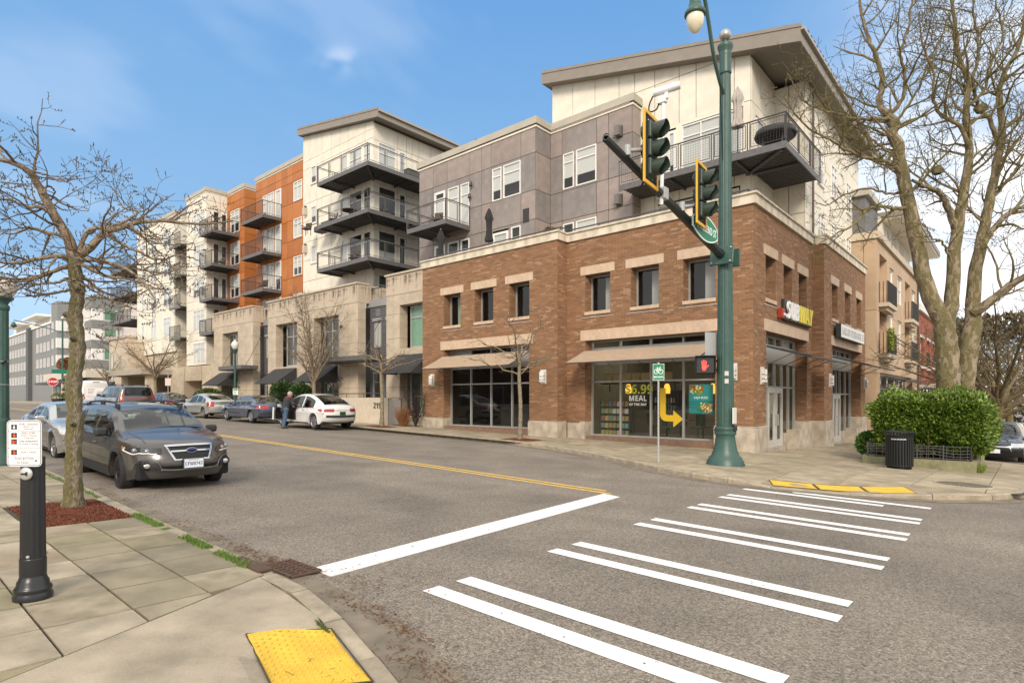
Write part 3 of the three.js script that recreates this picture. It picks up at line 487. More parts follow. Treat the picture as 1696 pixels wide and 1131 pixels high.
for (const [f,h,at,dz,gl] of [[C1,shop1,at1,doorZ1,g1],[C2,shop2,at2,doorZ2,g2]]) {
const W = h[1] - h[0],dm = gl + 2.32,c1 = (dz[0] - h[0]) / W,cm = ((dz[0] + dz[1]) / 2 - h[0]) / W;
const F = shopFront(f,h,at,{ cols: [c1 * 0.5,c1,cm,(dz[1] - h[0]) / W],rows: [dm],band: [3.06,3.7],louvre: f === C1 ? [1] : [],skip: (a,b,c,d) => c < 2 && a > dz[0] - 0.1 && a < dz[1] - 0.1 });
const lf = M([0.62,0.61,0.57],0.4,{ metalness: 0.3 });
for (const k of [0,1]) {                                         // two glazed door leaves
const a = lerp(dz[0],dz[1],k / 2) + 0.02,b = lerp(dz[0],dz[1],(k + 1) / 2) - 0.02,d = group('door',corner,F.pt((a + b) / 2,gl,0));
addW('frame',merge([F.g(a,a + 0.13,gl + 0.03,dm,0,0.07),F.g(b - 0.13,b,gl + 0.03,dm,0,0.07),F.g(a + 0.13,b - 0.13,gl + 0.03,gl + 0.3,0,0.07),F.g(a + 0.13,b - 0.13,dm - 0.2,dm,0,0.07)]),lf,d);
const pl = uvm(new THREE.PlaneGeometry(b - a - 0.26,dm - gl - 0.5).rotateY(Math.PI / 2)),w = origin.get(d),p = F.pt((a + b) / 2,(gl + 0.3 + dm - 0.2) / 2,0.03); add('pane',pl,glassClear,d,[p[0] - w.x,p[1] - w.y,p[2] - w.z]);
const hz = k ? a + 0.07 : b - 0.07,P3 = (u,y,q) => F.pt(u,y,q); addW('handle',merge([rod(P3(hz,gl + 0.85,0.14),P3(hz,gl + 1.3,0.14),0.018),rod(P3(hz,gl + 0.9,0.06),P3(hz,gl + 0.9,0.14),0.014),rod(P3(hz,gl + 1.25,0.06),P3(hz,gl + 1.25,0.14),0.014)]),aluFrame,d);
}
f.box('step_block',plinthMat,corner,h[0] - 0.02,h[0] + 1.15,gl - 0.6,gl + 0.62,-T + 0.08,0.06);
f.box('threshold',plinthMat,corner,dz[0] - 0.02,h[1],gl - 0.7,gl + 0.02,-T - 0.02,-T + 0.2);
f.box('bulkhead',plinthMat,corner,h[0],dz[0] - 0.02,gl - 0.6,gl + 0.5,-T - 0.02,-T + 0.11);
}
// awnings: taut cloth on a light frame
const tan = mottled([0.36,0.27,0.185],0.12,1.3,450,0.05,0.9),black = mottled([0.035,0.034,0.035],0.2,1.2,455,0.06,0.9);
function awning(parent,f,u0,u1,yTop,yFront,reach,mat,o = {}) {
const g = group('awning',parent,f.pt((u0 + u1) / 2,yFront,0)),n = o.n ?? 4,e = o.end ?? 0.0,pos = [];
const q = (a,b,c,d) => { for (const p of [a,b,c,a,c,d]) pos.push(...p); };
for (let i = 0; i < n; i++) { const a = lerp(u0,u1,i / n),b = lerp(u0,u1,(i + 1) / n),m = (a + b) / 2; for (let k = 0; k < 4; k++) { const t0 = k / 4,t1 = (k + 1) / 4,s = (t) => 0.02 * Math.sin(Math.PI * t); const V = (u,t,mid) => f.pt(u,lerp(yTop,yFront,t) - s(t) - (mid ? 0.012 : 0),0.06 + reach * t); q(V(a,t0),V(m,t0,1),V(m,t1,1),V(a,t1)); q(V(m,t0,1),V(b,t0),V(b,t1),V(m,t1,1)); } }
if (o.valance) { q(f.pt(u0,yFront,reach + 0.06),f.pt(u1,yFront,reach + 0.06),f.pt(u1,yFront - o.valance,reach + 0.06),f.pt(u0,yFront - o.valance,reach + 0.06)); }
if (o.sides) for (const u of [u0,u1]) { q(f.pt(u,yTop,0.06),f.pt(u,yFront,reach + 0.06),f.pt(u,yFront - (o.valance ?? 0),reach + 0.06),f.pt(u,yFront - (o.valance ?? 0),0.06)); }
const geo = new THREE.BufferGeometry(); geo.setAttribute('position',new THREE.Float32BufferAttribute(pos,3)); geo.computeVertexNormals();
addW('cloth',uvm(geo),mat,g);
const bars = [rod(f.pt(u0,yFront - 0.03,reach + 0.05),f.pt(u1,yFront - 0.03,reach + 0.05),0.025),rod(f.pt(u0,yTop - 0.03,0.05),f.pt(u1,yTop - 0.03,0.05),0.025)];
for (let i = 0; i <= n; i++) { const u = lerp(u0 + 0.03,u1 - 0.03,i / n); bars.push(rod(f.pt(u,yTop - 0.05,0.05),f.pt(u,yFront - 0.05,reach + 0.04),0.018,0.018,5),rod(f.pt(u,yFront - 0.25,0.03),f.pt(u,lerp(yTop,yFront,0.6) - 0.06,reach * 0.6),0.014,0.014,5)); }
addW('awning_frame',merge(bars),steel,g);
return g;
}
awning(corner,A,shopA[0] - 0.02,shopA[1] + 0.02,3.66,3.12,1.33,tan);
awning(corner,B,shopB[0] - 0.02,shopB[1] + 0.02,3.76,3.12,1.33,tan);
awning(corner,C1,shop1[0] - 0.1,shop1[1] + 0.05,3.58,3.14,1.45,black,{ n: 3 });
awning(corner,C2,shop2[0] - 0.1,shop2[1] + 0.05,3.58,3.14,1.45,black,{ n: 3 });
// wall lanterns: white box fittings with a square pattern
const lampWhite = M([0.62,0.61,0.58],0.4),lampGlass = P([0.8,0.8,0.78],0.25,{ clearcoat: 0.6 });
function wallLight(f,u,y) {
const g = group('wall_light',corner,f.pt(u,y,0)); f.box('backplate',lampWhite,g,u - 0.15,u + 0.15,y - 0.3,y + 0.3,0,0.05);
f.box('lens',lampGlass,g,u - 0.1,u + 0.1,y - 0.22,y + 0.2,0.05,0.13); boxList('guard',lampWhite,g,[[-0.13,0.13,0.02,0.05],[-0.13,0.13,-0.13,-0.10],[-0.13,-0.105,-0.24,0.22],[0.105,0.13,-0.24,0.22]].map(([a,b,c,d]) => f.ext(u + a,u + b,y + c,y + d,0.055,0.155).flat()));
}
for (const [f,p] of [[B,z6(199,703)],[B,z6(850,678)],[A,z8(877,636)]]) { const a = f.p(...p); wallLight(f,a[0],2.62); }
for (const [f,p] of [[C1,q2(162,430)],[C2,q2(742,553)],[C2,q2(1038,617)]]) { const a = f.p(...p); wallLight(f,a[0],2.5); }
// inside the shops
const shopFloor = mottled([0.16,0.13,0.1],0.2,1,460,0.05,0.5),shopWall = mottled([0.15,0.13,0.08],0.1,1,461,0.03,0.9),shopDark = mottled([0.06,0.055,0.05],0.2,1,462,0.05,0.9);
boxList('shop_floor',shopFloor,corner,[[BX + 0.1,-7.55,-0.3,0.1,-27.6,-20.99],[BL + 0.5,BX - 0.1,-0.3,0.3,-27.6,-20.31]]);
boxList('shop_wall',shopWall,corner,[[BX + 0.1,-7.6,0.1,4.6,-27.9,-27.62],[BX - 0.1,BX + 0.1,0,4.6,-27.6,-20.98]]);
boxList('shop_wall',shopDark,corner,[[BL + 0.5,BX - 0.11,0.3,4.6,-25.2,-25.0],[BL + 0.5,BL + 0.6,0.3,4.6,-25,-20.31],[-9.6,-9.5,-1.4,4.6,-36,-28],[-9.5,-7.1,-1.4,-0.62,-36.0,-28]]);
boxList('counter',M([0.2,0.17,0.12],0.5),corner,[[-13.8,-9,0.1,1.15,-25.4,-24.6]]);
const tube = M([0.9,0.9,0.85],0.5,{ emissive: new THREE.Color(1,0.95,0.82),emissiveIntensity: 2.2 });
for (const [x,z] of [[-13.2,-22.6],[-10.6,-22.6],[-13.2,-25],[-10.6,-25]]) {
box('ceiling_lamp',tube,corner,[x - 0.6,x + 0.6],[4.5,4.56],[z - 0.14,z + 0.14]);
}
{ const l = new THREE.RectAreaLight(new THREE.Color(1,0.95,0.82),2.2,4,1.6); l.position.set(-11.6,4.46,-23.8); l.lookAt(-11.6,0,-23.8); scene.add(l); }
// ================= corner building, upper floors: grey panel block and cream penthouse =================
const greyPanels = [[0.245,0.212,0.195],[0.285,0.235,0.21],[0.22,0.197,0.185],[0.262,0.215,0.19]].map((c,i) => { const m = mottled(c,0.22,2.3,500 + i * 9,0.02,0.55,0,256); return m; });
const joint = M([0.035,0.032,0.032],0.8),creamPanels = [[0.72,0.675,0.565],[0.74,0.69,0.58],[0.70,0.655,0.55]].map((c,i) => mottled(c,0.07,2.7,540 + i * 9,0.015,0.6,0,256)),creamJoint = M([0.10,0.085,0.06],0.8),cornice = mottled([0.42,0.385,0.32],0.12,2,570,0.02,0.6,0,256),fasciaMat = mottled([0.245,0.215,0.18],0.12,2.2,575,0.02,0.55,0,256);
const trimCream = M([0.74,0.68,0.55],0.6);
const z5 = (x,y) => [660 + x / 4.038,150 + y / 4.038];
const P1 = Face('z',-23.2),P2 = Face('z',-24.41),PJ = Face('x',-18.62),PR = Face('x',-13.82),PB = 8.4,PT = 15.36;
const U = (f,u) => f.p(u,400)[0];
boxList('core',roomGrey,corner,[[-27,-19.2,6,15.34,-33,-23.9]]); boxList('core',roomGrey,corner,[[-19.2,-14.4,8.3,15.34,-33,-25.1]]);
// windows of the grey block
const rows = [8.42,10.74,12.22,14.1,PT];
const gw1 = P1.R(817.5,266.4,863,319.6),gx = (x) => U(P1,660 + x / 4.038);
const yDeck = 11.27;
const doorsU = [gx(243),gx(480),yDeck,13.72],wB = [gx(632),gx(821),12.22,13.95],doorsL = [gx(243),gx(480),8.42,10.6],wBL = [gx(632),gx(821),8.42,10.62];
const gx2 = (x) => U(P2,660 + x / 4.038),wC = [gx2(1105),gx2(1328),12.3,14.1],wCL = [gx2(1105),gx2(1328),8.42,10.55];
clad('grey_panel',greyPanels,corner,P1,[-27.6,...[235,328,480,558,622,822].map(gx),-18.62],rows,[doorsU,wB,doorsL,wBL]);
clad('grey_panel',greyPanels,corner,PJ,[-24.38,-23.17],rows,[]);
clad('grey_panel',greyPanels,corner,P2,[-18.59,...[1097,1328,1408].map(gx2),-13.82],rows,[wC,wCL]);
clad('grey_panel',greyPanels,corner,PR,[-25.2,-24.38],rows,[]);
clad('grey_panel',greyPanels,corner,Face('x',-27.6),[-33,-31,-29,-27,-25,-23.17],rows,[]);
const wopt = (o) => ({ f: 0.06,d: 0.0,...o });
function sash(f,r,o = {}) { return windowOn(corner,f,r,wopt({ h: [0.74],m: 0.05,...o })); }
// upper doors: a door leaf, a window, a window
const third = (r,a,b) => [lerp(r[0],r[1],a),lerp(r[0],r[1],b),r[2],r[3]];
for (const r of [doorsU,doorsL]) {
windowOn(corner,P1,third(r,0.01,0.32),{ f: 0.13,name: 'balcony_door',blind: r === doorsU ? [0.05,0.95,0.02,0.9] : null });
sash(P1,third(r,0.40,0.70),{ blind: r === doorsU ? [0,1,0.02,1] : null,room: roomGrey }); sash(P1,third(r,0.76,0.99),{ blind: r === doorsU ? [0,1,0.02,1] : null });
for (const [a,b] of [[0.32,0.40],[0.70,0.76]]) P1.box('grey_panel',greyPanels[2],corner,lerp(r[0],r[1],a) + 0.005,lerp(r[0],r[1],b) - 0.005,r[2],r[3],0,0.028);
}
for (const [f,r] of [[P1,wB],[P2,wC]]) { sash(f,third(r,0.0,0.335),{ blind: [0,1,0.3,1],room: roomGrey }); sash(f,third(r,0.40,1.0),{ blind: [0,1,f === P1 ? 0.4 : 0.3,1],room: roomGrey }); f.box('mullion',greyPanels[0],corner,lerp(r[0],r[1],0.335),lerp(r[0],r[1],0.40),r[2],r[3],0,0.045); }
windowOn(corner,P1,[gx(636),gx(738),8.42,10.5],{ f: 0.12,name: 'balcony_door',blind: [0,1,0,1],blindMat: curtain }); sash(P1,[gx(758),gx(821),8.42,10.6]); P1.box('grey_panel',greyPanels[1],corner,gx(739),gx(757),8.42,10.6,0,0.03);
sash(P2,third(wCL,0,0.335),{}); sash(P2,third(wCL,0.40,1),{ blind: [0,1,0.3,1] }); P2.box('mullion',greyPanels[0],corner,lerp(wCL[0],wCL[1],0.335),lerp(wCL[0],wCL[1],0.40),8.42,10.55,0,0.045);
// stepped cornice
const corn = (y0,y1,e,m) => { for (const q of [[-27.6 - e,-18.62 + e,y0,y1,-24.2,-23.2 + e],[-18.62 - 0.3,-18.62 + e - 0.002,y0 + 0.001,y1 - 0.001,-24.41 + e + 0.001,-24.2],[-18.62 + e,-13.82 + e,y0 + 0.002,y1 - 0.002,-25.3,-24.41 + e]]) boxList('cornice',m,corner,[q]); };
corn(PT,PT + 0.1,0.075,creamPanels[0]); corn(PT + 0.101,PT + 0.15,0.05,joint); corn(PT + 0.152,PT + 0.5,0.14,cornice);
boxList('roof',cornice,corner,[[-27.4,-13.9,PT + 0.1,PT + 0.2,-33,-24.3]]);
// wall lamps of the grey block
const bronze = M([0.06,0.055,0.052],0.5,{ metalness: 0.3 });
for (const [f,u,v] of [[P2,1027,220],[P2,1027,333]]) { const [x,y] = f.p(u,v),g = group('wall_light',corner,f.pt(x,y,0.03)); f.box('shade',M([0.16,0.145,0.14],0.5),g,x - 0.13,x + 0.13,y - 0.2,y + 0.24,0.06,0.34); f.box('bracket',bronze,g,x - 0.17,x + 0.17,y - 0.26,y + 0.3,0.03,0.06); }
for (const [u,v] of [[783,306.5],[781,326.5]]) { const [x,y] = P1.p(u,v),g = group('wall_light',corner,P1.pt(x,y,0.03)); addW('shade',lathe([[0,0.16],[0.05,0.16],[0.1,-0.1],[0,-0.1]],12).translate(x,y,-23.2 + 0.17),bronze,g); }
{ const [x,y] = P1.p(872,357),l = []; for (let k = 0; k < 9; k++) l.push(P1.g(x - 0.2,x + 0.2,y - 0.35 + k * 0.08,y - 0.30 + k * 0.08,0.03,0.07)); addW('louvre',merge(l),bronze,corner); }
balcony(corner,-26.5,-23.26,-23.17,-21.32,yDeck,{ mesh: 0,bay: 0.95,fasciaMat: steelLight,brackets: [rod([-24.9,yDeck - 0.3,-21.6],[-24.9,yDeck - 0.3,-23.1],0.07,0.07,4)] });
// terrace guard rail above the brick parapet
const rail = (name,parent,pts,h0,h1,step,m = steel) => { const l = []; for (let i = 0; i < pts.length - 1; i++) { const [a,b] = [pts[i],pts[i + 1]],L = Math.hypot(b[0] - a[0],b[1] - a[1]),n = Math.max(1,Math.round(L / step)); l.push(rod([a[0],h1,a[1]],[b[0],h1,b[1]],0.03,0.03,6)); for (let k = 0; k <= n; k++) { const x = lerp(a[0],b[0],k / n),z = lerp(a[1],b[1],k / n); l.push(rod([x,h0,z],[x,h1,z],0.02,0.02,5)); } } return addW(name,merge(l),m,parent); };
rail('guard_rail',corner,[[-23.2,-20.1],[-14.8,-20.1],[-14.8,-20.75],[-7.25,-20.75],[-7.25,-27.4]],TOPB + 0.38,TOPB + 0.62,1.5);
// ---- penthouse and the cream wing
const H1 = Face('z',-25.15),H2 = Face('x',-8.66),H3 = Face('z',-28.1),H4 = Face('x',-7.37);
const zb = (x,y) => [880 + x / 2.924,20 + y / 2.924],hx = (x) => U(H1,880 + x / 2.924);
const HL = hx(103),roofY = (x) => 18.42 + (x + 19.3) * (15.63 - 18.42) / (19.3 - 6.67);   // underside of the roof
for (const [x0,x1,y0,y1,z0,z1] of [[HL + 0.1,-9.4,8,16.0,-39,-25.85]]) boxList('core',roomGrey,corner,[[x0,x1,y0,y1,z0,z1]]);
boxList('core',roomGrey,corner,[[-9.5,-8.0,8,15.6,-38.9,-28.8]]);
clad('cream_panel',creamPanels,corner,Face('x',HL),[-39,-34,-30,-25.2],[8,12,16.3],[]);
const jh = 16.27,pentHole = [[hx(660),hx(1028),yDeck,14.0]];
{ // upper wedge above the joint, below the sloping roof: tall panels with sloping tops
const us = [HL,...[203,310,427,503,600,718,800,915,985].map(hx),-8.66];
addW('core',prismZ([[HL,15.9],[-8.66,15.9],[-8.66,roofY(-8.66) + 0.25],[HL,roofY(HL) + 0.25]],-25.2,-38.9),creamJoint,corner);
for (let i = 0; i < us.length - 1; i++) { const a = us[i] + 0.014,b = us[i + 1] - 0.014; addW('cream_panel',prismZ([[a,jh + 0.014],[b,jh + 0.014],[b,Math.max(jh + 0.02,roofY(b) + 0.12)],[a,roofY(a) + 0.12]],-25.115,-25.15),kpick(creamPanels),corner); }
clad('cream_panel',creamPanels,corner,H1,us,[8.4,11.2,14.15,jh],[...pentHole,[-12.9,-9.1,8.4,10.7]]);
}
function prismZ(pts,z1,z0) { const s = new THREE.Shape(pts.map((p) => new THREE.Vector2(...p))),g = new THREE.ExtrudeGeometry(s,{ depth: z1 - z0,bevelEnabled: false }).translate(0,0,z0); return uvm(g); }
windowOn(corner,H1,[hx(662),hx(704),yDeck,13.9],{ f: 0.12,name: 'balcony_door',blind: [0,1,0.4,1] });
windowOn(corner,H1,[hx(733),hx(920),yDeck + 0.05,13.95],{ v: [0.5],h: [0.8],blind: [0,1,0.0,1] }); windowOn(corner,H1,[hx(965),hx(1024),yDeck + 0.05,13.95],{ h: [0.8],blind: [0,1,0.3,1] });
H1.box('trim',trimCream,corner,hx(704),hx(733),yDeck,14.0,0,0.06); H1.box('trim',trimCream,corner,hx(920),hx(965),yDeck,14.0,0,0.06); H1.box('trim',trimCream,corner,hx(655),hx(1030),14.0,14.15,0,0.05);
windowOn(corner,H1,[-12.9,-11.1,8.42,10.6],{ h: [0.78],blind: [0,0.6,0.5,1] }); windowOn(corner,H1,[-10.95,-9.15,8.42,10.6],{ h: [0.78],blind: [0.2,1,0.6,1] });
clad('cream_panel',creamPanels,corner,H2,[-28.1,-27.3,-26.2,-25.12],[8.4,11.2,14.1,15.95],[[-27.4,-25.6,yDeck,13.7]]);
windowOn(corner,H2,[-27.35,-25.65,yDeck + 0.1,13.6],{ h: [0.78],blind: [0,1,0.5,1] });
clad('cream_panel',creamPanels,corner,H3,[-8.66,-8.02,-7.37],[8.4,9.9,11.2,14.1,15.7],[]);
const wing = [],wy = [[8.9,10.4],[11.8,13.4]]; for (const z of [-30.6,-33.2,-36.4]) for (const y of wy) wing.push([z - 0.55,z + 0.55,...y]);
clad('cream_panel',creamPanels,corner,H4,[-39,-37.6,-36.3,-35,-33.8,-32.4,-31.2,-30,-28.9,-28.07],[8.4,9.9,11.2,12.7,14.1,15.75],wing);
for (const w of wing) windowOn(corner,H4,w,{ h: [0.74],v: [0.5],sill: true,blind: [0,1,0.5,1] });
addW('downpipe',rod([-7.22,8.5,-28.9],[-7.22,15.5,-28.9],0.05),M([0.12,0.09,0.08],0.6),corner);
balcony(corner,-13.82,-6.7,-28.07,-23.15,yDeck,{ mesh: 0.105,bay: 1.45,noLeft: true,brackets: [rod([-8.8,yDeck - 0.2,-25.1],[-6.9,yDeck - 0.2,-23.35],0.09,0.09,4),rod([-8.66,yDeck - 0.22,-25.0],[-8.66,yDeck - 0.22,-23.3],0.07,0.07,4),rod([-8.6,yDeck - 0.22,-25.15],[-6.85,yDeck - 0.22,-25.15],0.07,0.07,4),rod([-11.5,yDeck - 0.22,-25.0],[-11.5,yDeck - 0.22,-23.3],0.07,0.07,4)] });
{ const g = group('wall_light',corner,[-8.6,10.4,-25.6]); addW('shade',rbox(0.14,0.55,0.2,0.03).translate(-8.55,10.3,-25.7),M([0.55,0.54,0.52],0.4),g); addW('bracket',rod([-8.66,10.3,-25.7],[-8.5,10.3,-25.7],0.03),bronze,g); }
// mono pitch roof with deep fascia, soffit and gutter
function pitchRoof(parent,x0,x1,y0,y1,z0,z1,fh,guards) {           // eave edge at (x1,y1); y are top of fascia; z1 front
const s = (x,o) => lerp(y0,y1,(x - x0) / (x1 - x0)) + o;
const g = group('roof',parent,[(x0 + x1) / 2,y1,(z0 + z1) / 2]);
addW('roof_deck',prismZ([[x0 + 0.05,s(x0,-fh + 0.02)],[x1 - 0.06,s(x1,-fh + 0.02)],[x1 - 0.06,s(x1,-0.06)],[x0 + 0.05,s(x0,-0.06)]],z1 - 0.06,z0 + 0.06),mottled([0.20,0.18,0.15],0.1,2,590,0.02,0.7,0,128),g);
addW('fascia',prismZ([[x0,s(x0,-fh)],[x1,s(x1,-fh)],[x1,s(x1,0)],[x0,s(x0,0)]],z1,z1 - 0.06),fasciaMat,g);
addW('drip_edge',prismZ([[x0 - 0.03,s(x0,-0.12)],[x1 + 0.03,s(x1,-0.12)],[x1 + 0.03,s(x1,0.02)],[x0 - 0.03,s(x0,0.02)]],z1 + 0.03,z1 + 0.001),fasciaMat,g);
boxList('fascia',fasciaMat,g,[[x1 - 0.055,x1 + 0.002,y1 - fh + 0.002,y1 - 0.02,z0,z1 - 0.061]]); boxList('fascia',fasciaMat,g,[[x0,x0 + 0.05,y0 - fh,y0,z0,z1 - 0.061]]);
boxList('gutter',M([0.33,0.30,0.26],0.45),g,[[x1 + 0.004,x1 + 0.13,y1 - 0.22,y1 - 0.08,z0,z1 - 0.02]]);
if (guards) { const br = []; for (let z = z0 + 0.6; z < z1 - 0.4; z += 0.45) br.push([x1 + 0.005,x1 + 0.14,y1 - 0.075,y1 - 0.03,z,z + 0.16]); boxList('snow_guard',bronze,g,br); }
return g;
}
pitchRoof(corner,-19.35,-6.6,19.0,16.22,-39.4,-24.6,0.66,true);
// rooftop pole
addW('antenna',rod([-25.6,15.4,-26],[-25.6,17.7,-26],0.05),bronze,corner);
// ================= apartment building along the street: concrete shop base, cream tower, orange and cream blocks =================
const apart = thing('apartment_building','long apartment building with concrete shop base, orange panels and cream balcony tower','building',[-45,0,-24]);
const concBase = mottled([0.47,0.395,0.30],0.22,2.6,600,0.05,0.9,0.001,512),concGrey = mottled([0.36,0.32,0.26],0.2,2.3,606,0.05,0.9);
// weathered parapet: black streaks run down from the top edge
const stained = M([1,1,1],0.9); stained.map = tex(512,(x,y) => { const col = fbm(x * 26,0.5,26,611,4),d = smooth(0.42,0.72,col) * 1.1,up = y,edge = smooth(0.25,0.9,up + (fbm(x * 40,y * 6,0,615,3) - 0.5) * 0.5),a = fbm(x * 8,y * 8,8,613,5),k = clamp(d * edge * 0.9 + 0.35 * smooth(0.55,0.75,a) * up,0,0.88); return toS(mix3([0.49,0.41,0.315],[0.085,0.055,0.035],k).map((q) => q * (0.9 + 0.2 * a))); },true,1);
stained.map.repeat.set(1 / 4.2,1 / 1.15); stained.map.offset.set(0,-7.35 / 1.15);
const orangePanels = [[0.42,0.145,0.034],[0.46,0.165,0.042],[0.39,0.132,0.031]].map((c,i) => mottled(c,0.1,2.4,620 + i * 9,0.02,0.6,0,256)),orangeJoint = M([0.06,0.025,0.01],0.8);
const greyWall = mottled([0.135,0.135,0.137],0.12,2,640,0.03,0.6,0,256),greyTrim = mottled([0.26,0.262,0.262],0.1,2,642,0.02,0.6,0,256);
const corrug = mottled([0.155,0.156,0.168],0.1,1.5,644,0.02,0.5,0,256);
const blk = (m,x0,x1,y0,y1,z0,z1,name = 'core') => boxList(name,m,apart,[[x0,x1,y0,y1,z0,z1]]);
const awin = (f,r,o = {}) => windowOn(apart,f,r,{ f: 0.07,h: [0.72],v: [0.5],room: roomGrey,blind: [0,1,kitRng() < 0.6 ? 0.02 : 0.4,1],...o });
const FL = [16.05,13.2,10.3,7.4];                                // balcony floors
// ---- tower
const T1 = Face('z',-23.0),T2 = Face('x',-31.93),TL = -40.7;
blk(roomGrey,TL + 0.1,-32.6,7,19.2,-30.5,-23.7);
addW('core',prismZ([[TL,19.2],[-31.93,19.2],[-31.93,19.75],[TL,21.25]],-23.05,-30),creamJoint,apart);
const tzu = [513.9,525.3,534,549.3,563.4,577.3,605.5].map((u) => U(T1,u)),tRoof = (x) => 21.2 + (x - TL) * (19.6 - 21.2) / 9.4;
const th = [],tdoor = [];
for (const y of [15.7,12.78,9.9]) { th.push([U(T1,516),U(T1,525),y + 1.7,y + 2.95]); }
for (const y of FL.slice(0,3)) tdoor.push([U(T1,566),U(T1,615),y,y + 2.35]);
clad('cream_panel',creamPanels,apart,T1,[TL,...tzu,-31.93],[7.2,9.0,10.35,11.9,13.25,14.8,16.1,18.65,19.25],[...th,...tdoor]);
{ const us = [TL,...tzu,-31.93]; for (let i = 0; i < us.length - 1; i++) { const a = us[i] + 0.014,b = us[i + 1] - 0.014; addW('cream_panel',prismZ([[a,19.264],[b,19.264],[b,tRoof(b)],[a,tRoof(a)]],-22.97,-23.0),kpick(creamPanels),apart); } }
for (const r of th) awin(T1,r,{ v: [],h: [],sill: true });
for (const r of tdoor) { awin(T1,third(r,0,0.24),{ v: [],h: [],f: 0.12,name: 'balcony_door' }); awin(T1,third(r,0.28,0.72),{ v: [],h: [0.72],room: roomShade,blind: r[2] > 15 ? [0,1,0,1] : null }); awin(T1,third(r,0.76,1),{ v: [],room: roomShade,blind: r[2] > 15 ? [0,1,0,1] : null }); for (const [a,b] of [[0.24,0.28],[0.72,0.76]]) T1.box('trim',trimCream,apart,lerp(r[0],r[1],a),lerp(r[0],r[1],b),r[2],r[3],0,0.04); }
const t2w = []; for (const y of FL) t2w.push([U(T2,655),U(T2,625.5),y,y + 2.4],[U(T2,671),U(T2,660),y,y + 2.3],[U(T2,708),U(T2,694),y + 0.7,y + 2.0]);
clad('cream_panel',creamPanels,apart,T2,[-30.4,U(T2,712),U(T2,693),U(T2,682),U(T2,672.5),U(T2,658),-22.97],[7.2,9.7,10.35,12.7,13.25,15.5,16.1,18.5,19.6],t2w);
t2w.forEach((r,i) => awin(T2,r,{ v: [],h: [0.72],room: i % 3 ? roomGrey : roomShade,blind: i < 3 ? [0,1,0,1] : i % 3 === 2 ? [0,1,0.3,1] : i > 5 && i % 3 === 0 ? [0,1,0.05,0.45] : null }));
pitchRoof(apart,-40.85,-31.0,21.78,20.13,-30.6,-22.6,0.56);
for (const y of FL.slice(0,3)) balcony(apart,U(Face('z',-21.1),525),-29.93,-27.7,-21.1,y,{ mesh: 0,bay: 1.3,noLeft: false,ribX: false,brackets: [rod([-31.9,y - 0.22,-22.95],[-30.05,y - 0.22,-21.2],0.07,0.07,4),rod([-34,y - 0.22,-22.95],[-34,y - 0.22,-21.25],0.06,0.06,4),rod([-31.9,y - 0.22,-24.6],[-30.1,y - 0.22,-24.6],0.06,0.06,4)] });
for (const v of [351,413.5]) { const [x,y] = T1.p(508,v),g = group('wall_light',apart,T1.pt(x,y,0.03)); T1.box('shade',M([0.5,0.45,0.36],0.5),g,x - 0.13,x + 0.13,y - 0.28,y + 0.25,0.06,0.3); T1.box('bracket',bronze,g,x - 0.06,x + 0.06,y + 0.25,y + 0.4,0.03,0.2); }
// ---- orange block
const O1 = Face('z',-23.4),OL = U(O1,424.5);
blk(roomGrey,OL + 0.6,TL,7,19.8,-32,-24.1);
const oxs = [433.2,443.9,456.8,467.2,476,485.2].map((u) => U(O1,u)),ow = [],od = [];
for (const y of FL) { ow.push([U(O1,487),U(O1,501),y + 0.85,y + 2.35]); od.push([U(O1,436),U(O1,466.5),y,y + 2.4]); }
clad('orange_panel',orangePanels,apart,O1,[OL,...oxs,TL],[7.2,8.15,9.8,11.05,12.7,13.95,15.55,16.85,18.5,19.1,19.82],[...ow,...od]);
clad('orange_panel',orangePanels,apart,Face('x',OL),[-25,-23.37],[7.2,10,13,16,19,19.8],[]);
for (const r of ow) awin(O1,r,{});
for (const r of od) { awin(O1,third(r,0,0.22),{ v: [] }); awin(O1,third(r,0.28,0.62),{ v: [0.5],h: [0.75],room: roomShade }); awin(O1,third(r,0.68,1),{ v: [],h: [],f: 0.13,name: 'balcony_door' }); for (const [a,b] of [[0.22,0.28],[0.62,0.68]]) O1.box('orange_panel',orangePanels[0],apart,lerp(r[0],r[1],a),lerp(r[0],r[1],b),r[2],r[3],0,0.03); }
function coping(x0,x1,y,z0,z1) { boxList('cornice',creamPanels[0],apart,[[x0 - 0.06,x1 + 0.06,y,y + 0.12,z0,z1 + 0.06]]); boxList('cornice',cornice,apart,[[x0 - 0.12,x1 + 0.12,y + 0.122,y + 0.45,z0,z1 + 0.12]]); }
coping(OL,TL - 0.1,19.82,-32,-23.4);
for (const y of FL.slice(0,3)) balcony(apart,-48.4,-44.67,-23.37,-21.8,y,{ pickets: true,bay: 1.2 });
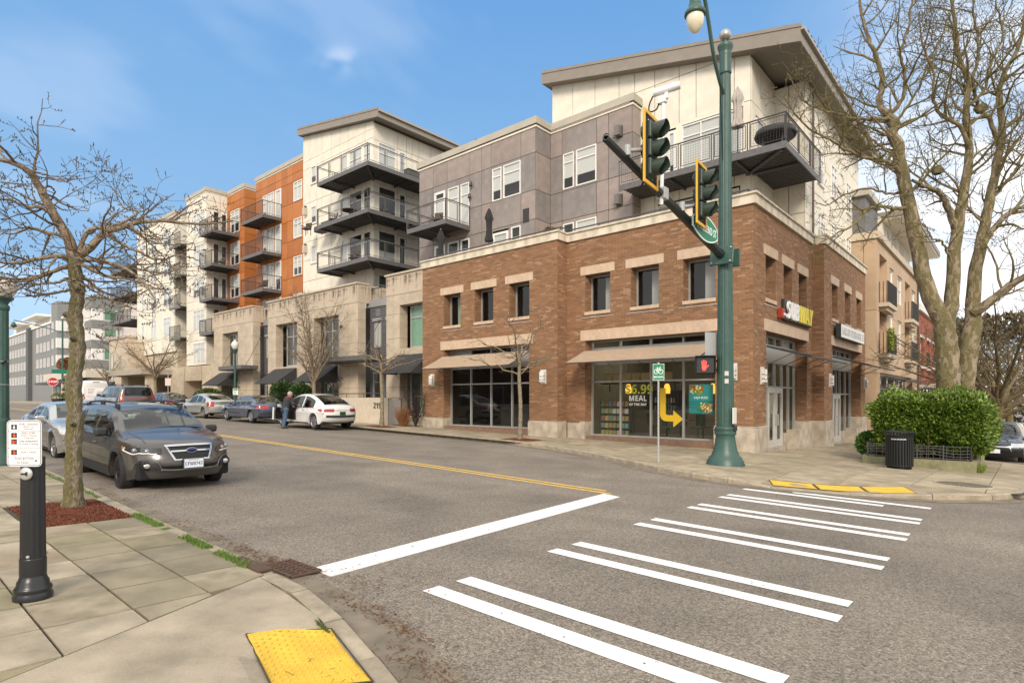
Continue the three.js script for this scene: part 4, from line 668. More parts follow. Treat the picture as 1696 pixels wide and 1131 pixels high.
// ---- grey slot and narrow orange block
blk(roomGrey,-52.3,OL,7,18.9,-32,-25.3); clad('grey_panel',[greyWall],apart,Face('z',-24.6),[-52.3,-49.5,OL],[7,10,13,16,18.9],FL.map((y) => [U(Face('z',-24.6),416),U(Face('z',-24.6),423),y + 0.9,y + 2.3])); boxList('cornice',greyTrim,apart,[[-51,OL - 0.02,18.9,19.5,-32,-24.5]]);
for (const y of FL) awin(Face('z',-24.6),[U(Face('z',-24.6),416),U(Face('z',-24.6),423),y + 0.9,y + 2.3],{ v: [] });
const N1 = Face('z',-23.3),NX = -51.0,W1X = -54.4,W1L = -58.8;
blk(roomGrey,W1X,NX - 0.6,7,19.84,-32,-24.0);
const nw = FL.map((y) => [U(N1,382.5),U(N1,397),y + 0.3,y + 2.3]);
clad('orange_panel',orangePanels,apart,N1,[W1X,U(N1,382),U(N1,397.5),NX],[7.2,7.65,9.75,10.55,12.65,13.45,15.55,16.35,18.45,19.1,19.85],nw);
clad('orange_panel',orangePanels,apart,Face('x',NX),[-24.6,-23.27],[7.2,10,13,16,19.1,19.85],[]);
for (const r of nw) awin(N1,r,{ v: [0.45] });
coping(W1X + 0.2,NX,19.85,-32,-23.3);
// ---- cream block with corner balconies
const V1 = Face('z',-21.5),V2 = Face('x',W1X);
blk(roomGrey,W1L + 0.1,W1X - 0.7,4.6,19.84,-32,-22.2); boxList('side_wall',creamPanels[0],apart,[[W1L,W1L + 0.1,4.6,19.84,-32,-21.52]]);
const vw = FL.map((y) => [U(V1,320.5),U(V1,340),y + 0.45,y + 2.25]); vw.push([U(V1,320.5),U(V1,340),4.95,6.7]);
const vf = [4.7,6.9,7.6,9.75,10.5,12.65,13.4,15.5,16.3,18.45,19.15,19.85];
clad('cream_panel',creamPanels,apart,V1,[W1L,U(V1,320),U(V1,330),W1X],vf,vw);
for (const r of vw) awin(V1,r,{ v: [0.3,0.65] });
const vd = []; for (const y of FL) vd.push([-22.6,-22.0,y,y + 2.3],[-23.25,-22.7,y,y + 2.2]);
clad('cream_panel',creamPanels,apart,V2,[-23.3,-22.65,-21.47],vf,vd);
for (const r of vd) awin(V2,r,{ v: [],h: [],name: 'balcony_door',room: roomShade,blind: null,f: 0.09 });
coping(W1L,W1X,19.85,-32,-21.5);
for (const y of FL) balcony(apart,-54.38,-51.9,-23.27,-21.45 + 0.55,y,{ pickets: true,bay: 1.2 });
// ---- far cream block with recessed balconies between
const Y1 = Face('z',-21.45),YR = -61.5,YL = -72.3;
blk(roomGrey,YL + 0.1,YR - 0.7,6.2,19.29,-32,-22.15); blk(creamJoint,YR,W1L,4.6,19.0,-32,-24.2);
const yw = []; for (const y of FL) yw.push([U(Y1,271),U(Y1,284),y + 0.45,y + 2.25],[U(Y1,250),U(Y1,260),y + 0.45,y + 2.25],[U(Y1,235),U(Y1,240),y + 0.45,y + 2.25]);
clad('cream_panel',creamPanels,apart,Y1,[YL,U(Y1,245),U(Y1,268),YR],[6.2,7.6,10.5,13.4,16.3,18.5,19.3],yw);
for (const r of yw) awin(Y1,r,{ v: r[1] - r[0] > 1.3 ? [0.5] : [] });
clad('cream_panel',creamPanels,apart,Face('x',YR),[-24.2,-21.42],[6.2,7.6,10.5,13.4,16.3,18.5,19.3],[]);
coping(YL,YR,19.3,-32,-21.45);
const G1 = Face('z',-24.2); for (const y of FL) { awin(G1,[-60.9,-59.4,y,y + 2.3],{ v: [0.5],h: [],room: roomShade,name: 'balcony_door' }); balcony(apart,YR + 0.02,W1L - 0.02,-24.1,-20.9,y,{ pickets: true,noLeft: true,noRight: true }); }
for (const y of FL) balcony(apart,-79.3,YL - 0.02,-24.4,-20.8,y,{ pickets: true,noRight: true }); blk(greyWall,-75.2,-74.6,8,18.5,-24.8,-24.4,'pier'); blk(creamJoint,-84,YL,8,18,-34,-27.5,'wall');
// ---- concrete shop base
const B1 = Face('z',-20.5),BR = Face('z',-21.4),BT = 7.45,BP = 8.55;
const zd = (x,y) => [400 + x / 5.1406,420 + y / 5.1406],bu = (x) => U(B1,400 + x / 5.1406);
const baySpec = [[-27.3,-23.3,[[bu(1345),-23.32,4.45,6.85],[bu(1345),-23.32,0.75,3.6]]],[-41.2,-30.05,[[bu(612),bu(826),3.9,6.9],[bu(290),bu(472),3.9,6.9],[bu(612),bu(826),0.2,3.9],[bu(290),bu(472),0.2,3.6]]],[-50.4,-43.5,[[U(B1,368),U(B1,393.5),3.9,6.9],[U(B1,366),U(B1,393),0.2,3.6]]]];
for (const [x0,x1,holes] of baySpec) {
const ys = [-0.5,1.0,2.35,3.7,5.05,6.4,BT],n = Math.max(2,Math.round((x1 - x0) / 2.2)),us = Array.from({ length: n + 1 },(_,i) => lerp(x0,x1,i / n));
blk(roomGrey,x0 + 0.02,x1 - 0.02,-0.5,BT,-26,-22.3);
for (let i = 0; i < n; i++) for (let j = 0; j < ys.length - 1; j++) for (const q of subtract([us[i] + 0.006,us[i + 1] - 0.006,ys[j] + 0.006,ys[j + 1] - 0.006],holes)) B1.box('concrete_panel',concBase,apart,...q,-0.55,0);
for (let i = 0; i < n; i++) B1.box('parapet_panel',stained,apart,us[i] + 0.006,us[i + 1] - 0.006,BT + 0.006,BP,-0.55,0.02);
boxList('parapet_cap',stained,apart,[[x0 - 0.04,x1 + 0.04,BP,BP + 0.1,-21.3,-20.40]]);
if (x1 > -24) continue; B1.box('parapet_return',stained,apart,x1 - 0.012,x1,BT,BP - 0.003,-3,-0.56);
}
// large upper windows set deep in the concrete
const deep = Face('z',-21.04),dwin = (r,o) => windowOn(apart,deep,r,{ f: 0.08,frame: aluFrame,v: [0.4,0.72],h: [0.72],m: 0.07,room: roomShade,...o });
dwin([bu(1380),-23.34,4.5,6.8],{ v: [0.58],blind: [0,1,0,1],blindMat: curtainGreen }); dwin([bu(1380),-23.34,0.8,3.5],{ v: [0.55],h: [],blind: [0.3,1,0,1],blindMat: curtainGreen });
for (const a of [[bu(648),bu(826)],[bu(330),bu(472)]]) { dwin([a[0],a[1],3.95,6.82],{}); dwin([a[0],a[1],0.3,3.4],{ h: [0.78],blind: [0.1,0.3,0,0.7],blindMat: curtainGreen }); }
dwin([U(deep,373),U(deep,393.5),3.95,6.82],{}); dwin([U(deep,373),U(deep,393),0.4,3.4],{ h: [0.78] });
// ribbed grey bays between, with small windows, louvres and a pale parapet
for (const [x0,x1] of [[-30.05,-27.3],[-43.5,-41.2]]) {
blk(roomGrey,x0 - 0.01,x1 + 0.01,-0.5,7.2,-26,-22.3);
const w = x1 - x0,hs = [[x0 + w * 0.17,x0 + w * 0.41,4.75,6.3],[x0 + w * 0.63,x0 + w * 0.87,4.75,6.3]],dh = [[x0 + w * 0.12,x0 + w * 0.5,0.2,3.3],[x0 + w * 0.66,x0 + w * 0.97,0.2,3.3]],ribs = [];
for (let y = 0.3; y < 7.15; y += 0.1) for (const q of subtract([x0,x1,y,y + 0.062],[...hs,...dh])) ribs.push(BR.g(...q,-0.03,0.035));
// (4 cm ribs: real relief, joined because they are too fine to pick apart)
pierced('siding_back',greyWall,apart,BR,[x0 - 0.01,x1 + 0.01,-0.5,7.2],[...hs,...dh],-0.1,-0.031); const m = addW('ribbed_siding',merge(ribs),corrug,apart); m.userData.kind = 'stuff';
for (const r of hs) { windowOn(apart,BR,r,{ f: 0.06,frame: aluFrame,v: [0.5],blind: [0,1,0,1],blindMat: x0 > -35 && r === hs[1] ? curtainGreen : curtain,d: 0 }); BR.box('window_hood',greyTrim,apart,r[0] - 0.08,r[1] + 0.08,r[3] + 0.02,r[3] + 0.2,0,0.16); const l = []; for (let k = 0; k < 6; k++) l.push(BR.g(r[0] + 0.13,r[1] - 0.13,6.62 + k * 0.07,6.66 + k * 0.07,0,0.06)); addW('louvre',merge(l),greyTrim,apart); }
for (const r of dh) windowOn(apart,BR,r,{ f: 0.1,frame: aluFrame,v: [],h: [0.8],room: roomShade,name: 'shop_door' });
boxList('parapet_cap',greyTrim,apart,[[x0 - 0.3,x1 + 0.3,7.2,7.62,-26,-21.3]]);
rail('guard_rail',apart,[[x0,-21.5],[x1,-21.5]],7.62,8.35,0.9);
}
// steel canopies hung on rods, black awnings, wall lamps
for (const [x0,x1] of [[U(Face('z',-19.2),529),-27.4],[U(Face('z',-19.2),361),-42.6]]) { const g = group('canopy',apart,[(x0 + x1) / 2,3.95,-19.9]); boxList('canopy_deck',steelLight,g,[[x0,x1,3.86,4.12,-20.47,-19.2]]); boxList('canopy_soffit',steel,g,[[x0 + 0.05,x1 - 0.05,3.8,3.858,-20.4,-19.27]]);
for (const x of [x0 + 0.35,x0 + 4.2]) { addW('tie_rod',rod([x,4.12,-19.4],[x,6.1,-20.46],0.018),steel,g); addW('anchor',lathe([[0,0.1],[0.09,0.08],[0.09,0],[0,0]],10).rotateX(Math.PI / 2).translate(x,6.12,-20.49),steel,g); } }
awning(apart,B1,bu(1340),-23.4,4.1,3.05,1.35,black,{ sides: true,valance: 0.05 });
awning(apart,B1,bu(612),bu(826),3.78,2.75,1.45,black,{ sides: true,valance: 0.05 });
awning(apart,B1,bu(290),bu(472),3.78,2.75,1.45,black,{ sides: true,valance: 0.05 });
awning(apart,B1,U(B1,366),U(B1,393),3.78,2.75,1.45,black,{ sides: true,valance: 0.05 });
for (const u of [567,397]) { const [x] = B1.p(u,610),g = group('wall_light',apart,B1.pt(x,2.75,0)); addW('bracket',merge([rod(B1.pt(x,2.9,0),B1.pt(x,3.02,0.25),0.02),rod(B1.pt(x,3.02,0.25),B1.pt(x,2.9,0.3),0.02)]),M([0.02,0.02,0.02],0.4),g); addW('shade',lathe([[0.02,0.14],[0.06,0.13],[0.16,0],[0.15,0],[0.05,0.11]],14).translate(x,2.75,-20.2),M([0.02,0.02,0.02],0.4),g); addW('bulb',new THREE.SphereGeometry(0.06,10,8).translate(x,2.76,-20.2),lampWhite,g); }
// low terrace wall with the house number, and its rail
{ const x0 = U(Face('z',-19.2),520),x1 = U(Face('z',-19.2),632); for (let i = 0; i < 4; i++) boxList('terrace_wall',mottled([0.55,0.475,0.375],0.16,2,660 + i,0.04,0.9,0,256),apart,[[lerp(x0,x1,i / 4) + 0.008,lerp(x0,x1,(i + 1) / 4) - 0.008,-0.3,1.75,-20.4,-19.2]]); rail('guard_rail',apart,[[x0,-19.3],[x1 - 0.1,-19.3]],1.75,1.98,1.6);
const num = new TextGeometry('219',{ font,size: 0.3,depth: 0.02,curveSegments: 3 }).translate(U(Face('z',-19.2),618.5),1.18,-19.198); addW('house_number',num,bronze,apart);
const y0 = U(Face('z',-19.4),352),y1 = U(Face('z',-19.4),428); boxList('terrace_wall',concBase,apart,[[y0,y1,-0.3,1.6,-20.4,-19.4]]); rail('guard_rail',apart,[[y0,-19.5],[y1,-19.5]],1.6,1.85,1.6); }
// ---- far end: garage bay, entry porch and the concrete corner
blk(concGrey,-61.4,-50.4,-0.3,4.6,-26,-23.0,'wall'); blk(concBase,-61.4,-58.2,-0.3,4.6,-23,-21.0,'concrete_panel'); blk(concBase,-54.6,-50.45,-0.3,4.6,-23,-21.2,'concrete_panel'); blk(concBase,-58.19,-54.61,3.3,4.59,-23,-21.1,'concrete_panel');
blk(concBase,YL + 2.3,-61.41,3.9,6.18,-32,-21.6,'concrete_panel');
{ const g = group('garage_door',apart,[-56.4,0.3,-22.6]),l = []; for (let x = -58.1; x < -54.7; x += 0.24) l.push([x,x + 0.05,0.5,2.6,-22.4,-22.33]); boxList('door_leaf',mottled([0.36,0.28,0.17],0.2,1,670,0.05),g,[[-58.15,-54.65,0,3.2,-22.6,-22.5]]); boxList('door_bars',stone,g,l); }
const EC = Face('x',-70);
for (const [x0,x1,y1,z1] of [[-78.6,-72.2,8.2,-20.5],[-72.18,-70,7.5,-19.9]]) for (let j = 0; j < 3; j++) blk(concBase,x0,x1,lerp(0,y1,j / 3) + 0.008,lerp(0,y1,(j + 1) / 3),-27,z1 - (j === 1 ? 0.004 : 0),'concrete_panel');
boxList('parapet_cap',stained,apart,[[-78.7,-72.1,8.21,8.4,-27,-20.4]]); boxList('parapet_cap',stained,apart,[[-72.09,-69.95,7.51,7.7,-27,-19.85]]);
for (const [u0,u1,y0,y1] of [[-78,-76.9,1,6.6],[-75,-74.3,5,6.4],[-75,-74.3,0.8,2.2]]) windowOn(apart,Face('z',-20.49),[u0,u1,y0,y1],{ f: 0.08,frame: aluFrame,h: [0.5] });
boxList('canopy',concGrey,apart,[[-72,-61,3.95,4.45,-22,-18.4]]); boxList('column',concBase,apart,[[-62,-61.4,0.2,3.94,-19.6,-19]]);
blk(concGrey,-69.98,-61.4,0,3.9,-26.5,-25,'wall'); windowOn(apart,Face('z',-24.99),[-66.5,-63,0.9,3.6],{ f: 0.1,frame: aluFrame,v: [0.33,0.66],h: [0.75],name: 'shop_door' });
awning(apart,Face('z',-20.5),-78.2,-76.5,3.6,2.6,1.3,black,{ sides: true });
blk(concGrey,-84,-45,-0.5,7,-34,-26.01,'wall');
// ================= buildings beyond the brick corner, on the right street =================
{
const tb = thing('tan_building','tan rendered apartment building with small black balconies, behind the brick shop','building',[-9,0,-45]);
const render = [mottled([0.47,0.34,0.225],0.1,3,800,0.03,0.9,0,256),mottled([0.50,0.37,0.25],0.1,3,803,0.03,0.9,0,256)],pale = mottled([0.52,0.44,0.34],0.1,3,806,0.03,0.9,0,256),F = Face('x',-6.1),E2 = Face('z',-37);
const zN = -37,zF = -52.9,holes = [],q4 = (x,y) => [1400 + x / 3.5375,320 + y / 3.5375];
const H = (l,t,r,b) => { const a = q4(l,t),c = q4(r,b); return F.R(a[0],a[1],c[0],q4(l,b)[1]); };
const recs = [H(202,352,246,650),H(202,665,244,945),H(352,515,382,745),H(350,770,378,980)],wins = [H(262,432,286,600),H(308,478,336,645),H(262,705,286,880),H(308,742,334,905),H(390,562,412,700),H(388,800,410,920)],shop = H(204,1050,392,1180); shop[2] = -0.4;
holes.push(...recs,...wins,shop);
const ys = [-1.5,3.1,6.5,10.35],us = [zF,-48.6,-45.4,-42.0,-39.2,zN];
for (let i = 0; i < us.length - 1; i++) for (let j = 0; j < 3; j++) for (const r of subtract([us[i] + 0.008,us[i + 1] - 0.008,ys[j] + 0.01,ys[j + 1] - 0.01],holes)) F.box('render_panel',render[(i + j) % 2],tb,...r,-0.6,0);
for (let j = 0; j < 3; j++) boxList('render_panel',render[0],tb,[[-14,-6.72,ys[j] + 0.01,ys[j + 1] - 0.01,-37.6,-37]]);
boxList('wall',roomGrey,tb,[[-14,-6.75,-1.5,10.3,zF,-37.61]]);
boxList('cornice',pale,tb,[[-14,-5.95,10.36,10.75,zF,-36.9]]);
for (const r of recs) F.box('recess_wall',render[0],tb,r[0],r[1],r[2],r[3],-1.0,-0.61);
for (const w of [...wins]) windowOn(tb,Face('x',-6.25),w,{ f: 0.09,h: [0.55],blind: [0,1,0,1] });
windowOn(tb,Face('x',-6.5),shop,{ f: 0.1,frame: whiteFrame,v: [0.12,0.25,0.4,0.62,0.8],h: [0.75] });
for (const r of recs) { const y = r[2] + 0.05,z0 = r[0] - 0.25,z1 = r[1] + 0.25,g = group('balcony',tb,[-5.9,y,(z0 + z1) / 2]),l = [],n = 11; boxList('deck',pale,g,[[-6.1,-5.62,y - 0.22,y,z0,z1]]); boxList('corbel',pale,g,[[-6.1,-5.75,y - 0.42,y - 0.221,z0 + 0.3,z1 - 0.3]]);
for (let k = 0; k <= n; k++) { const z = lerp(z0,z1,k / n); l.push(rod([-5.66,y,z],[-5.66,y + 1.15,z],0.02,0.02,4)); } for (const z of [z0,z1]) for (let k = 0; k < 3; k++) l.push(rod([-6.05 + k * 0.17,y,z],[-6.05 + k * 0.17,y + 1.15,z],0.02,0.02,4)); for (const h of [0.1,0.95,1.15]) l.push(rod([-5.66,y + h,z0],[-5.66,y + h,z1],0.025,0.025,4)); addW('railing',merge(l),darkFrame,g); }
// set back top floor, grey corner box, wide eaves
boxList('upper_wall',creamPanels[0],tb,[[-14,-6.6,10.76,12.6,zF,-41]]); boxList('grey_box',greyWall,tb,[[-9.6,-6.7,10.76,12.9,-40.98,-37.4]]); boxList('cornice',cornice,tb,[[-9.8,-6.5,12.9,13.3,-40.99,-37.2]]);
for (const z of [-43.4,-46,-49]) windowOn(tb,Face('x',-6.58),[z - 0.6,z + 0.6,11,12.3],{ f: 0.08,v: [0.5] });
boxList('eaves',fasciaMat,tb,[[-14,-5.0,12.6,12.95,-56,-41.6]]); boxList('soffit',creamPanels[1],tb,[[-14,-5.06,12.5,12.598,-55.9,-41.7]]);
addW('downpipe',rod([-6.02,0,-52.6],[-6.02,10.3,-52.6],0.05),bronze,tb);
awning(tb,F,shop[0],shop[1] - 1.2,3.0,2.7,1.0,black);
}
{
const rb = thing('red_building','red brick building with white cornice beyond the tan apartments','building',[-9,0,-64]),F = Face('x',-6.1),red = mottled([0.30,0.085,0.05],0.25,1.2,820,0.12,0.9,0,256);
const wins = []; for (const z of [-55.5,-59.5,-63.5,-67.5]) for (const y of [4.2]) wins.push([z - 0.9,z + 0.9,y,y + 2.2]);
pierced('wall',red,rb,F,[-75,-53,-1.5,8.3],[...wins,[-74,-54,-1.5,2.6]],-0.5,0); boxList('wall',roomShade,rb,[[-14,-6.7,-1.5,8.2,-75,-53.1]]); boxList('wall',red,rb,[[-14,-6.7,-1.5,8.25,-53.05,-52.95]]);
boxList('cornice',whiteFrame,rb,[[-14,-5.9,8.3,8.75,-75,-52.95]]); boxList('upper_wall',creamPanels[0],rb,[[-14,-7.6,8.75,10.8,-75,-53.2]]);
for (const w of wins) { windowOn(rb,Face('x',-6.35),w,{ f: 0.1,v: [0.5],h: [0.7] }); F.box('lintel',whiteFrame,rb,w[0] - 0.15,w[1] + 0.15,w[3],w[3] + 0.25,-0.2,0.05); const y = w[2],l = []; for (let k = 0; k <= 10; k++) l.push(rod([-5.7,y,lerp(w[0],w[1],k / 10)],[-5.7,y + 1,lerp(w[0],w[1],k / 10)],0.02,0.02,4)); l.push(rod([-5.7,y + 1,w[0]],[-5.7,y + 1,w[1]],0.03)); addW('railing',merge(l),darkFrame,rb); F.box('balcony_deck',whiteFrame,rb,w[0],w[1],y - 0.2,y,0,0.45); }
boxList('awning',mottled([0.5,0.46,0.4],0.1,2,826),rb,[[-6.1,-4.9,2.5,2.8,-62,-54]]); windowOn(rb,Face('x',-6.6),[-73.8,-54.2,-1.0,2.6],{ f: 0.1,v: [0.1,0.2,0.3,0.4,0.5,0.6,0.7,0.8,0.9],frame: darkFrame });
}
// ================= far left, across the side street =================
{
const gt = thing('far_apartments','grey and white apartments with green glazed corner bay, beyond the side street, right one','building',[-108,0.6,-28]),A1 = Face('x',-106),A2 = Face('z',-25.5);
const grey = [0,1].map((i) => mottled([0.205,0.205,0.198],0.1,3,840 + i,0.02,0.7,0,128)),pink = mottled([0.66,0.60,0.55],0.06,3,844,0.02,0.7,0,128),fl = [0.6,3.9,6.9,9.9,12.9,16];
boxList('wall',pink,gt,[[-116,-106.1,0,16.6,-44,-25.6]]);
for (let j = 0; j < 5; j++) { const y = fl[j];
boxList('grey_band',grey[j % 2],gt,[[-109.4,-105.8,y - 0.55,y + 0.65,-29.2,-25.3]]);
const g = { f: 0.09,blindMat: curtainGreen }; windowOn(gt,A1,[-28.6,-26.9,y + 0.65,y + 2.45],{ ...g,blind: [0,1,j === 3 ? 0.45 : 0,1],d: 0.05 }); windowOn(gt,A1,[-29.2,-28.65,y + 0.65,y + 2.45],{ f: 0.07,h: [0.5],d: 0.05 }); windowOn(gt,A2,[-108.9,-107.4,y + 0.65,y + 2.45],{ f: 0.1,v: [0.5],d: 0.05 }); windowOn(gt,A2,[-113.2,-112.4,y + 0.9,y + 2.4],{ f: 0.08,d: 0.02 });
boxList('corner_post',whiteFrame,gt,[[-106.6,-105.92,y + 0.65,y + 2.45,-26.85,-25.42]]); windowOn(gt,A1,[-36,-33,y + 0.7,y + 2.4],{ v: [0.5],f: 0.1 }); }
boxList('grey_band',grey[0],gt,[[-109.4,-105.8,15.35,17.0,-29.2,-25.3]]); boxList('cornice',cornice,gt,[[-116.2,-105.6,17.0,17.25,-44,-25.2]]);
}
{
const gt = thing('far_apartments','long grey apartments with pink blinds and set back top floor, farthest left','building',[-150,0.6,-30]),A1 = Face('x',-133),A2 = Face('z',-27);
const grey = mottled([0.215,0.222,0.218],0.1,3,850,0.02,0.7,0,128),dk = mottled([0.10,0.105,0.105],0.1,3,852,0.02,0.7,0,128),blush = mottled([0.36,0.25,0.21],0.1,1,853,0.02,0.8,0,128),fl = [3.9,7.0,10.1,13.2];
boxList('wall',grey,gt,[[-190,-133,0,15.9,-45,-27]]); boxList('corner_tower',grey,gt,[[-137,-132.6,0,19.4,-31.4,-26.5]]); boxList('pier',dk,gt,[[-158,-156,0,16.4,-27,-26.3]]);
for (const y of fl) { for (let x = -186; x < -140; x += 3.1) { if (x > -160 && x < -155) continue; windowOn(gt,A2,[x,x + 1.7,y + 0.8,y + 2.5],{ f: 0.09,v: [0.5],blind: [0,1,0,1],blindMat: blush }); }
windowOn(gt,Face('x',-132.6),[-30.6,-28.3,y + 0.8,y + 2.6],{ f: 0.1,blind: [0,1,0,1],blindMat: curtainGreen }); windowOn(gt,Face('z',-26.5),[-136.4,-135.2,y + 0.8,y + 2.6],{ f: 0.1,v: [0.5] }); boxList('corner_post',whiteFrame,gt,[[-133.2,-132.45,y + 0.8,y + 2.6,-28.2,-26.4]]); }
windowOn(gt,Face('x',-132.6),[-30.6,-28.3,16.5,18.4],{ f: 0.1 });
boxList('upper_wall',creamPanels[1],gt,[[-188,-138,15.9,18.4,-45,-29]]); for (let x = -184; x < -140; x += 3.3) windowOn(gt,Face('z',-29),[x,x + 2,16.2,17.9],{ f: 0.1,v: [0.5] });
for (const [x0,x1] of [[-185,-170],[-164,-150]]) boxList('eaves',whiteFrame,gt,[[x0,x1,18.4,18.8,-40,-26.6]]); boxList('cornice',whiteFrame,gt,[[-190,-137,15.9,16.3,-28.8,-26.8]]);
}
{
const lb = thing('cafe_building','low cream cafe building with flat roof and dark canopy, far left','building',[-104,0.7,-24]),cream = mottled([0.58,0.52,0.42],0.1,2,860,0.03,0.8,0,128);
boxList('wall',cream,lb,[[-121,-98.5,0,4.6,-25.4,-23.5]]); boxList('roof',cream,lb,[[-122,-97.2,4.6,5.6,-25.4,-22.6]]); boxList('canopy',steel,lb,[[-121,-96.6,3.9,4.2,-23.48,-21.2]]); boxList('column',cream,lb,[[-99.2,-98.6,0.4,3.9,-21.9,-21.3]]); boxList('column',cream,lb,[[-104.2,-103.6,0.4,3.9,-21.9,-21.3]]);
for (const x of [-118,-114,-110,-106,-102]) windowOn(lb,Face('z',-23.48),[x,x + 2.4,1.1,3.7],{ f: 0.1,v: [0.5],frame: darkFrame });
const f = thing('picket_fence','black picket fence around the far cafe terrace','fence',[-92,0.8,-21]); for (let i = 0; i < 26; i++) { const x = -97 + i * 0.42; add('picket',cuboid(0.09,1.3,0.06),darkFrame,f,[x + 92,0.65,0]); } add('fence_rail',cuboid(11,0.06,0.05),darkFrame,f,[0.2,1.2,0.04]); add('fence_rail',cuboid(11,0.06,0.05),darkFrame,f,[0.2,0.2,0.04]);
}
// ================= the near side of the street, behind and left of the view: what the glass mirrors =================
{ const b = thing('near_building','brown brick low apartment building on the near side of the street, left of the view','building',[-40,0,9]),br = mottled([0.16,0.085,0.06],0.25,1.5,870,0.1,0.9,0,256),F = Face('z',7.5); boxList('wall',br,b,[[-78,-12,-0.5,7.6,7.5,16]]); boxList('cornice',cornice,b,[[-78.3,-11.7,7.6,8.1,7.2,16.2]]);
for (let x = -76; x < -14; x += 4.4) for (const y of [1.0,4.5]) { const w = group('window',b,[x + 1,y,7.48]); boxList('frame',whiteFrame,w,[[x,x + 2.2,y,y + 2,7.44,7.49]]); boxList('pane',roomShade,w,[[x + 0.1,x + 2.1,y + 0.1,y + 1.9,7.42,7.438]]); } }
// ================= vehicles =================
const tyreMat = M([0.018,0.018,0.019],0.85),rimMat = M([0.45,0.45,0.46],0.3,{ metalness: 0.85 }),rimDark = M([0.03,0.03,0.032],0.4,{ metalness: 0.5 }),plastic = mottled([0.028,0.028,0.03],0.1,0.5,700,0.06,0.6,0,128),carGlass = P([0.62,0.7,0.66],0.01,{ transmission: 1,thickness: 0,ior: 1.5 }),carGlassDark = P([0.12,0.13,0.13],0.01,{ transmission: 1,thickness: 0,ior: 1.5 }),cloth = M([0.09,0.085,0.08],0.9),chrome = M([0.6,0.6,0.6],0.12,{ metalness: 1 }),headGlass = P([0.55,0.55,0.54],0.08,{ clearcoat: 1,clearcoatRoughness: 0.02,metalness: 0.6 }),redLens = P([0.33,0.015,0.012],0.15,{ clearcoat: 1,clearcoatRoughness: 0.02 }),amber = P([0.5,0.16,0.02],0.2,{ clearcoat: 1 }),interior = M([0.012,0.012,0.013],0.9);
const paint = (c,metal = 0.35,r = 0.32) => P(c,r,{ metalness: metal,clearcoat: 1,clearcoatRoughness: 0.03 });
function chain(pts,n = 130) { const c = new THREE.CatmullRomCurve3(pts.map((p) => new THREE.Vector3(p[0],p[1],0)),false,'centripetal'); return c.getSpacedPoints(n).map((p) => [p.x,p.y]); }
function CarShape(S) {
const up = chain(S.up),lowPts = S.low,w = S.W / 2,xs0 = Math.min(...up.map((p) => p[0])),L = Math.max(...up.map((p) => p[0]));
const upper = (x) => { let m = -1; for (let i = 0; i < up.length - 1; i++) { const a = up[i],b = up[i + 1]; if ((a[0] >= x && b[0] <= x) || (a[0] <= x && b[0] >= x)) m = Math.max(m,a[0] === b[0] ? Math.max(a[1],b[1]) : lerp(a[1],b[1],(x - a[0]) / (b[0] - a[0]))); } return m > 0 ? m : x >= up[0][0] ? up[0][1] : up[up.length - 1][1]; };
const poly = (pts,x) => { for (let i = 0; i < pts.length - 1; i++) { const a = pts[i],b = pts[i + 1]; if (x >= a[0] && x <= b[0]) return lerp(a[1],b[1],(x - a[0]) / Math.max(1e-6,b[0] - a[0])); } return x < pts[0][0] ? pts[0][1] : pts[pts.length - 1][1]; };
const arch = S.arch ?? S.R + 0.055,lower = (x) => { let y = poly(lowPts,x); for (const a of [S.xr,S.xf]) { const d = Math.abs(x - a); if (d < arch) y = Math.max(y,S.R + Math.sqrt(arch * arch - d * d)); } return Math.min(y,upper(x) - 0.01); };
const belt = (x) => poly(S.belt,x);
const half = (x,y) => {
const b = belt(x),yb = S.sill ?? 0.25,taper = 1 - (S.tf ?? 0.07) * Math.pow(smooth(L - 1.3,L,x),1.5) - (S.tr ?? 0.06) * Math.pow(smooth(1.2,0,x),1.5);
let f = w * taper; const t = clamp((y - yb) / (b - yb),0,1);
f *= 0.955 + 0.045 * Math.sin(Math.PI * clamp(t * 0.92,0,1)) - 0.012 * t; f += (S.crease ?? 0.012) * Math.exp(-Math.pow((t - 0.72) / 0.07,2)) - 0.014 * Math.exp(-Math.pow((t - 0.45) / 0.16,2));
if (y > b) f -= (y - b) * (S.tumble ?? 0.42) * (1 - 0.0 * t) + 0.015 * smooth(0,0.05,y - b);
const dt = upper(x) - y; if (dt < 0.09) f -= 0.055 * Math.pow(1 - dt / 0.09,2);
for (const a of [S.xr,S.xf]) { const d = Math.hypot(x - a,y - S.R),q = d - arch; if (q < 0.1) f += (S.flare ?? 0.014) * (1 - smooth(0,0.1,Math.max(0,q))); }
return Math.max(0.05,f);
};
const D = (x,y,z) => { const q = Math.abs(z) / w; let dx = -(S.rf ?? 0.34) * Math.pow(q,3) * Math.pow(smooth(L - 1.0,L,x),1.2) + (S.rr ?? 0.22) * Math.pow(q,3.2) * Math.pow(smooth(0.9,0,x),1.2); return [x + dx,y,z]; };
// position along the upper outline
const tangent = (i) => { const a = up[Math.max(0,i - 1)],b = up[Math.min(up.length - 1,i + 1)],l = Math.hypot(b[0] - a[0],b[1] - a[1]) || 1; return [(b[0] - a[0]) / l,(b[1] - a[1]) / l]; };
const top = (i,t,ofs = 0) => { const i0 = Math.min(up.length - 2,Math.floor(i)),k = i - i0,a = up[i0],b = up[i0 + 1],x = lerp(a[0],b[0],k),y = lerp(a[1],b[1],k),tg = tangent(i0),n = [tg[1],-tg[0]],cr = (S.crown ?? 0.035) * (1 - t * t); return D(x + n[0] * (cr + ofs),y + n[1] * (cr + ofs),t * half(x,y)); };
const side = (x,y,sg,ofs = 0) => D(x,y,sg * (half(x,y) + ofs));
return { S,up,L,upper,lower,half,D,top,side,belt };
}
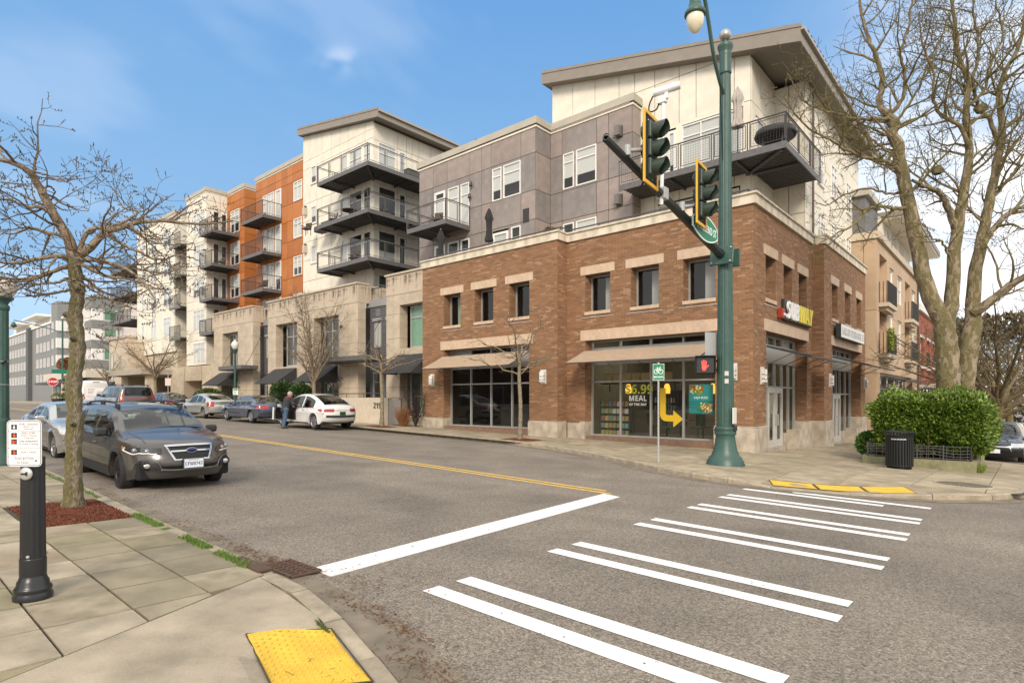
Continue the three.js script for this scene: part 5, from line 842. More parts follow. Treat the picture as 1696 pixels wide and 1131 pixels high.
function surf(nu,nv,f,flip,skip) {                                     // patch from a function of (u,v)
const p = [],uv = [],idx = []; for (let j = 0; j <= nv; j++) for (let i = 0; i <= nu; i++) { p.push(...f(i / nu,j / nv)); uv.push(i / nu,j / nv); }
for (let j = 0; j < nv; j++) for (let i = 0; i < nu; i++) { if (skip && skip((i + 0.5) / nu,(j + 0.5) / nv)) continue; const a = j * (nu + 1) + i,b = a + 1,c = a + nu + 1,d = c + 1; flip ? idx.push(a,c,b,b,c,d) : idx.push(a,b,c,b,d,c); }
const g = new THREE.BufferGeometry(); g.setAttribute('position',new THREE.Float32BufferAttribute(p,3)); g.setAttribute('uv',new THREE.Float32BufferAttribute(uv,2)); g.setIndex(idx); g.computeVertexNormals(); return g;
}
function carBody(C,holes) {
const { up,upper,lower,side,top,L,D,half,S } = C,xs = []; const x0 = Math.min(...up.map((p) => p[0]));
for (let i = 0; i <= 150; i++) xs.push(lerp(x0 + 0.004,L - 0.004,i / 150)); for (const a of [S.xr,S.xf]) for (let k = 0; k <= 24; k++) xs.push(a + (S.arch ?? S.R + 0.055) * Math.cos(Math.PI * k / 24) * 0.9999);
xs.sort((a,b) => a - b);
const parts = [];
for (const sg of [-1,1]) parts.push(surf(xs.length - 1,34,(u,v) => { const x = xs[Math.round(u * (xs.length - 1))]; return side(x,lerp(lower(x),upper(x),v),sg); },sg < 0,(u,v) => { const k = u * (xs.length - 1),x = (xs[Math.floor(k)] + xs[Math.min(xs.length - 1,Math.floor(k) + 1)]) / 2; return holes.side(x,lerp(lower(x),upper(x),v)); }));
parts.push(surf(20,up.length - 1,(u,v) => top(v * (up.length - 1),u * 2 - 1),true,(u,v) => holes.top(v * (up.length - 1),Math.abs(u * 2 - 1))));
const lowXs = xs; parts.push(surf(8,lowXs.length - 1,(u,v) => { const x = lowXs[Math.round(v * (lowXs.length - 1))],y = lower(x),z = half(x,y); return D(x,y,(u * 2 - 1) * z); },true));
const m = mergeVertices(mergeGeometries(parts.map((g) => { g.deleteAttribute('normal'); g.deleteAttribute('uv'); return g; })),1e-3); return toCreasedNormals(m,0.7);
}
function wheelGeo(R,wd,style) {
const r = R * 0.69,tyre = new THREE.LatheGeometry([[r,-wd / 2 + 0.01],[R * 0.9,-wd / 2],[R * 0.975,-wd / 2 + 0.02],[R,-wd / 2 + 0.05],[R,wd / 2 - 0.05],[R * 0.975,wd / 2 - 0.02],[R * 0.9,wd / 2],[r,wd / 2 - 0.01]].map((p) => new THREE.Vector2(...p)),36).rotateX(Math.PI / 2);
const rim = [new THREE.LatheGeometry([[r,wd / 2 - 0.012],[r * 0.97,wd / 2 - 0.002],[r * 0.91,wd / 2 - 0.012],[r * 0.88,wd / 2 - 0.05],[r * 0.9,-wd / 2 + 0.02]].map((p) => new THREE.Vector2(...p)),36).rotateX(Math.PI / 2)];
const n = style ?? 5; for (let k = 0; k < n; k++) { const a = k / n * Math.PI * 2; const s = new THREE.Shape(); s.moveTo(-0.045 * R / 0.33,0); s.lineTo(0.045 * R / 0.33,0); s.lineTo(0.07 * R / 0.33 * 5 / n,r * 0.93); s.lineTo(-0.07 * R / 0.33 * 5 / n,r * 0.93); rim.push(new THREE.ExtrudeGeometry(s,{ depth: 0.022,bevelEnabled: true,bevelSize: 0.006,bevelThickness: 0.006,bevelSegments: 1 }).translate(0,0,wd / 2 - 0.045).rotateZ(a)); }
rim.push(new THREE.CylinderGeometry(r * 0.2,r * 0.22,0.03,16).rotateX(Math.PI / 2).translate(0,0,wd / 2 - 0.022));
return { tyre,rim: merge(rim),disc: new THREE.CylinderGeometry(r * 0.86,r * 0.86,0.02,24).rotateX(Math.PI / 2).translate(0,0,wd / 2 - 0.09) };
}
const plateTex = (txt,bg,fg,top) => canvasTex(256,128,(c,w,h) => { c.fillStyle = bg; c.fillRect(0,0,w,h); c.fillStyle = fg; c.textAlign = 'center'; if (txt) { c.font = 'bold 66px sans-serif'; c.fillText(txt,w / 2,h * 0.72,w * 0.9); } if (top) { c.fillStyle = '#a33'; c.font = 'bold 20px sans-serif'; c.fillText(top,w / 2,24); } c.strokeStyle = fg; c.lineWidth = 3; c.strokeRect(4,4,w - 8,h - 8); });
const V3c = (x,y,z) => new THREE.Vector3(x,y,z);
function buildCar(name,label,cat,S,pos,yaw,pitch) {
const C = CarShape(S),{ up,upper,lower,side,top,L,belt } = C,g = thing(name,label,cat,pos);
g.rotation.set(0,yaw,pitch,'YXZ');
const N = up.length - 1,idxX = (x,from = 0) => { let b = 0,bd = 1e9; for (let i = 0; i <= N; i++) { const d = Math.abs(up[i][0] - x); if (d < bd) { bd = d; b = i; } } return b; },idxY = (y,front) => { let b = 0,bd = 1e9; const h = front ? [0,idxX(L - 0.5)] : [idxX(0.5),N]; for (let i = h[0]; i <= h[1]; i += 0.25) { const i0 = Math.min(N - 1,Math.floor(i)),yy = lerp(up[i0][1],up[i0 + 1][1],i - i0),d = Math.abs(yy - y); if (d < bd) { bd = d; b = i; } } return b; };
const A = (n,geo,m,p = g) => add(n,geo,m,p);
const wi = [idxX(S.ws[0]),idxX(S.ws[1])],ri = S.rw ? [idxX(S.rw[0]),idxX(S.rw[1])] : [9e9,9e9];
A('body',carBody(C,{ side: (x,y) => S.win.some((q) => x > q[0] + 0.02 && x < q[1] - 0.02 && y > belt(x) + 0.03 && y < upper(x) - (q[4] ?? 0.075) - 0.015),top: (i,t) => t < 0.87 && ((i > wi[0] + 0.5 && i < wi[1] - 0.5) || (t < 0.83 && i > ri[0] + 0.5 && i < ri[1] - 0.5)) }),S.paint);
{ const zc = S.W * 0.21,xf = S.ws[0] - 1.45,yb = belt(xf),l = []; for (const x of [xf,xf - 0.95]) for (const sg of [-1,1]) l.push(rbox(0.5,0.16,0.5,0.06).translate(x,yb - 0.5,sg * zc),rbox(0.16,0.62,0.48,0.06).rotateZ(0.22).translate(x - 0.28,yb - 0.16,sg * zc),rbox(0.1,0.17,0.24,0.05).translate(x - 0.36,yb + 0.2,sg * zc)); A('seats',merge(l),cloth); A('dashboard',merge([rbox(0.55,0.2,S.W * 0.78,0.08).translate(S.ws[0] - 0.42,belt(S.ws[0]) - 0.1,0),new THREE.TorusGeometry(0.18,0.018,6,20).rotateY(Math.PI / 2).rotateZ(-0.4).translate(S.ws[0] - 0.78,belt(S.ws[0]) - 0.02,-zc)]),interior); }
A('underbody',rbox(L - 0.5,0.35,S.W - 0.28,0.05).translate(L / 2,0.42,0),interior);
const SP = (x0,x1,lo,hi,sg,ofs = 0.006,nu = 14,nv = 6) => surf(nu,nv,(u,v) => { const x = lerp(x0,x1,u); return side(x,lerp(lo(x,u),hi(x,u),v),sg,ofs); },sg < 0);
const TP = (i0,i1,t0,t1,ofs = 0.006,nu = 14,nv = 10) => surf(nu,nv,(u,v) => { const i = lerp(i0,i1,v); return top(i,lerp(typeof t0 === 'function' ? t0(v) : t0,typeof t1 === 'function' ? t1(v) : t1,u),ofs); },true);
// glass
const ws = S.ws; A('windshield',TP(idxX(ws[0]),idxX(ws[1]),(v) => -lerp(0.93,0.9,v),(v) => lerp(0.93,0.9,v),0.004),carGlass);
if (S.rw) A('rear_window',TP(idxX(S.rw[0]),idxX(S.rw[1]),-0.88,0.88,0.004),S.darkRear ? carGlassDark : carGlass);
for (const sg of [-1,1]) {
for (const q of S.win) A('side_window',SP(q[0],q[1],(x,u) => lerp(q[2] ?? belt(x) + 0.015,q[3] ?? belt(x) + 0.015,u),(x,u) => Math.max(Math.min(upper(x) - (q[4] ?? 0.075),(q[5] ?? 9) + (q[6] ?? 0) * u),belt(x) + 0.02),sg,0.005),S.darkRear && q[1] < 2 ? carGlassDark : carGlass);
A('window_trim',SP(S.win[0][0] - 0.04,S.win[S.win.length - 1][1] + 0.04,(x) => belt(x) - 0.012,(x) => belt(x) + 0.012,sg,0.008,30,1),S.brightTrim ? chrome : plastic);
for (const x of S.seams) A('door_seam',SP(x - 0.005,x + 0.005,(xx) => Math.max(lower(xx) + 0.06,0.33),(xx) => belt(xx),sg,0.003,1,12),interior);
for (const x of S.handles) A('door_handle',merge([rbox(0.19,0.03,0.035,0.012)]).translate(...side(x,belt(x) - 0.13,sg,0.012)),S.handleMat ?? S.paint);
const mir = A('mirror',merge([rbox(0.13,0.15,0.22,0.05,3).translate(0,0.04,sg * 0.13),rbox(0.07,0.05,0.12,0.02).translate(0,-0.02,sg * 0.0)]).translate(S.mir[0],S.mir[1],sg * (C.half(S.mir[0],S.mir[1]) + 0.02)),S.mirMat ?? S.paint);
if (S.cladding) { const n = 20; for (const ax of [S.xr,S.xf]) A('wheel_arch_trim',surf(n,2,(u,v) => { const a = lerp(-0.12,Math.PI + 0.12,u),R = (S.arch ?? S.R + 0.055) + 0.075 * v,x = ax + R * Math.cos(a),y = S.R + R * Math.sin(a); return side(x,y,sg,0.012); },sg > 0),plastic); A('sill_trim',SP(S.xr + S.R + 0.06,S.xf - S.R - 0.06,(x) => lower(x) + 0.0,(x) => lower(x) + 0.17,sg,0.012,16,3),plastic); }
else A('sill_trim',SP(S.xr + S.R + 0.08,S.xf - S.R - 0.08,(x) => lower(x),(x) => lower(x) + 0.06,sg,0.006,16,2),plastic);
// lamps wrap round the corners
if (S.head) { // one lamp that wraps from the nose round to the wing, its tip rising backwards
const [y0,y1,t0,xs] = S.head,sw = S.sweep ?? 0.05,W = (u,v,o) => { const y = lerp(y0 + sw * u * u,y1 + sw * 0.75 * u,v),i = idxY(y,true),e = lerp(up[Math.floor(i)][0],up[Math.ceil(i)][0],i % 1); if (u < 0.5) return top(i,sg * lerp(t0,1,u * 2),o); const x = lerp(e,xs,(u - 0.5) * 2); return side(x,Math.min(y,upper(x) - 0.012),sg,o); };
A('headlight',surf(20,6,(u,v) => W(u,v,0.01),sg > 0),S.darkLamp ? P([0.06,0.06,0.062],0.06,{ clearcoat: 1,clearcoatRoughness: 0.01,metalness: 0.3 }) : headGlass);
if (S.darkLamp) { const line = (f,n = 14) => new THREE.TubeGeometry(new THREE.CatmullRomCurve3(Array.from({ length: n + 1 },(_,k) => V3c(...f(k / n)))),24,0.011,5); A('lamp_guide',merge([line((k) => W(lerp(0.1,0.9,k),0.08,0.014)),line((k) => W(0.9 - 0.12 * k,0.08 + 0.7 * k,0.014))]),M([0.8,0.8,0.78],0.3)); for (const u of [0.3,0.52]) A('lamp_lens',new THREE.SphereGeometry(0.045,12,8).translate(...W(u,0.5,-0.008)),P([0.3,0.3,0.31],0.05,{ clearcoat: 1,metalness: 0.7 })); A('turn_lamp',surf(4,3,(u,v) => W(0.86 + u * 0.13,0.2 + v * 0.6,0.014),sg > 0),amber); } }
if (S.tail) { const [y0,y1,t0,xs] = S.tail; A('tail_light',merge([TP(idxY(y1,false),idxY(y0,false),sg > 0 ? t0 : -1,sg > 0 ? 1 : -t0,0.008,10,5),SP(0.02,xs,(x,u) => lerp(y0,y0 + 0.06,u),(x,u) => Math.min(lerp(y1,y1 - 0.02,u),upper(x) - 0.01),sg,0.008,8,4)]),redLens); }
if (S.fog) { const [y,z,x] = S.fog; const f = A('fog_light',lathe([[0,0.03],[0.065,0.02],[0.075,0],[0,0]],16).rotateZ(-Math.PI / 2).rotateY(-sg * 0.35).translate(x,y,sg * z),headGlass); }
if (S.rails) { const pts = []; for (let k = 0; k <= 12; k++) { const x = lerp(S.rails[0],S.rails[1],k / 12); pts.push(new THREE.Vector3(x,upper(x) + (k === 0 || k === 12 ? 0.005 : 0.075),sg * (C.half(x,upper(x)) - 0.05))); } A('roof_rail',new THREE.TubeGeometry(new THREE.CatmullRomCurve3(pts),24,0.022,6),plastic); for (const x of [S.rails[0] + 0.05,(S.rails[0] + S.rails[1]) / 2,S.rails[1] - 0.05]) A('rail_foot',rbox(0.2,0.09,0.05,0.02).translate(x,upper(x) + 0.035,sg * (C.half(x,upper(x)) - 0.05)),plastic); }
}
for (const [i,q] of (S.front ?? []).entries()) A(q.name,TP(idxY(q.y[0],true),idxY(q.y[1],true),q.t[0],q.t[1],q.o ?? 0.01,16,5),q.m);
for (const q of S.rear ?? []) A(q.name,TP(idxY(q.y[1],false),idxY(q.y[0],false),q.t[0],q.t[1],q.o ?? 0.01,16,5),q.m);
// wheels
const wg = wheelGeo(S.R,S.ww ?? 0.22,S.spokes);
for (const x of [S.xr,S.xf]) for (const sg of [-1,1]) { const w = new THREE.Group(); w.name = 'wheel'; w.position.set(x,S.R,sg * (S.W / 2 - (S.ww ?? 0.22) / 2 - 0.035)); if (sg < 0) w.rotation.y = Math.PI; if (S.steer && x === S.xf) w.rotation.y += S.steer; g.add(w); add('tyre',wg.tyre,tyreMat,w); add('rim',wg.rim,S.rim ?? rimMat,w); add('brake_disc',wg.disc,rimDark,w); }
return { g,C,A,TP,SP,idxX,idxY };
}
const platePlane = (w = 0.31,h = 0.16) => new THREE.PlaneGeometry(w,h);
function rearPlate(o,y,tex,x = -0.03) { const m = M([1,1,1],0.5); m.map = tex; o.A('licence_plate',platePlane().rotateY(-Math.PI / 2).translate(x,y,0),m); }
// --- grey wagon at the near kerb (roof rails, plastic cladding)
const kY = 0.9,ky = (l) => l.map(([x,y]) => [x,y * kY]);
const wagonPaint = P([0.09,0.084,0.078],0.28,{ metalness: 0.35,clearcoat: 0.6,clearcoatRoughness: 0.04 });
const hexTex = (() => { const t = canvasTex(256,128,(c,w,h) => { c.fillStyle = '#060606'; c.fillRect(0,0,w,h); c.strokeStyle = '#202022'; c.lineWidth = 3; for (let y = 0; y < h; y += 12) { c.beginPath(); c.moveTo(0,y); c.lineTo(w,y); c.stroke(); } }); t.wrapS = t.wrapT = THREE.RepeatWrapping; return t; })();
const grilleMat = M([1,1,1],0.5); grilleMat.map = hexTex;
{
const S = { W: 1.84,R: 0.335,xr: 1.06,xf: 3.82,sill: 0.25,paint: wagonPaint,cladding: true,tumble: 0.36,mirMat: plastic,handleMat: wagonPaint,spokes: 10,rim: rimDark,ww: 0.225,rf: 0.55,tf: 0.10,crown: 0.05,steer: -0.12,
up: ky([[4.78,0.46],[4.82,0.58],[4.80,0.70],[4.74,0.82],[4.66,0.93],[4.52,1.0],[4.2,1.075],[3.72,1.145],[3.55,1.19],[3.1,1.44],[2.72,1.61],[2.4,1.66],[1.6,1.675],[0.85,1.63],[0.42,1.56],[0.25,1.36],[0.12,1.12],[0.05,0.95],[0.0,0.72],[0.02,0.60]]),
low: ky([[0,0.62],[0.05,0.42],[0.3,0.30],[4.4,0.25],[4.7,0.30],[4.78,0.42],[4.82,0.52]]),belt: ky([[0,1.10],[1.2,1.08],[3.6,1.02],[4.8,0.98]]),
ws: [3.60,2.78],rw: [0.40,0.15],win: [[0.62,1.22,null,null,0.1],[1.3,2.15,null,null,0.085],[2.25,3.3,null,null,0.085]],seams: [1.28,2.22,3.42],handles: [1.6,2.5],mir: [3.2,1.0],
darkLamp: true,sweep: 0.09,head: [0.765 * kY,0.875 * kY,0.6,4.1],tail: [0.8 * kY,1.02 * kY,0.6,0.45],rails: [0.6,2.7],
front: [{ name: 'grille',y: [0.66 * kY,0.90 * kY],t: [(v) => -lerp(0.36,0.5,v),(v) => lerp(0.36,0.5,v)],m: grilleMat,o: 0.012 },{ name: 'lower_grille',y: [0.505 * kY,0.575 * kY],t: [-0.62,0.62],m: grilleMat,o: 0.012 }] };
const x0 = -11.55 - 3.82 * 0.93,o = buildCar('parked_wagon','dark grey station wagon with roof rails parked at the near kerb, facing the crosswalk','car',S,[x0,G(x0 + 2.4,-3.95) + 0.005,-3.95],0,-0.02);
o.g.scale.setScalar(0.93);
const { A,TP,idxY,C } = o,bar = (t0,t1,y0,y1,of) => TP(idxY(y0 * kY,true),idxY(y1 * kY,true),t0,t1,of,20,2);
A('grille_surround',merge([bar(-0.54,0.54,0.885,0.915,0.03),bar(-0.38,0.38,0.645,0.675,0.03),bar((v) => -lerp(0.39,0.545,v),(v) => -lerp(0.345,0.5,v),0.655,0.91,0.028),bar((v) => lerp(0.345,0.5,v),(v) => lerp(0.39,0.545,v),0.655,0.91,0.028)]),chrome);
A('grille_bar',bar(-0.43,0.43,0.785,0.815,0.03),chrome);
A('emblem',new THREE.SphereGeometry(1,16,10).scale(0.012,0.04,0.085).translate(...C.top(idxY(0.80 * kY,true),0,0.045)),M([0.03,0.05,0.16],0.2,{ metalness: 0.6 })); A('emblem_ring',new THREE.TorusGeometry(1,0.12,6,24).rotateY(Math.PI / 2).scale(0.02,0.042,0.088).translate(...C.top(idxY(0.80 * kY,true),0,0.045)),chrome);
const pm = M([1,1,1],0.5); pm.map = plateTex('CFW0743','#dfe6ee','#1d2a55','WASHINGTON'); const pp = C.top(idxY(0.60 * kY,true),0,0.055); A('licence_plate',platePlane(0.33,0.165).rotateY(Math.PI / 2).translate(pp[0] + 0.01,pp[1],0),pm); A('plate_holder',rbox(0.03,0.18,0.35,0.01).translate(pp[0] - 0.01,pp[1],0),plastic);
for (const sg of [-1,1]) { A('fog_surround',surf(16,5,(u,v) => { const y = lerp(0.50 + 0.02 * u,0.66 - 0.05 * u,v) * kY; return C.top(idxY(y,true),sg * lerp(0.99,0.66,u),0.012); },sg < 0),plastic); const f = C.top(idxY(0.575 * kY,true),sg * 0.84,0.02); A('fog_ring',new THREE.SphereGeometry(1,14,10).scale(0.035,0.075,0.092).translate(...f),interior); A('fog_light',new THREE.SphereGeometry(1,14,10).scale(0.045,0.055,0.07).translate(...f),headGlass);
A('bumper_edge',new THREE.TubeGeometry(new THREE.CatmullRomCurve3([[0.99,0.67],[0.8,0.675],[0.68,0.61],[0.58,0.53],[0.5,0.52]].map(([t,y]) => V3c(...C.top(idxY(y * kY,true),sg * t,0.02)))),20,0.012,5),M([0.14,0.135,0.13],0.35,{ metalness: 0.4 })); }
A('bumper_trim',bar(-0.95,0.95,0.49,0.512,0.016),plastic); A('skid_plate',bar(-0.6,0.6,0.505,0.525,0.03),M([0.3,0.3,0.3],0.4,{ metalness: 0.4 }));
A('hood_seam',merge([-1,1].map((s) => surf(14,1,(u,v) => C.top(lerp(idxY(0.97 * kY,true),o.idxX(3.66),u),s * lerp(0.84 + 0.012 * v,0.9 + 0.01 * v,u),0.003)))),interior);
A('wiper',merge([rod([3.62,1.09,-0.1],[3.42,1.13,0.5],0.012),rod([3.62,1.09,-0.62],[3.42,1.135,-0.1],0.012)]),interior);
A('hood_camera',merge([rod([3.3,1.0,0.86],[3.34,1.12,0.88],0.018),rbox(0.06,0.09,0.1,0.02).translate(3.35,1.15,0.88)]),interior);
}
const sedanUp = (L,H,hood = 0.78,dk = 1.0) => [[L - 0.01,0.46],[L,0.55],[L - 0.04,0.68],[L - 0.16,hood - 0.02],[L - 0.5,hood + 0.07],[L - 1.2,hood + 0.16],[L - 1.42,hood + 0.20],[L - 1.85,H * 0.85],[L - 2.2,H - 0.05],[L - 2.55,H],[L - 3.0,H - 0.005],[L - 3.4,H - 0.07],[L - 3.8,H * 0.86],[L - 4.12,dk + 0.04],[L - 4.4,dk],[0.1,dk - 0.02],[0.04,dk - 0.1],[0.0,0.7],[0.02,0.5]];
const sedanBase = (L,H,o = {}) => ({ W: 1.82,R: 0.325,xr: 0.98,xf: L - 0.95,sill: 0.22,tumble: 0.42,up: sedanUp(L,H,o.hood,o.dk),low: [[0,0.52],[0.06,0.36],[0.3,0.26],[L - 0.5,0.2],[L - 0.12,0.24],[L - 0.03,0.34],[L,0.5]],belt: [[0,0.93],[1.2,0.92],[L - 1.4,0.86],[L,0.82]],ws: [L - 1.46,L - 2.24],rw: [L - 3.42,L - 4.1],win: [[L - 3.86,L - 3.28,null,null,0.07],[L - 3.2,L - 2.62,null,null,0.08],[L - 2.55,L - 1.72,null,null,0.08]],seams: [L - 3.22,L - 2.58,L - 1.5],handles: [L - 3.05,L - 2.42],mir: [L - 1.72,0.92],head: [0.6,0.74,0.6,L - 0.5],tail: [0.74,0.92,0.5,0.4],rear: [{ name: 'rear_bumper',y: [0.5,0.53],t: [-0.9,0.9],m: plastic }],front: [{ name: 'grille',y: [0.5,0.64],t: [-0.45,0.45],m: grilleMat }],...o.x });
const zPark = -15.22,plateWA = plateTex('','#dde4ea','#223',''),plateG = plateTex('','#24402c','#9fb29f','');
const parkFar = (x) => [x,G(x - 2.4,zPark) + 0.005,zPark];
// --- silver sedan behind the wagon
buildCar('parked_sedan','silver sedan parked nose to tail behind the grey wagon','car',sedanBase(4.9,1.32,{ hood: 0.74,dk: 0.95,x: { paint: paint([0.44,0.44,0.43],0.5,0.3),brightTrim: true } }),[-16.35 - 4.9,G(-18.5,-4.3),-4.25],0,-0.022);
// --- far kerb, from the corner back up the street
{
const white = paint([0.70,0.70,0.69],0.02,0.3);
const S = { W: 1.9,R: 0.345,xr: 0.92,xf: 3.8,sill: 0.22,tumble: 0.40,paint: white,spokes: 5,ww: 0.24,rf: 0.42,rr: 0.3,darkRear: true,mirMat: interior,handleMat: chrome,
up: [[4.73,0.46],[4.75,0.56],[4.71,0.70],[4.58,0.83],[4.2,0.95],[3.75,1.05],[3.5,1.13],[3.0,1.40],[2.6,1.53],[2.2,1.575],[1.7,1.55],[1.2,1.44],[0.7,1.26],[0.32,1.10],[0.1,1.05],[0.05,0.95],[0.0,0.74],[0.02,0.55]],low: [[0,0.56],[0.07,0.38],[0.35,0.25],[4.3,0.2],[4.66,0.26],[4.75,0.48]],belt: [[0,1.02],[1.2,0.98],[3.5,0.91],[4.75,0.86]],
ws: [3.5,2.72],rw: [1.5,0.36],win: [[0.95,1.9,null,null,0.07],[1.98,2.45,null,null,0.07],[2.5,3.3,null,null,0.07]],seams: [1.45,2.42],handles: [1.75],mir: [3.1,0.98],head: [0.66,0.78,0.62,4.2],tail: [0.80,0.93,0.5,0.45],
rear: [{ name: 'rear_trim',y: [0.56,0.66],t: [-0.86,0.86],m: plastic,o: 0.014 },{ name: 'light_bar',y: [0.855,0.875],t: [-0.5,0.5],m: chrome }] };
const o = buildCar('parked_crossover','white electric crossover with its driver door wide open at the far kerb','car',S,parkFar(-23.55),Math.PI,0.022),{ A,C } = o;
rearPlate(o,0.74,plateG,-0.04);
// the open driver door: a black patch painted for the shaded opening, and the door itself swung out on its front hinge (driver side is -z in the car's own frame)
A('opening_shade_patch',o.SP(2.44,3.36,() => 0.36,(x) => Math.min(C.upper(x) - 0.07,1.5),-1,0.012,14,10),interior);
A('seat',merge([rbox(0.5,0.14,0.5,0.06).translate(2.75,0.55,-0.45),rbox(0.14,0.65,0.48,0.06).rotateZ(0.25).translate(2.45,0.9,-0.45)]),interior);
const hx0 = 3.4,door = new THREE.Group(); door.name = 'door'; const hp = C.side(hx0,0.7,-1,0); door.position.set(hp[0],0,hp[2]); door.rotation.y = -1.12; g2add(o.g,door);
function g2add(p,c) { p.add(c); }
const Dp = (x0,x1,lo,hi,ofs) => surf(12,10,(u,v) => { const x = lerp(x0,x1,u),p = C.side(x,lerp(lo(x),hi(x),v),-1,ofs); return [p[0] - hp[0],p[1],p[2] - hp[2]]; },true);
add('door_skin',Dp(2.46,3.38,() => 0.36,(x) => C.belt(x),0.004),white,door); add('door_panel',merge([Dp(2.5,3.34,() => 0.4,(x) => C.belt(x),-0.11),Dp(2.46,3.38,() => 0.355,() => 0.37,-0.05)]),interior,door); add('door_edge',merge([rod([2.46 - hp[0],0.38,0.03],[2.46 - hp[0],0.95,0.05],0.045,0.045,6),rod([2.5 - hp[0],0.37,0.03],[3.34 - hp[0],0.37,0.03],0.04,0.04,6)]),white,door); add('door_glass',Dp(2.5,3.25,(x) => C.belt(x) + 0.01,(x) => Math.min(C.upper(x) - 0.09,1.42),0.0),carGlass,door);
add('mirror',rbox(0.13,0.14,0.2,0.05).translate(3.1 - hp[0],1.0,-0.12),white,door);
}
{ const o = buildCar('parked_sedan','blue grey sedan parked in front of the white crossover','car',sedanBase(4.86,1.4,{ x: { paint: paint([0.085,0.105,0.16],0.45,0.32) } }),parkFar(-29.75),Math.PI,0.022); rearPlate(o,0.62,plateWA); }
{ const L = 4.48,S = { ...sedanBase(L,1.42),W: 1.74,R: 0.315,xr: 0.92,xf: L - 0.9,paint: paint([0.46,0.47,0.45],0.4,0.32),up: [[L - 0.01,0.46],[L,0.55],[L - 0.05,0.7],[L - 0.25,0.82],[L - 0.8,0.96],[L - 1.1,1.06],[L - 1.6,1.3],[L - 2.1,1.41],[L - 2.5,1.42],[L - 3.1,1.34],[0.75,1.2],[0.25,1.06],[0.08,1.0],[0.03,0.8],[0.0,0.68],[0.02,0.5]],ws: [L - 1.08,L - 1.95],rw: [1.15,0.28],belt: [[0,0.95],[1.2,0.93],[L - 1.1,0.85],[L,0.8]],win: [[0.7,1.1,null,null,0.08],[1.18,1.95,null,null,0.08],[2.02,3.05,null,null,0.08]],seams: [1.15,1.98,3.3],handles: [1.4,2.2],mir: [3.0,0.95],tail: [0.68,0.98,0.72,0.3] };
S.rear = [{ name: 'lower_glass',y: [0.82,0.97],t: [-0.7,0.7],m: carGlass }]; const o = buildCar('parked_hatchback','silver hatchback parked in front of the blue grey sedan','car',S,parkFar(-36.0),Math.PI,0.02); rearPlate(o,0.7,plateWA); }
{ const o = buildCar('parked_sedan','black sedan parked ahead of the silver hatchback, beyond the street lamp','car',sedanBase(4.9,1.42,{ x: { paint: paint([0.02,0.02,0.022],0.3,0.25) } }),parkFar(-42.6),Math.PI,0.018); rearPlate(o,0.72,plateWA); }
{ const L = 5.6,S = { darkRear: true,W: 2.02,R: 0.39,xr: 1.2,xf: 4.55,sill: 0.35,tumble: 0.27,paint: paint([0.06,0.06,0.06],0.4,0.3),up: [[L,0.6],[L,0.8],[L - 0.05,1.05],[L - 0.3,1.15],[L - 1.3,1.22],[L - 1.45,1.26],[L - 2.1,1.72],[L - 2.4,1.78],[1.0,1.8],[0.4,1.77],[0.26,1.7],[0.1,1.2],[0.02,1.0],[0.0,0.7],[0.03,0.55]],low: [[0,0.56],[0.1,0.44],[0.5,0.36],[L - 0.4,0.34],[L,0.55]],belt: [[0,1.16],[L,1.1]],ws: [L - 1.5,L - 2.15],rw: [0.26,0.11],win: [[0.4,1.5,null,null,0.1],[1.6,2.5,null,null,0.1],[2.6,3.5,null,null,0.1]],seams: [1.55,2.55],handles: [1.8,2.8],mir: [3.7,1.2],head: [0.85,1.05,0.6,L - 0.3],tail: [0.85,1.35,0.86,0.14],rails: [0.6,3.3],rear: [{ name: 'rear_step',y: [0.58,0.75],t: [-0.95,0.95],m: plastic,o: 0.03 },{ name: 'brake_bar',y: [1.08,1.11],t: [-0.6,0.6],m: redLens }] };
buildCar('sport_utility_car','large dark grey sport utility car driving away up the street','car',S,[-39.2,G(-41,-11.7),-11.7],Math.PI,0.018); }
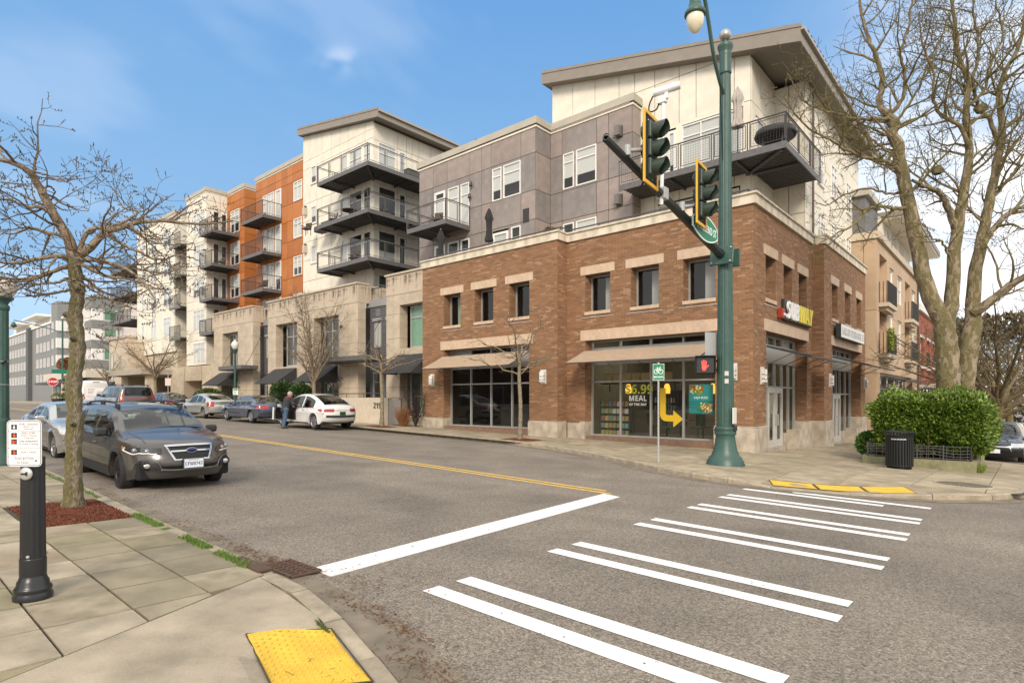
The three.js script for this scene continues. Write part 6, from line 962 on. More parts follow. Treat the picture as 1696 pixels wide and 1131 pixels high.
{ const L = 5.9,S = { W: 2.05,R: 0.35,xr: 1.1,xf: 4.9,sill: 0.3,tumble: 0.08,crown: 0.05,crease: 0,paint: paint([0.72,0.72,0.71],0,0.4),up: [[L,0.5],[L - 0.02,0.9],[L - 0.4,1.2],[L - 0.9,1.45],[L - 1.5,2.2],[L - 1.8,2.36],[3.0,2.4],[0.5,2.4],[0.1,2.37],[0.03,2.2],[0.02,1.2],[0.0,0.6],[0.04,0.5]],low: [[0,0.5],[0.1,0.38],[L,0.34]],belt: [[0,1.3],[L,1.25]],ws: [L - 0.95,L - 1.45],win: [[4.1,4.75,null,null,0.2]],seams: [2.2,3.9],handles: [4.05],mir: [4.7,1.4],rf: 0.5,rr: 0.06,tr: 0.02,tail: [0.78,1.25,0.88,0.06],rear: [{ name: 'rear_door',y: [0.7,2.2],t: [-0.86,-0.01],m: paint([0.70,0.70,0.69],0,0.4),o: 0.012 },{ name: 'rear_door',y: [0.7,2.2],t: [0.01,0.86],m: paint([0.70,0.70,0.69],0,0.4),o: 0.012 },{ name: 'rear_bumper',y: [0.5,0.66],t: [-0.95,0.95],m: plastic,o: 0.04 }] };
const o = buildCar('delivery_van','white delivery van seen from behind, far up the street','van',S,[-62.5,G(-64,-15.3),-15.3],Math.PI,0.01); const m = M([1,1,1],0.5); m.map = canvasTex(256,128,(c,w,h) => { c.fillStyle = '#efefed'; c.fillRect(0,0,w,h); c.fillStyle = '#8d8d8d'; for (let i = 0; i < 4; i++) c.fillRect(20,20 + i * 22,90 - i * 9,8); c.fillRect(140,60,100,10); c.fillRect(140,80,80,8); });
o.A('door_lettering',new THREE.PlaneGeometry(1.5,0.7).rotateY(-Math.PI / 2).translate(-0.05,1.45,0),m); rearPlate(o,0.95,plateG,-0.05); o.A('door_lamp',rbox(0.04,0.06,0.5,0.01).translate(0.0,2.3,0),interior); }
// --- right street
const rightCar = (name,label,S,x,z,yaw) => buildCar(name,label,'car',S,[x,G(x,z) + 0.005,z],yaw,0);
// ================= street furniture =================
const poleGreen = mottled([0.035,0.085,0.07],0.18,0.9,900,0.05,0.42,0,256),poleDark = mottled([0.022,0.028,0.027],0.2,0.7,905,0.06,0.4,0,256),galv = mottled([0.36,0.37,0.37],0.15,0.5,908,0.04,0.45,0,128);
function fluted(h,r0,r1,n,depth,seg = 3) {                     // fluted tapering shaft from y=0
const m = n * 4,p = [],idx = []; for (let j = 0; j <= seg; j++) for (let i = 0; i <= m; i++) { const a = i / m * Math.PI * 2,r = lerp(r0,r1,j / seg) - depth * Math.pow(Math.abs(Math.sin(a * n / 2)),0.7); p.push(r * Math.cos(a),h * j / seg,r * Math.sin(a)); }
for (let j = 0; j < seg; j++) for (let i = 0; i < m; i++) { const a = j * (m + 1) + i; idx.push(a,a + m + 1,a + 1,a + 1,a + m + 1,a + m + 2); }
const g = new THREE.BufferGeometry(); g.setAttribute('position',new THREE.Float32BufferAttribute(p,3)); g.setIndex(idx); g.computeVertexNormals(); g.setAttribute('uv',new THREE.Float32BufferAttribute(new Float32Array(p.length / 3 * 2).map((_,i) => (i % 2 ? p[(i >> 1) * 3 + 1] : (i >> 1) % (m + 1) / m * r0 * 6)),2)); return g;
}
const ground = (x,z,h = 0.126) => [x,G(x,z) + h,z];
// ---- signal and lamp pole on the far corner
const PO = ground(-5.98,-15.42,0.1),pole = thing('signal_pole','tall green fluted street lamp and signal pole with mast arm on the far corner','signal pole',PO);
add('base',lathe([[0.49,0],[0.49,0.06],[0.46,0.08],[0.46,0.14],[0.42,0.17],[0.42,0.22],[0.36,0.26],[0.3,0.42],[0.255,0.66],[0.24,0.8],[0.27,0.82],[0.28,0.86],[0.27,0.9],[0.262,0.98],[0.275,1.0],[0.25,1.03],[0.22,1.04]],40),poleGreen,pole);
{ const l = []; for (let k = 0; k < 22; k++) { const a = k / 22 * Math.PI * 2; l.push(new THREE.TorusGeometry(0.03,0.008,5,10).rotateY(-a + Math.PI / 2).translate(0.272 * Math.cos(a),0.94,0.272 * Math.sin(a))); } add('collar_ornament',merge(l),poleGreen,pole); }
add('shaft',fluted(9.5,0.222,0.135,16,0.016,6).translate(0,1.03,0),poleGreen,pole);
add('capital',lathe([[0.15,10.3],[0.16,10.34],[0.15,10.4],[0.15,10.75],[0.16,10.78],[0.16,10.84],[0.15,10.88],[0.19,10.98],[0.2,11.05],[0.17,11.09],[0.1,11.13],[0,11.14]],24),poleGreen,pole);
add('finial',new THREE.SphereGeometry(0.15,20,16).translate(0,11.33,0),M([0.42,0.40,0.36],0.32,{ metalness: 0.7 }),pole); add('finial_neck',rod([0,11.1,0],[0,11.22,0],0.06),poleGreen,pole);
const armY = (L) => 5.42 - PO[1] + L * 0.208,armLen = 5.75;
{ const q = new THREE.Quaternion().setFromUnitVectors(new THREE.Vector3(0,1,0),new THREE.Vector3(0,0.208,1).normalize()); add('mast_arm',fluted(armLen * 1.02,0.125,0.07,12,0.008,4).applyQuaternion(q).translate(-0.02,armY(0),0.1),poleDark,pole); add('arm_cap',new THREE.TorusGeometry(0.062,0.014,6,14).translate(-0.02,armY(armLen) + 0.035,armLen + 0.07),poleGreen,pole); }
add('clamp_plate',rbox(0.62,0.5,0.06,0.02).rotateX(-0.2).translate(0,armY(0),0.24),poleGreen,pole); add('clamp_plate',rbox(0.6,0.48,0.06,0.02).translate(0,armY(0),-0.24),poleGreen,pole);
for (const [x,y] of [[-0.24,0.18],[0.24,0.18],[-0.24,-0.18],[0.24,-0.18]]) add('bolt',new THREE.SphereGeometry(0.03,8,6).translate(x,armY(0) + y,0.28 + y * -0.2),galv,pole);
{ const c = new THREE.CatmullRomCurve3([[0,9.75,0.1],[0,9.95,0.35],[0,10.5,0.78],[0,11.2,1.1],[0,11.75,1.42],[0,11.86,1.68],[0,11.72,1.86],[0,11.45,1.88]].map((p) => new THREE.Vector3(...p))); add('lamp_bracket',new THREE.TubeGeometry(c,40,0.05,8),poleGreen,pole);
const w = new THREE.CatmullRomCurve3([[0.02,10.9,0.95],[0,10.0,0.42],[-0.02,9.0,0.2],[0,8.0,0.16]].map((p) => new THREE.Vector3(...p))); add('lamp_cable',new THREE.TubeGeometry(w,20,0.012,5),interior,pole);
const L = group('lamp_head',pole,[PO[0],PO[1] + 11.1,PO[2] + 1.88]); add('housing',lathe([[0.05,0.38],[0.12,0.34],[0.13,0.12],[0.15,0.1],[0.15,0.04],[0.24,-0.08],[0.25,-0.16],[0.2,-0.18],[0,-0.18]],24),poleGreen,L); add('globe',lathe([[0.2,-0.18],[0.21,-0.26],[0.19,-0.38],[0.13,-0.5],[0.05,-0.58],[0,-0.6]],24),P([0.72,0.66,0.5],0.25,{ clearcoat: 0.6 }),L); }
for (const y of [1.35,1.55]) add('sticker',new THREE.CylinderGeometry(0.2235,0.2235,0.12,10,1,true,0.3,0.45).translate(0,y + 0.9 - 0.03,0),M([0.5,0.5,0.48],0.7),pole);
{ const b = group('walk_button',pole,[PO[0] + 0.1,PO[1] + 1.2,PO[2]]); add('sign_plate',rbox(0.03,0.42,0.24,0.01).translate(0.16,0.12,0.05),M([0.6,0.6,0.58],0.5),b); add('button',rbox(0.1,0.16,0.12,0.03).translate(0.17,-0.2,0.05),poleDark,b); }
add('side_sign',rbox(0.42,0.62,0.02,0.01).rotateY(1.0).translate(-0.32,3.22,0.1),galv,pole);
// signal heads
const yellowPlate = mottled([0.72,0.40,0.02],0.12,0.6,912,0.03,0.5,0,128),headGreen = mottled([0.032,0.052,0.042],0.12,0.5,915,0.03,0.45,0,128);
function signalHead(label,L,yC,lensOn) {
const x = PO[0] + 0.3,y = yC - 0.2,z = PO[2] + L + 0.66,s = thing('traffic_light',label,'traffic light',[x,y,z],0.1,'traffic lights on the mast arm'),bh = 1.46,bw = 0.66,t = 0.075;
add('backplate',merge([rbox(0.02,bh - 0.02,0.12,0.004).translate(0,0,-bw / 2 + 0.11),rbox(0.02,bh - 0.02,0.12,0.004).translate(0,0,bw / 2 - 0.11),rbox(0.02,0.12,bw - 0.1,0.004).translate(0,bh / 2 - 0.08,0),rbox(0.02,0.12,bw - 0.1,0.004).translate(0,-bh / 2 + 0.08,0)]),interior,s);
add('backplate_border',merge([rbox(0.035,bh,t,0.01).translate(0,0,-bw / 2),rbox(0.035,bh,t,0.01).translate(0,0,bw / 2),rbox(0.034,t,bw,0.01).translate(0,bh / 2 - t / 2,0),rbox(0.034,t,bw,0.01).translate(0,-bh / 2 + t / 2,0)]),yellowPlate,s);
['red','amber','green'].forEach((c,i) => { const yy = 0.37 - i * 0.37,g = new THREE.Group(); g.name = 'signal_section'; g.position.set(0,yy,0); s.add(g); origin.set(g,new THREE.Vector3(x,y + yy,z));
add('housing',merge([rbox(0.2,0.355,0.35,0.04).translate(-0.02,0,0),new THREE.CylinderGeometry(0.15,0.12,0.06,16).rotateZ(Math.PI / 2).translate(-0.13,0,0)]),headGreen,g);
const v = new THREE.CylinderGeometry(0.155,0.163,0.27,22,1,true,0,Math.PI * 2).rotateZ(Math.PI / 2); { const p = v.attributes.position; for (let k = 0; k < p.count; k++) if (p.getX(k) > 0.05 && p.getY(k) < 0.02) p.setX(k,p.getX(k) - 0.14 * smooth(0.04,-0.15,p.getY(k))); v.computeVertexNormals(); }
add('visor',merge([v.clone().translate(0.21,0,0),v.clone().scale(1,0.96,0.96).translate(0.209,0,0)]),headGreen,g);
add('lens',new THREE.SphereGeometry(0.148,18,8,0,Math.PI * 2,0,0.7).scale(1,0.35,1).rotateZ(-Math.PI / 2).translate(0.02,0,0),c === 'red' ? P([0.16,0.012,0.01],0.2,{ clearcoat: 1 }) : c === 'amber' ? P([0.10,0.05,0.01],0.2,{ clearcoat: 1 }) : P([0.008,0.05,0.035],0.2,{ clearcoat: 1 }),g); });
const ay = armY(L + 0.66) + PO[1] - y; add('mount',merge([rod([-0.3,ay + 0.2,0.45],[-0.08,ay + 0.3,0.06],0.042),rod([-0.3,ay + 0.1,0.45],[-0.3,ay + 0.3,0.45],0.07),rod([-0.3,ay - 0.02,-0.4],[-0.1,-0.2,0.02],0.03)]),galv,s);
add('cable',new THREE.TubeGeometry(new THREE.CatmullRomCurve3([[-0.12,-0.5,0],[-0.2,-0.7,0.02],[-0.3,ay - 0.14,-0.4]].map((p) => new THREE.Vector3(...p))),12,0.014,5),interior,s);
return s;
}
signalHead('larger traffic light with yellow backplate, near the free end of the mast arm',4.0,6.88); signalHead('smaller traffic light with yellow backplate, next to the green street sign',1.55,6.62);
// camera on a white stalk
{ const L = 3.55,b = [PO[0],armY(L) + PO[1],PO[2] + L],c = thing('traffic_camera','white tube camera on a slim white stalk above the mast arm','camera',b),w = M([0.74,0.74,0.73],0.4); add('stalk',rod([0,-0.25,0.06],[0.05,1.95,0.06],0.042),w,c); add('clamp',rbox(0.2,0.26,0.2,0.02),galv,c);
const h = new THREE.Group(); h.name = 'camera_body'; h.position.set(0.05,2.22,0.06); h.rotation.set(0,0.35,0.12); h.scale.setScalar(0.8); c.add(h); add('sun_shield',new THREE.CylinderGeometry(0.1,0.1,0.56,18,1,false).rotateZ(Math.PI / 2),w,h); add('hood',merge([new THREE.CylinderGeometry(0.112,0.1,0.2,18,1,true).rotateZ(Math.PI / 2).translate(0.34,0.01,0)]),w,h); add('lens',new THREE.CylinderGeometry(0.085,0.085,0.02,16).rotateZ(Math.PI / 2).translate(0.3,0,0),interior,h);
add('bracket',merge([rbox(0.2,0.16,0.12,0.02).translate(0.02,2.02,0.06),rbox(0.08,0.14,0.08,0.02).translate(0.12,2.08,0.06)]),w,c); add('cable',new THREE.TubeGeometry(new THREE.CatmullRomCurve3([[-0.2,2.18,0.06],[-0.28,2.0,0.08],[-0.26,1.84,0.1],[-0.1,1.84,0.1],[-0.03,1.98,0.1]].map((p) => new THREE.Vector3(...p))),20,0.016,5),interior,c); }
// street name blade
{ const s = thing('street_sign','green lens shaped street name sign under the mast arm','street sign',[PO[0] + 0.16,armY(1.2) + PO[1] + 0.12,PO[2] + 1.65],0.06); const sh = new THREE.Shape(),W = 0.86,H = 0.33; sh.moveTo(-W,0); const E = (x0,y0,x1,y1,b) => sh.quadraticCurveTo((x0 + x1) / 2,(y0 + y1) / 2 + b,x1,y1); sh.lineTo(-W,0.13); sh.quadraticCurveTo(-W * 0.9,0.13,-W * 0.86,0.18); sh.quadraticCurveTo(0,H * 2 - 0.2,W * 0.86,0.18); sh.quadraticCurveTo(W * 0.9,0.13,W,0.13); sh.lineTo(W,-0.13); sh.quadraticCurveTo(W * 0.9,-0.13,W * 0.86,-0.18); sh.quadraticCurveTo(0,-H * 2 + 0.2,-W * 0.86,-0.18); sh.quadraticCurveTo(-W * 0.9,-0.13,-W,-0.13);
const face = new THREE.ShapeGeometry(sh,16).rotateY(Math.PI / 2).translate(0.013,0,0),uvA = face.attributes.uv,ps = face.attributes.position; for (let i = 0; i < uvA.count; i++) uvA.setXY(i,(-ps.getZ(i) + W) / (2 * W),(ps.getY(i) + 0.4) / 0.8);
const m = M([1,1,1],0.45); m.map = canvasTex(1024,480,(c,w,h) => { c.fillStyle = '#0d7a56'; c.fillRect(0,0,w,h); c.strokeStyle = '#eef3ee'; c.lineWidth = 14; c.save(); c.translate(w / 2,h / 2); c.scale(w / (2 * W),-h / 0.8); c.lineWidth = 0.03; c.beginPath(); sh.getPoints(16).forEach((p,i) => (i ? c.lineTo(p.x * 0.965,p.y * 0.93) : c.moveTo(p.x * 0.965,p.y * 0.93))); c.closePath(); c.stroke(); c.restore(); c.fillStyle = '#f4f7f4'; c.font = 'bold 150px sans-serif'; c.textAlign = 'center'; c.fillText('TOWNSEND ST',w / 2,h / 2 + 55,w * 0.86); });
add('sign_face',face,m,s); add('sign_blank',new THREE.ExtrudeGeometry(sh,{ depth: 0.02,bevelEnabled: false }).rotateY(Math.PI / 2).translate(-0.01,0,0),galv,s); add('hanger',merge([rod([-0.03,0.0,-0.4],[-0.1,0.05,-0.4],0.03),rod([-0.03,0,0.4],[-0.1,0.05,0.4],0.03)]),galv,s); }
// pedestrian hand signal
{ const s = thing('walk_signal','black pedestrian signal showing a red hand, on the green pole','pedestrian signal',[PO[0] - 0.46,2.58,PO[2] + 0.2],0.42); add('housing',merge([rbox(0.5,0.46,0.2,0.04),rbox(0.52,0.03,0.16,0.01).translate(0,0.235,0.14),rbox(0.03,0.46,0.16,0.01).translate(-0.25,0,0.14),rbox(0.03,0.46,0.16,0.01).translate(0.25,0,0.14)]),interior,s); add('face',new THREE.PlaneGeometry(0.44,0.4).translate(0,0,0.106),P([0.01,0.01,0.01],0.3,{ clearcoat: 0.5 }),s);
const red = M([0.3,0.01,0.01],0.5,{ emissive: new THREE.Color(1,0.06,0.04),emissiveIntensity: 1.5 }),h = [rbox(0.11,0.11,0.012,0.004).translate(0,-0.06,0)]; for (const [x,l,a] of [[-0.045,0.1,0.12],[-0.015,0.125,0.03],[0.016,0.12,-0.03],[0.045,0.095,-0.12]]) h.push(rbox(0.022,l,0.012,0.004).translate(0,l / 2,0).rotateZ(a).translate(x,-0.01,0)); h.push(rbox(0.024,0.085,0.012,0.004).translate(0,0.04,0).rotateZ(-0.85).translate(0.05,-0.08,0),rbox(0.075,0.06,0.012,0.004).translate(0,-0.13,0)); add('hand_symbol',merge(h).translate(-0.03,0.02,0.118),red,s); add('bracket',merge([rod([0.2,0.12,-0.05],[0.46,0.12,-0.2],0.03),rod([0.2,-0.12,-0.05],[0.46,-0.12,-0.2],0.03)]),poleDark,s); }
// ---- bicycle route sign
{ const s = thing('bike_sign','green bike route sign on a thin steel post at the far kerb','road sign',ground(-7.35,-14.35,0.11),0.62); s.scale.set(0.82,0.98,0.82); const post = []; add('post',merge([rbox(0.055,2.72,0.03,0.008).translate(0,1.36,-0.02)]),galv,s); const holes = []; for (let k = 0; k < 24; k++) holes.push(new THREE.CylinderGeometry(0.008,0.008,0.004,8).rotateX(Math.PI / 2).translate(0,0.2 + k * 0.1,-0.004)); const hm = add('post_holes',merge(holes),interior,s); hm.userData.kind = 'stuff';
const m = M([1,1,1],0.45); m.map = canvasTex(384,512,(c,w,h) => { c.fillStyle = '#e9efe9'; c.fillRect(0,0,w,h); c.fillStyle = '#0e7a52'; c.beginPath(); c.roundRect(10,10,w - 20,h - 20,24); c.fill(); c.strokeStyle = '#f2f6f2'; c.lineWidth = 15; for (const x of [115,270]) { c.beginPath(); c.arc(x,245,70,0,7); c.stroke(); } c.beginPath(); c.moveTo(115,245); c.lineTo(160,150); c.lineTo(245,150); c.lineTo(185,245); c.lineTo(115,245); c.moveTo(185,245); c.lineTo(150,120); c.moveTo(125,120); c.lineTo(175,120); c.moveTo(270,245); c.lineTo(235,105); c.lineTo(275,95); c.stroke(); c.fillStyle = '#f2f6f2'; c.font = 'bold 74px sans-serif'; c.textAlign = 'center'; c.fillText('BIKE ROUTE',w / 2,440,w * 0.86); });
add('sign_plate',rbox(0.36,0.44,0.006,0.003).translate(0,2.46,0),galv,s); add('sign_face',new THREE.PlaneGeometry(0.36,0.44).translate(0,2.46,0.0045),m,s); }
// ---- push button bollard in the foreground
{ const s0 = thing('push_button_post','black fluted push button post with crossing instructions in the foreground','signal post',ground(-5.52,-0.96),0.72),s = s0,bl = mottled([0.018,0.019,0.021],0.15,0.5,930,0.08,0.3,0,256);
add('base',lathe([[0.12,0],[0.122,0.03],[0.112,0.045],[0.112,0.06],[0.117,0.075],[0.11,0.09],[0.1,0.1],[0.097,0.13],[0.087,0.145],[0.08,0.17]],36),bl,s); add('collar',lathe([[0.082,0.17],[0.082,0.29],[0.077,0.30]],32),bl,s); add('shaft',fluted(0.72,0.079,0.073,14,0.006,2).translate(0,0.3,0),bl,s); add('cap',lathe([[0.073,1.02],[0.076,1.03],[0.066,1.045],[0,1.05]],24),bl,s);
for (const a of [0.3,2.4,4.5]) add('bolt',new THREE.SphereGeometry(0.012,8,6).translate(0.08 * Math.sin(a),0.32,0.08 * Math.cos(a)),galv,s);
add('paint_chip',new THREE.CylinderGeometry(0.0835,0.0835,0.11,8,1,true,4.9,0.3).translate(0,0.24,0),M([0.42,0.42,0.4],0.9),s);
{ const b = new THREE.Group(); b.name = 'push_button'; b.position.set(0.012,0.925,0.074); s.add(b); add('button_ring',lathe([[0,0.022],[0.036,0.02],[0.047,0.008],[0.047,0],[0,0]],28).rotateX(Math.PI / 2),M([0.55,0.55,0.54],0.3,{ metalness: 0.5 }),b); add('button_arrow',merge([rbox(0.045,0.011,0.004,0.001),rbox(0.022,0.009,0.004,0.001).rotateZ(0.7).translate(0.015,0.0065,0),rbox(0.022,0.009,0.004,0.001).rotateZ(-0.7).translate(0.015,-0.0065,0)]).translate(0,0,0.024),interior,b); }
const W = 0.25,H = 0.335,m = M([1,1,1],0.4); m.map = canvasTex(720,1000,(c,w,h) => {
c.fillStyle = '#e8e9e8'; c.fillRect(0,0,w,h); c.strokeStyle = '#111'; c.lineWidth = 14; c.beginPath(); c.roundRect(24,24,w - 48,h - 48,50); c.stroke(); c.fillStyle = '#111'; c.textAlign = 'center'; c.lineWidth = 7; for (const y of [240,600,790]) { c.beginPath(); c.moveTo(30,y); c.lineTo(w - 30,y); c.stroke(); }
const T = (t,x,y,s,mw = 400) => { c.font = 'bold ' + s + 'px sans-serif'; c.fillText(t,x,y,mw); },U = (x,y,l) => c.fillRect(x - l / 2,y,l,5); T('START CROSSING',450,100,50,430); U(450,108,400); T('Watch For',450,158,46); T('Vehicles',450,210,46); T("DON'T START",450,290,48); U(450,298,330); T('Finish Crossing',450,348,46); T('If Started',450,398,46); T('TIME REMAINING',450,470,48); U(450,478,380); T('To Finish Crossing',450,530,46); T("DON'T CROSS",450,710,50); T('PUSH BUTTON',360,850,58,520); T('TO CROSS',330,940,54); c.fillRect(180,872,430,8); c.beginPath(); c.moveTo(650,876); c.lineTo(590,850); c.lineTo(590,902); c.fill();
const ic = (y,f) => { c.fillStyle = '#161616'; c.fillRect(90,y,120,110); f(150,y + 55); }; ic(95,(x,y) => { c.fillStyle = '#f2f2f2'; c.beginPath(); c.arc(x,y - 36,10,0,7); c.fill(); c.lineWidth = 13; c.strokeStyle = '#f2f2f2'; c.beginPath(); c.moveTo(x,y - 22); c.lineTo(x - 3,y + 8); c.lineTo(x - 22,y + 42); c.moveTo(x - 3,y + 8); c.lineTo(x + 20,y + 42); c.moveTo(x - 26,y + 2); c.lineTo(x,y - 16); c.lineTo(x + 25,y + 2); c.stroke(); });
const hand = (x,y) => { c.fillStyle = '#e0521d'; c.fillRect(x - 22,y - 5,44,44); [-18,-6,6,18].forEach((d,k) => c.fillRect(x + d - 5,y - [30,40,40,28][k],10,40)); c.save(); c.translate(x + 24,y + 22); c.rotate(0.7); c.fillRect(-4,-34,11,40); c.restore(); }; ic(275,hand); ic(410,(x,y) => { hand(x - 18,y); c.fillStyle = '#e0521d'; c.font = 'bold 60px sans-serif'; c.fillText('8',x + 34,y + 22); }); ic(640,hand); });
const sp = (z) => rbox(W,H,0.008,0.02).translate(0.01,1.19,z); add('sign_plate',new THREE.ExtrudeGeometry(roundRect(W,H,0.03),{ depth: 0.006,bevelEnabled: false }).translate(0.005,1.145,0.078),galv,s); const fg = new THREE.ShapeGeometry(roundRect(W,H,0.03),8),u = fg.attributes.uv,p = fg.attributes.position; for (let i = 0; i < u.count; i++) u.setXY(i,p.getX(i) / W + 0.5,p.getY(i) / H + 0.5); add('sign_face',fg.translate(0.005,1.145,0.0855),m,s); }
function roundRect(w,h,r) { const s = new THREE.Shape(); s.moveTo(-w / 2 + r,-h / 2); s.lineTo(w / 2 - r,-h / 2); s.absarc(w / 2 - r,-h / 2 + r,r,-Math.PI / 2,0); s.lineTo(w / 2,h / 2 - r); s.absarc(w / 2 - r,h / 2 - r,r,0,Math.PI / 2); s.lineTo(-w / 2 + r,h / 2); s.absarc(-w / 2 + r,h / 2 - r,r,Math.PI / 2,Math.PI); s.lineTo(-w / 2,-h / 2 + r); s.absarc(-w / 2 + r,-h / 2 + r,r,Math.PI,Math.PI * 1.5); return s; }
// ---- street lamps (near one at the left edge, others up the street)
function streetLamp(label,x,z,arm) { const s = thing('street_lamp',label,'street lamp',ground(x,z),0,'acorn street lamps'); add('base',lathe([[0.26,0],[0.26,0.06],[0.22,0.1],[0.22,0.16],[0.15,0.3],[0.12,0.75],[0.135,0.78],[0.12,0.84],[0.085,0.86]],24),poleGreen,s); add('shaft',fluted(3.2,0.085,0.07,12,0.006,2).translate(0,0.85,0),poleGreen,s); add('collar',lathe([[0.07,4.0],[0.11,4.04],[0.11,4.12],[0.15,4.2],[0.19,4.26],[0.19,4.32],[0.1,4.33]],20),poleGreen,s); add('globe',lathe([[0.12,4.32],[0.2,4.42],[0.235,4.58],[0.225,4.68],[0.17,4.72]],24),P([0.70,0.68,0.62],0.3,{ clearcoat: 0.5 }),s); add('cap',lathe([[0.23,4.69],[0.17,4.78],[0.06,4.86],[0.03,4.95],[0,4.97]],24),M([0.62,0.60,0.55],0.4),s); return s; }
// fat pole with a globe at the left edge of the view
{ const s = thing('street_lamp','thick green street lamp with pale globe at the left edge','street lamp',ground(-15.05,-2.12),0); add('base',lathe([[0.27,0],[0.27,0.05],[0.24,0.08],[0.24,0.14],[0.19,0.2],[0.16,0.42],[0.145,0.75],[0.16,0.8],[0.15,0.88],[0.14,0.9]],30),poleGreen,s); add('shaft',fluted(2.1,0.135,0.125,12,0.007,2).translate(0,0.9,0),poleGreen,s); add('collar',lathe([[0.12,2.98],[0.14,3.02],[0.14,3.08],[0.11,3.12],[0.16,3.2],[0.2,3.22],[0.2,3.26],[0.1,3.27]],24),poleGreen,s); add('globe',lathe([[0.17,3.26],[0.24,3.36],[0.265,3.46],[0.25,3.5],[0,3.52]],26),P([0.62,0.57,0.5],0.35,{ clearcoat: 0.5 }),s); add('cap',lathe([[0.265,3.49],[0.25,3.54],[0.12,3.62],[0,3.64]],26),M([0.45,0.42,0.38],0.5),s); for (const y of [1.55,2.0]) add('strap',new THREE.TorusGeometry(0.134,0.008,6,24).rotateX(Math.PI / 2).translate(0,y,0),galv,s); add('bracket',rod([0.1,1.95,0],[0.34,2.02,-0.05],0.02),poleDark,s); }
const lampP = (u,v,z) => { const k = (u - 848) / FP,d = -z / (CB * k + CA); return [CA * k * d - CB * d,z]; };
{ const [x,z] = lampP(389,0,-17.3); streetLamp('dark green acorn street lamp between the parked hatchback and blue grey sedan',x,z); }
{ const s = thing('no_parking_sign','small green and white parking sign strapped to the street lamp','road sign',[lampP(391,0,-17.15)[0],2.15,-17.1],0.9),m = M([1,1,1],0.5); m.map = canvasTex(128,160,(c,w,h) => { c.fillStyle = '#dfe7e0'; c.fillRect(0,0,w,h); c.fillStyle = '#2f7a58'; c.fillRect(8,8,w - 16,40); for (let i = 0; i < 4; i++) c.fillRect(18,64 + i * 22,80 - i * 8,9); }); add('sign_plate',rbox(0.32,0.42,0.01,0.004),galv,s); add('sign_face',new THREE.PlaneGeometry(0.31,0.41).translate(0,0,0.007),m,s); }
{ const [x,z] = lampP(278,0,-17.4),s = thing('parking_sign','pale parking sign on a post by the black sedan','road sign',ground(x,z),0.9); add('post',rod([0,0,0],[0,3.1,0],0.03),galv,s); add('sign_plate',rbox(0.42,0.6,0.012,0.004).translate(0,2.2,0.03),M([0.62,0.5,0.47],0.6),s); }
// ---- far street lamp with arm, stop sign
{ const [x,z] = lampP(103,0,-21.5),s = thing('street_lamp','tall green street lamp with long arm by the stop sign','street lamp',ground(x,z),0); add('shaft',lathe([[0.3,0],[0.2,1],[0.14,1.2],[0.1,12]],14),poleGreen,s); add('finial',new THREE.SphereGeometry(0.2,12,10).translate(0,12.1,0),lampWhite,s); add('arm',new THREE.TubeGeometry(new THREE.CatmullRomCurve3([[0,10,0],[-1,10.7,2],[-1.5,11.4,5.2]].map((p) => new THREE.Vector3(...p))),16,0.06,6),poleGreen,s); add('lamp_head',lathe([[0,0.5],[0.15,0.4],[0.4,-0.1],[0,-0.4]],14).translate(-1.5,10.7,5.2),poleGreen,s); const m = M([0.02,0.2,0.15],0.5); add('street_blade',rbox(0.06,0.6,2.2,0.02).translate(0.1,4.4,0.2),m,s); }
{ const [x,z] = lampP(87,0,-20.5),s = thing('stop_sign','red octagonal stop sign at the far crossing','stop sign',ground(x,z),1.35); add('post',rod([0,0,-0.05],[0,3.4,-0.05],0.05),galv,s); const c8 = new THREE.CylinderGeometry(0.66,0.66,0.03,8).rotateY(Math.PI / 8).rotateX(Math.PI / 2).translate(0,2.95,0); add('sign_plate',c8,galv,s); const fg = new THREE.CircleGeometry(0.65,8,Math.PI / 8),m = M([1,1,1],0.5); m.map = canvasTex(256,256,(c,w,h) => { c.fillStyle = '#e8e4e2'; c.fillRect(0,0,w,h); c.fillStyle = '#b3121f'; c.beginPath(); for (let k = 0; k < 8; k++) { const a = Math.PI / 8 + k * Math.PI / 4; c.lineTo(128 + 118 * Math.cos(a),128 + 118 * Math.sin(a)); } c.fill(); c.fillStyle = '#fff'; c.font = 'bold 84px sans-serif'; c.textAlign = 'center'; c.fillText('STOP',128,158,200); }); add('sign_face',fg.translate(0,2.95,0.02),m,s); }
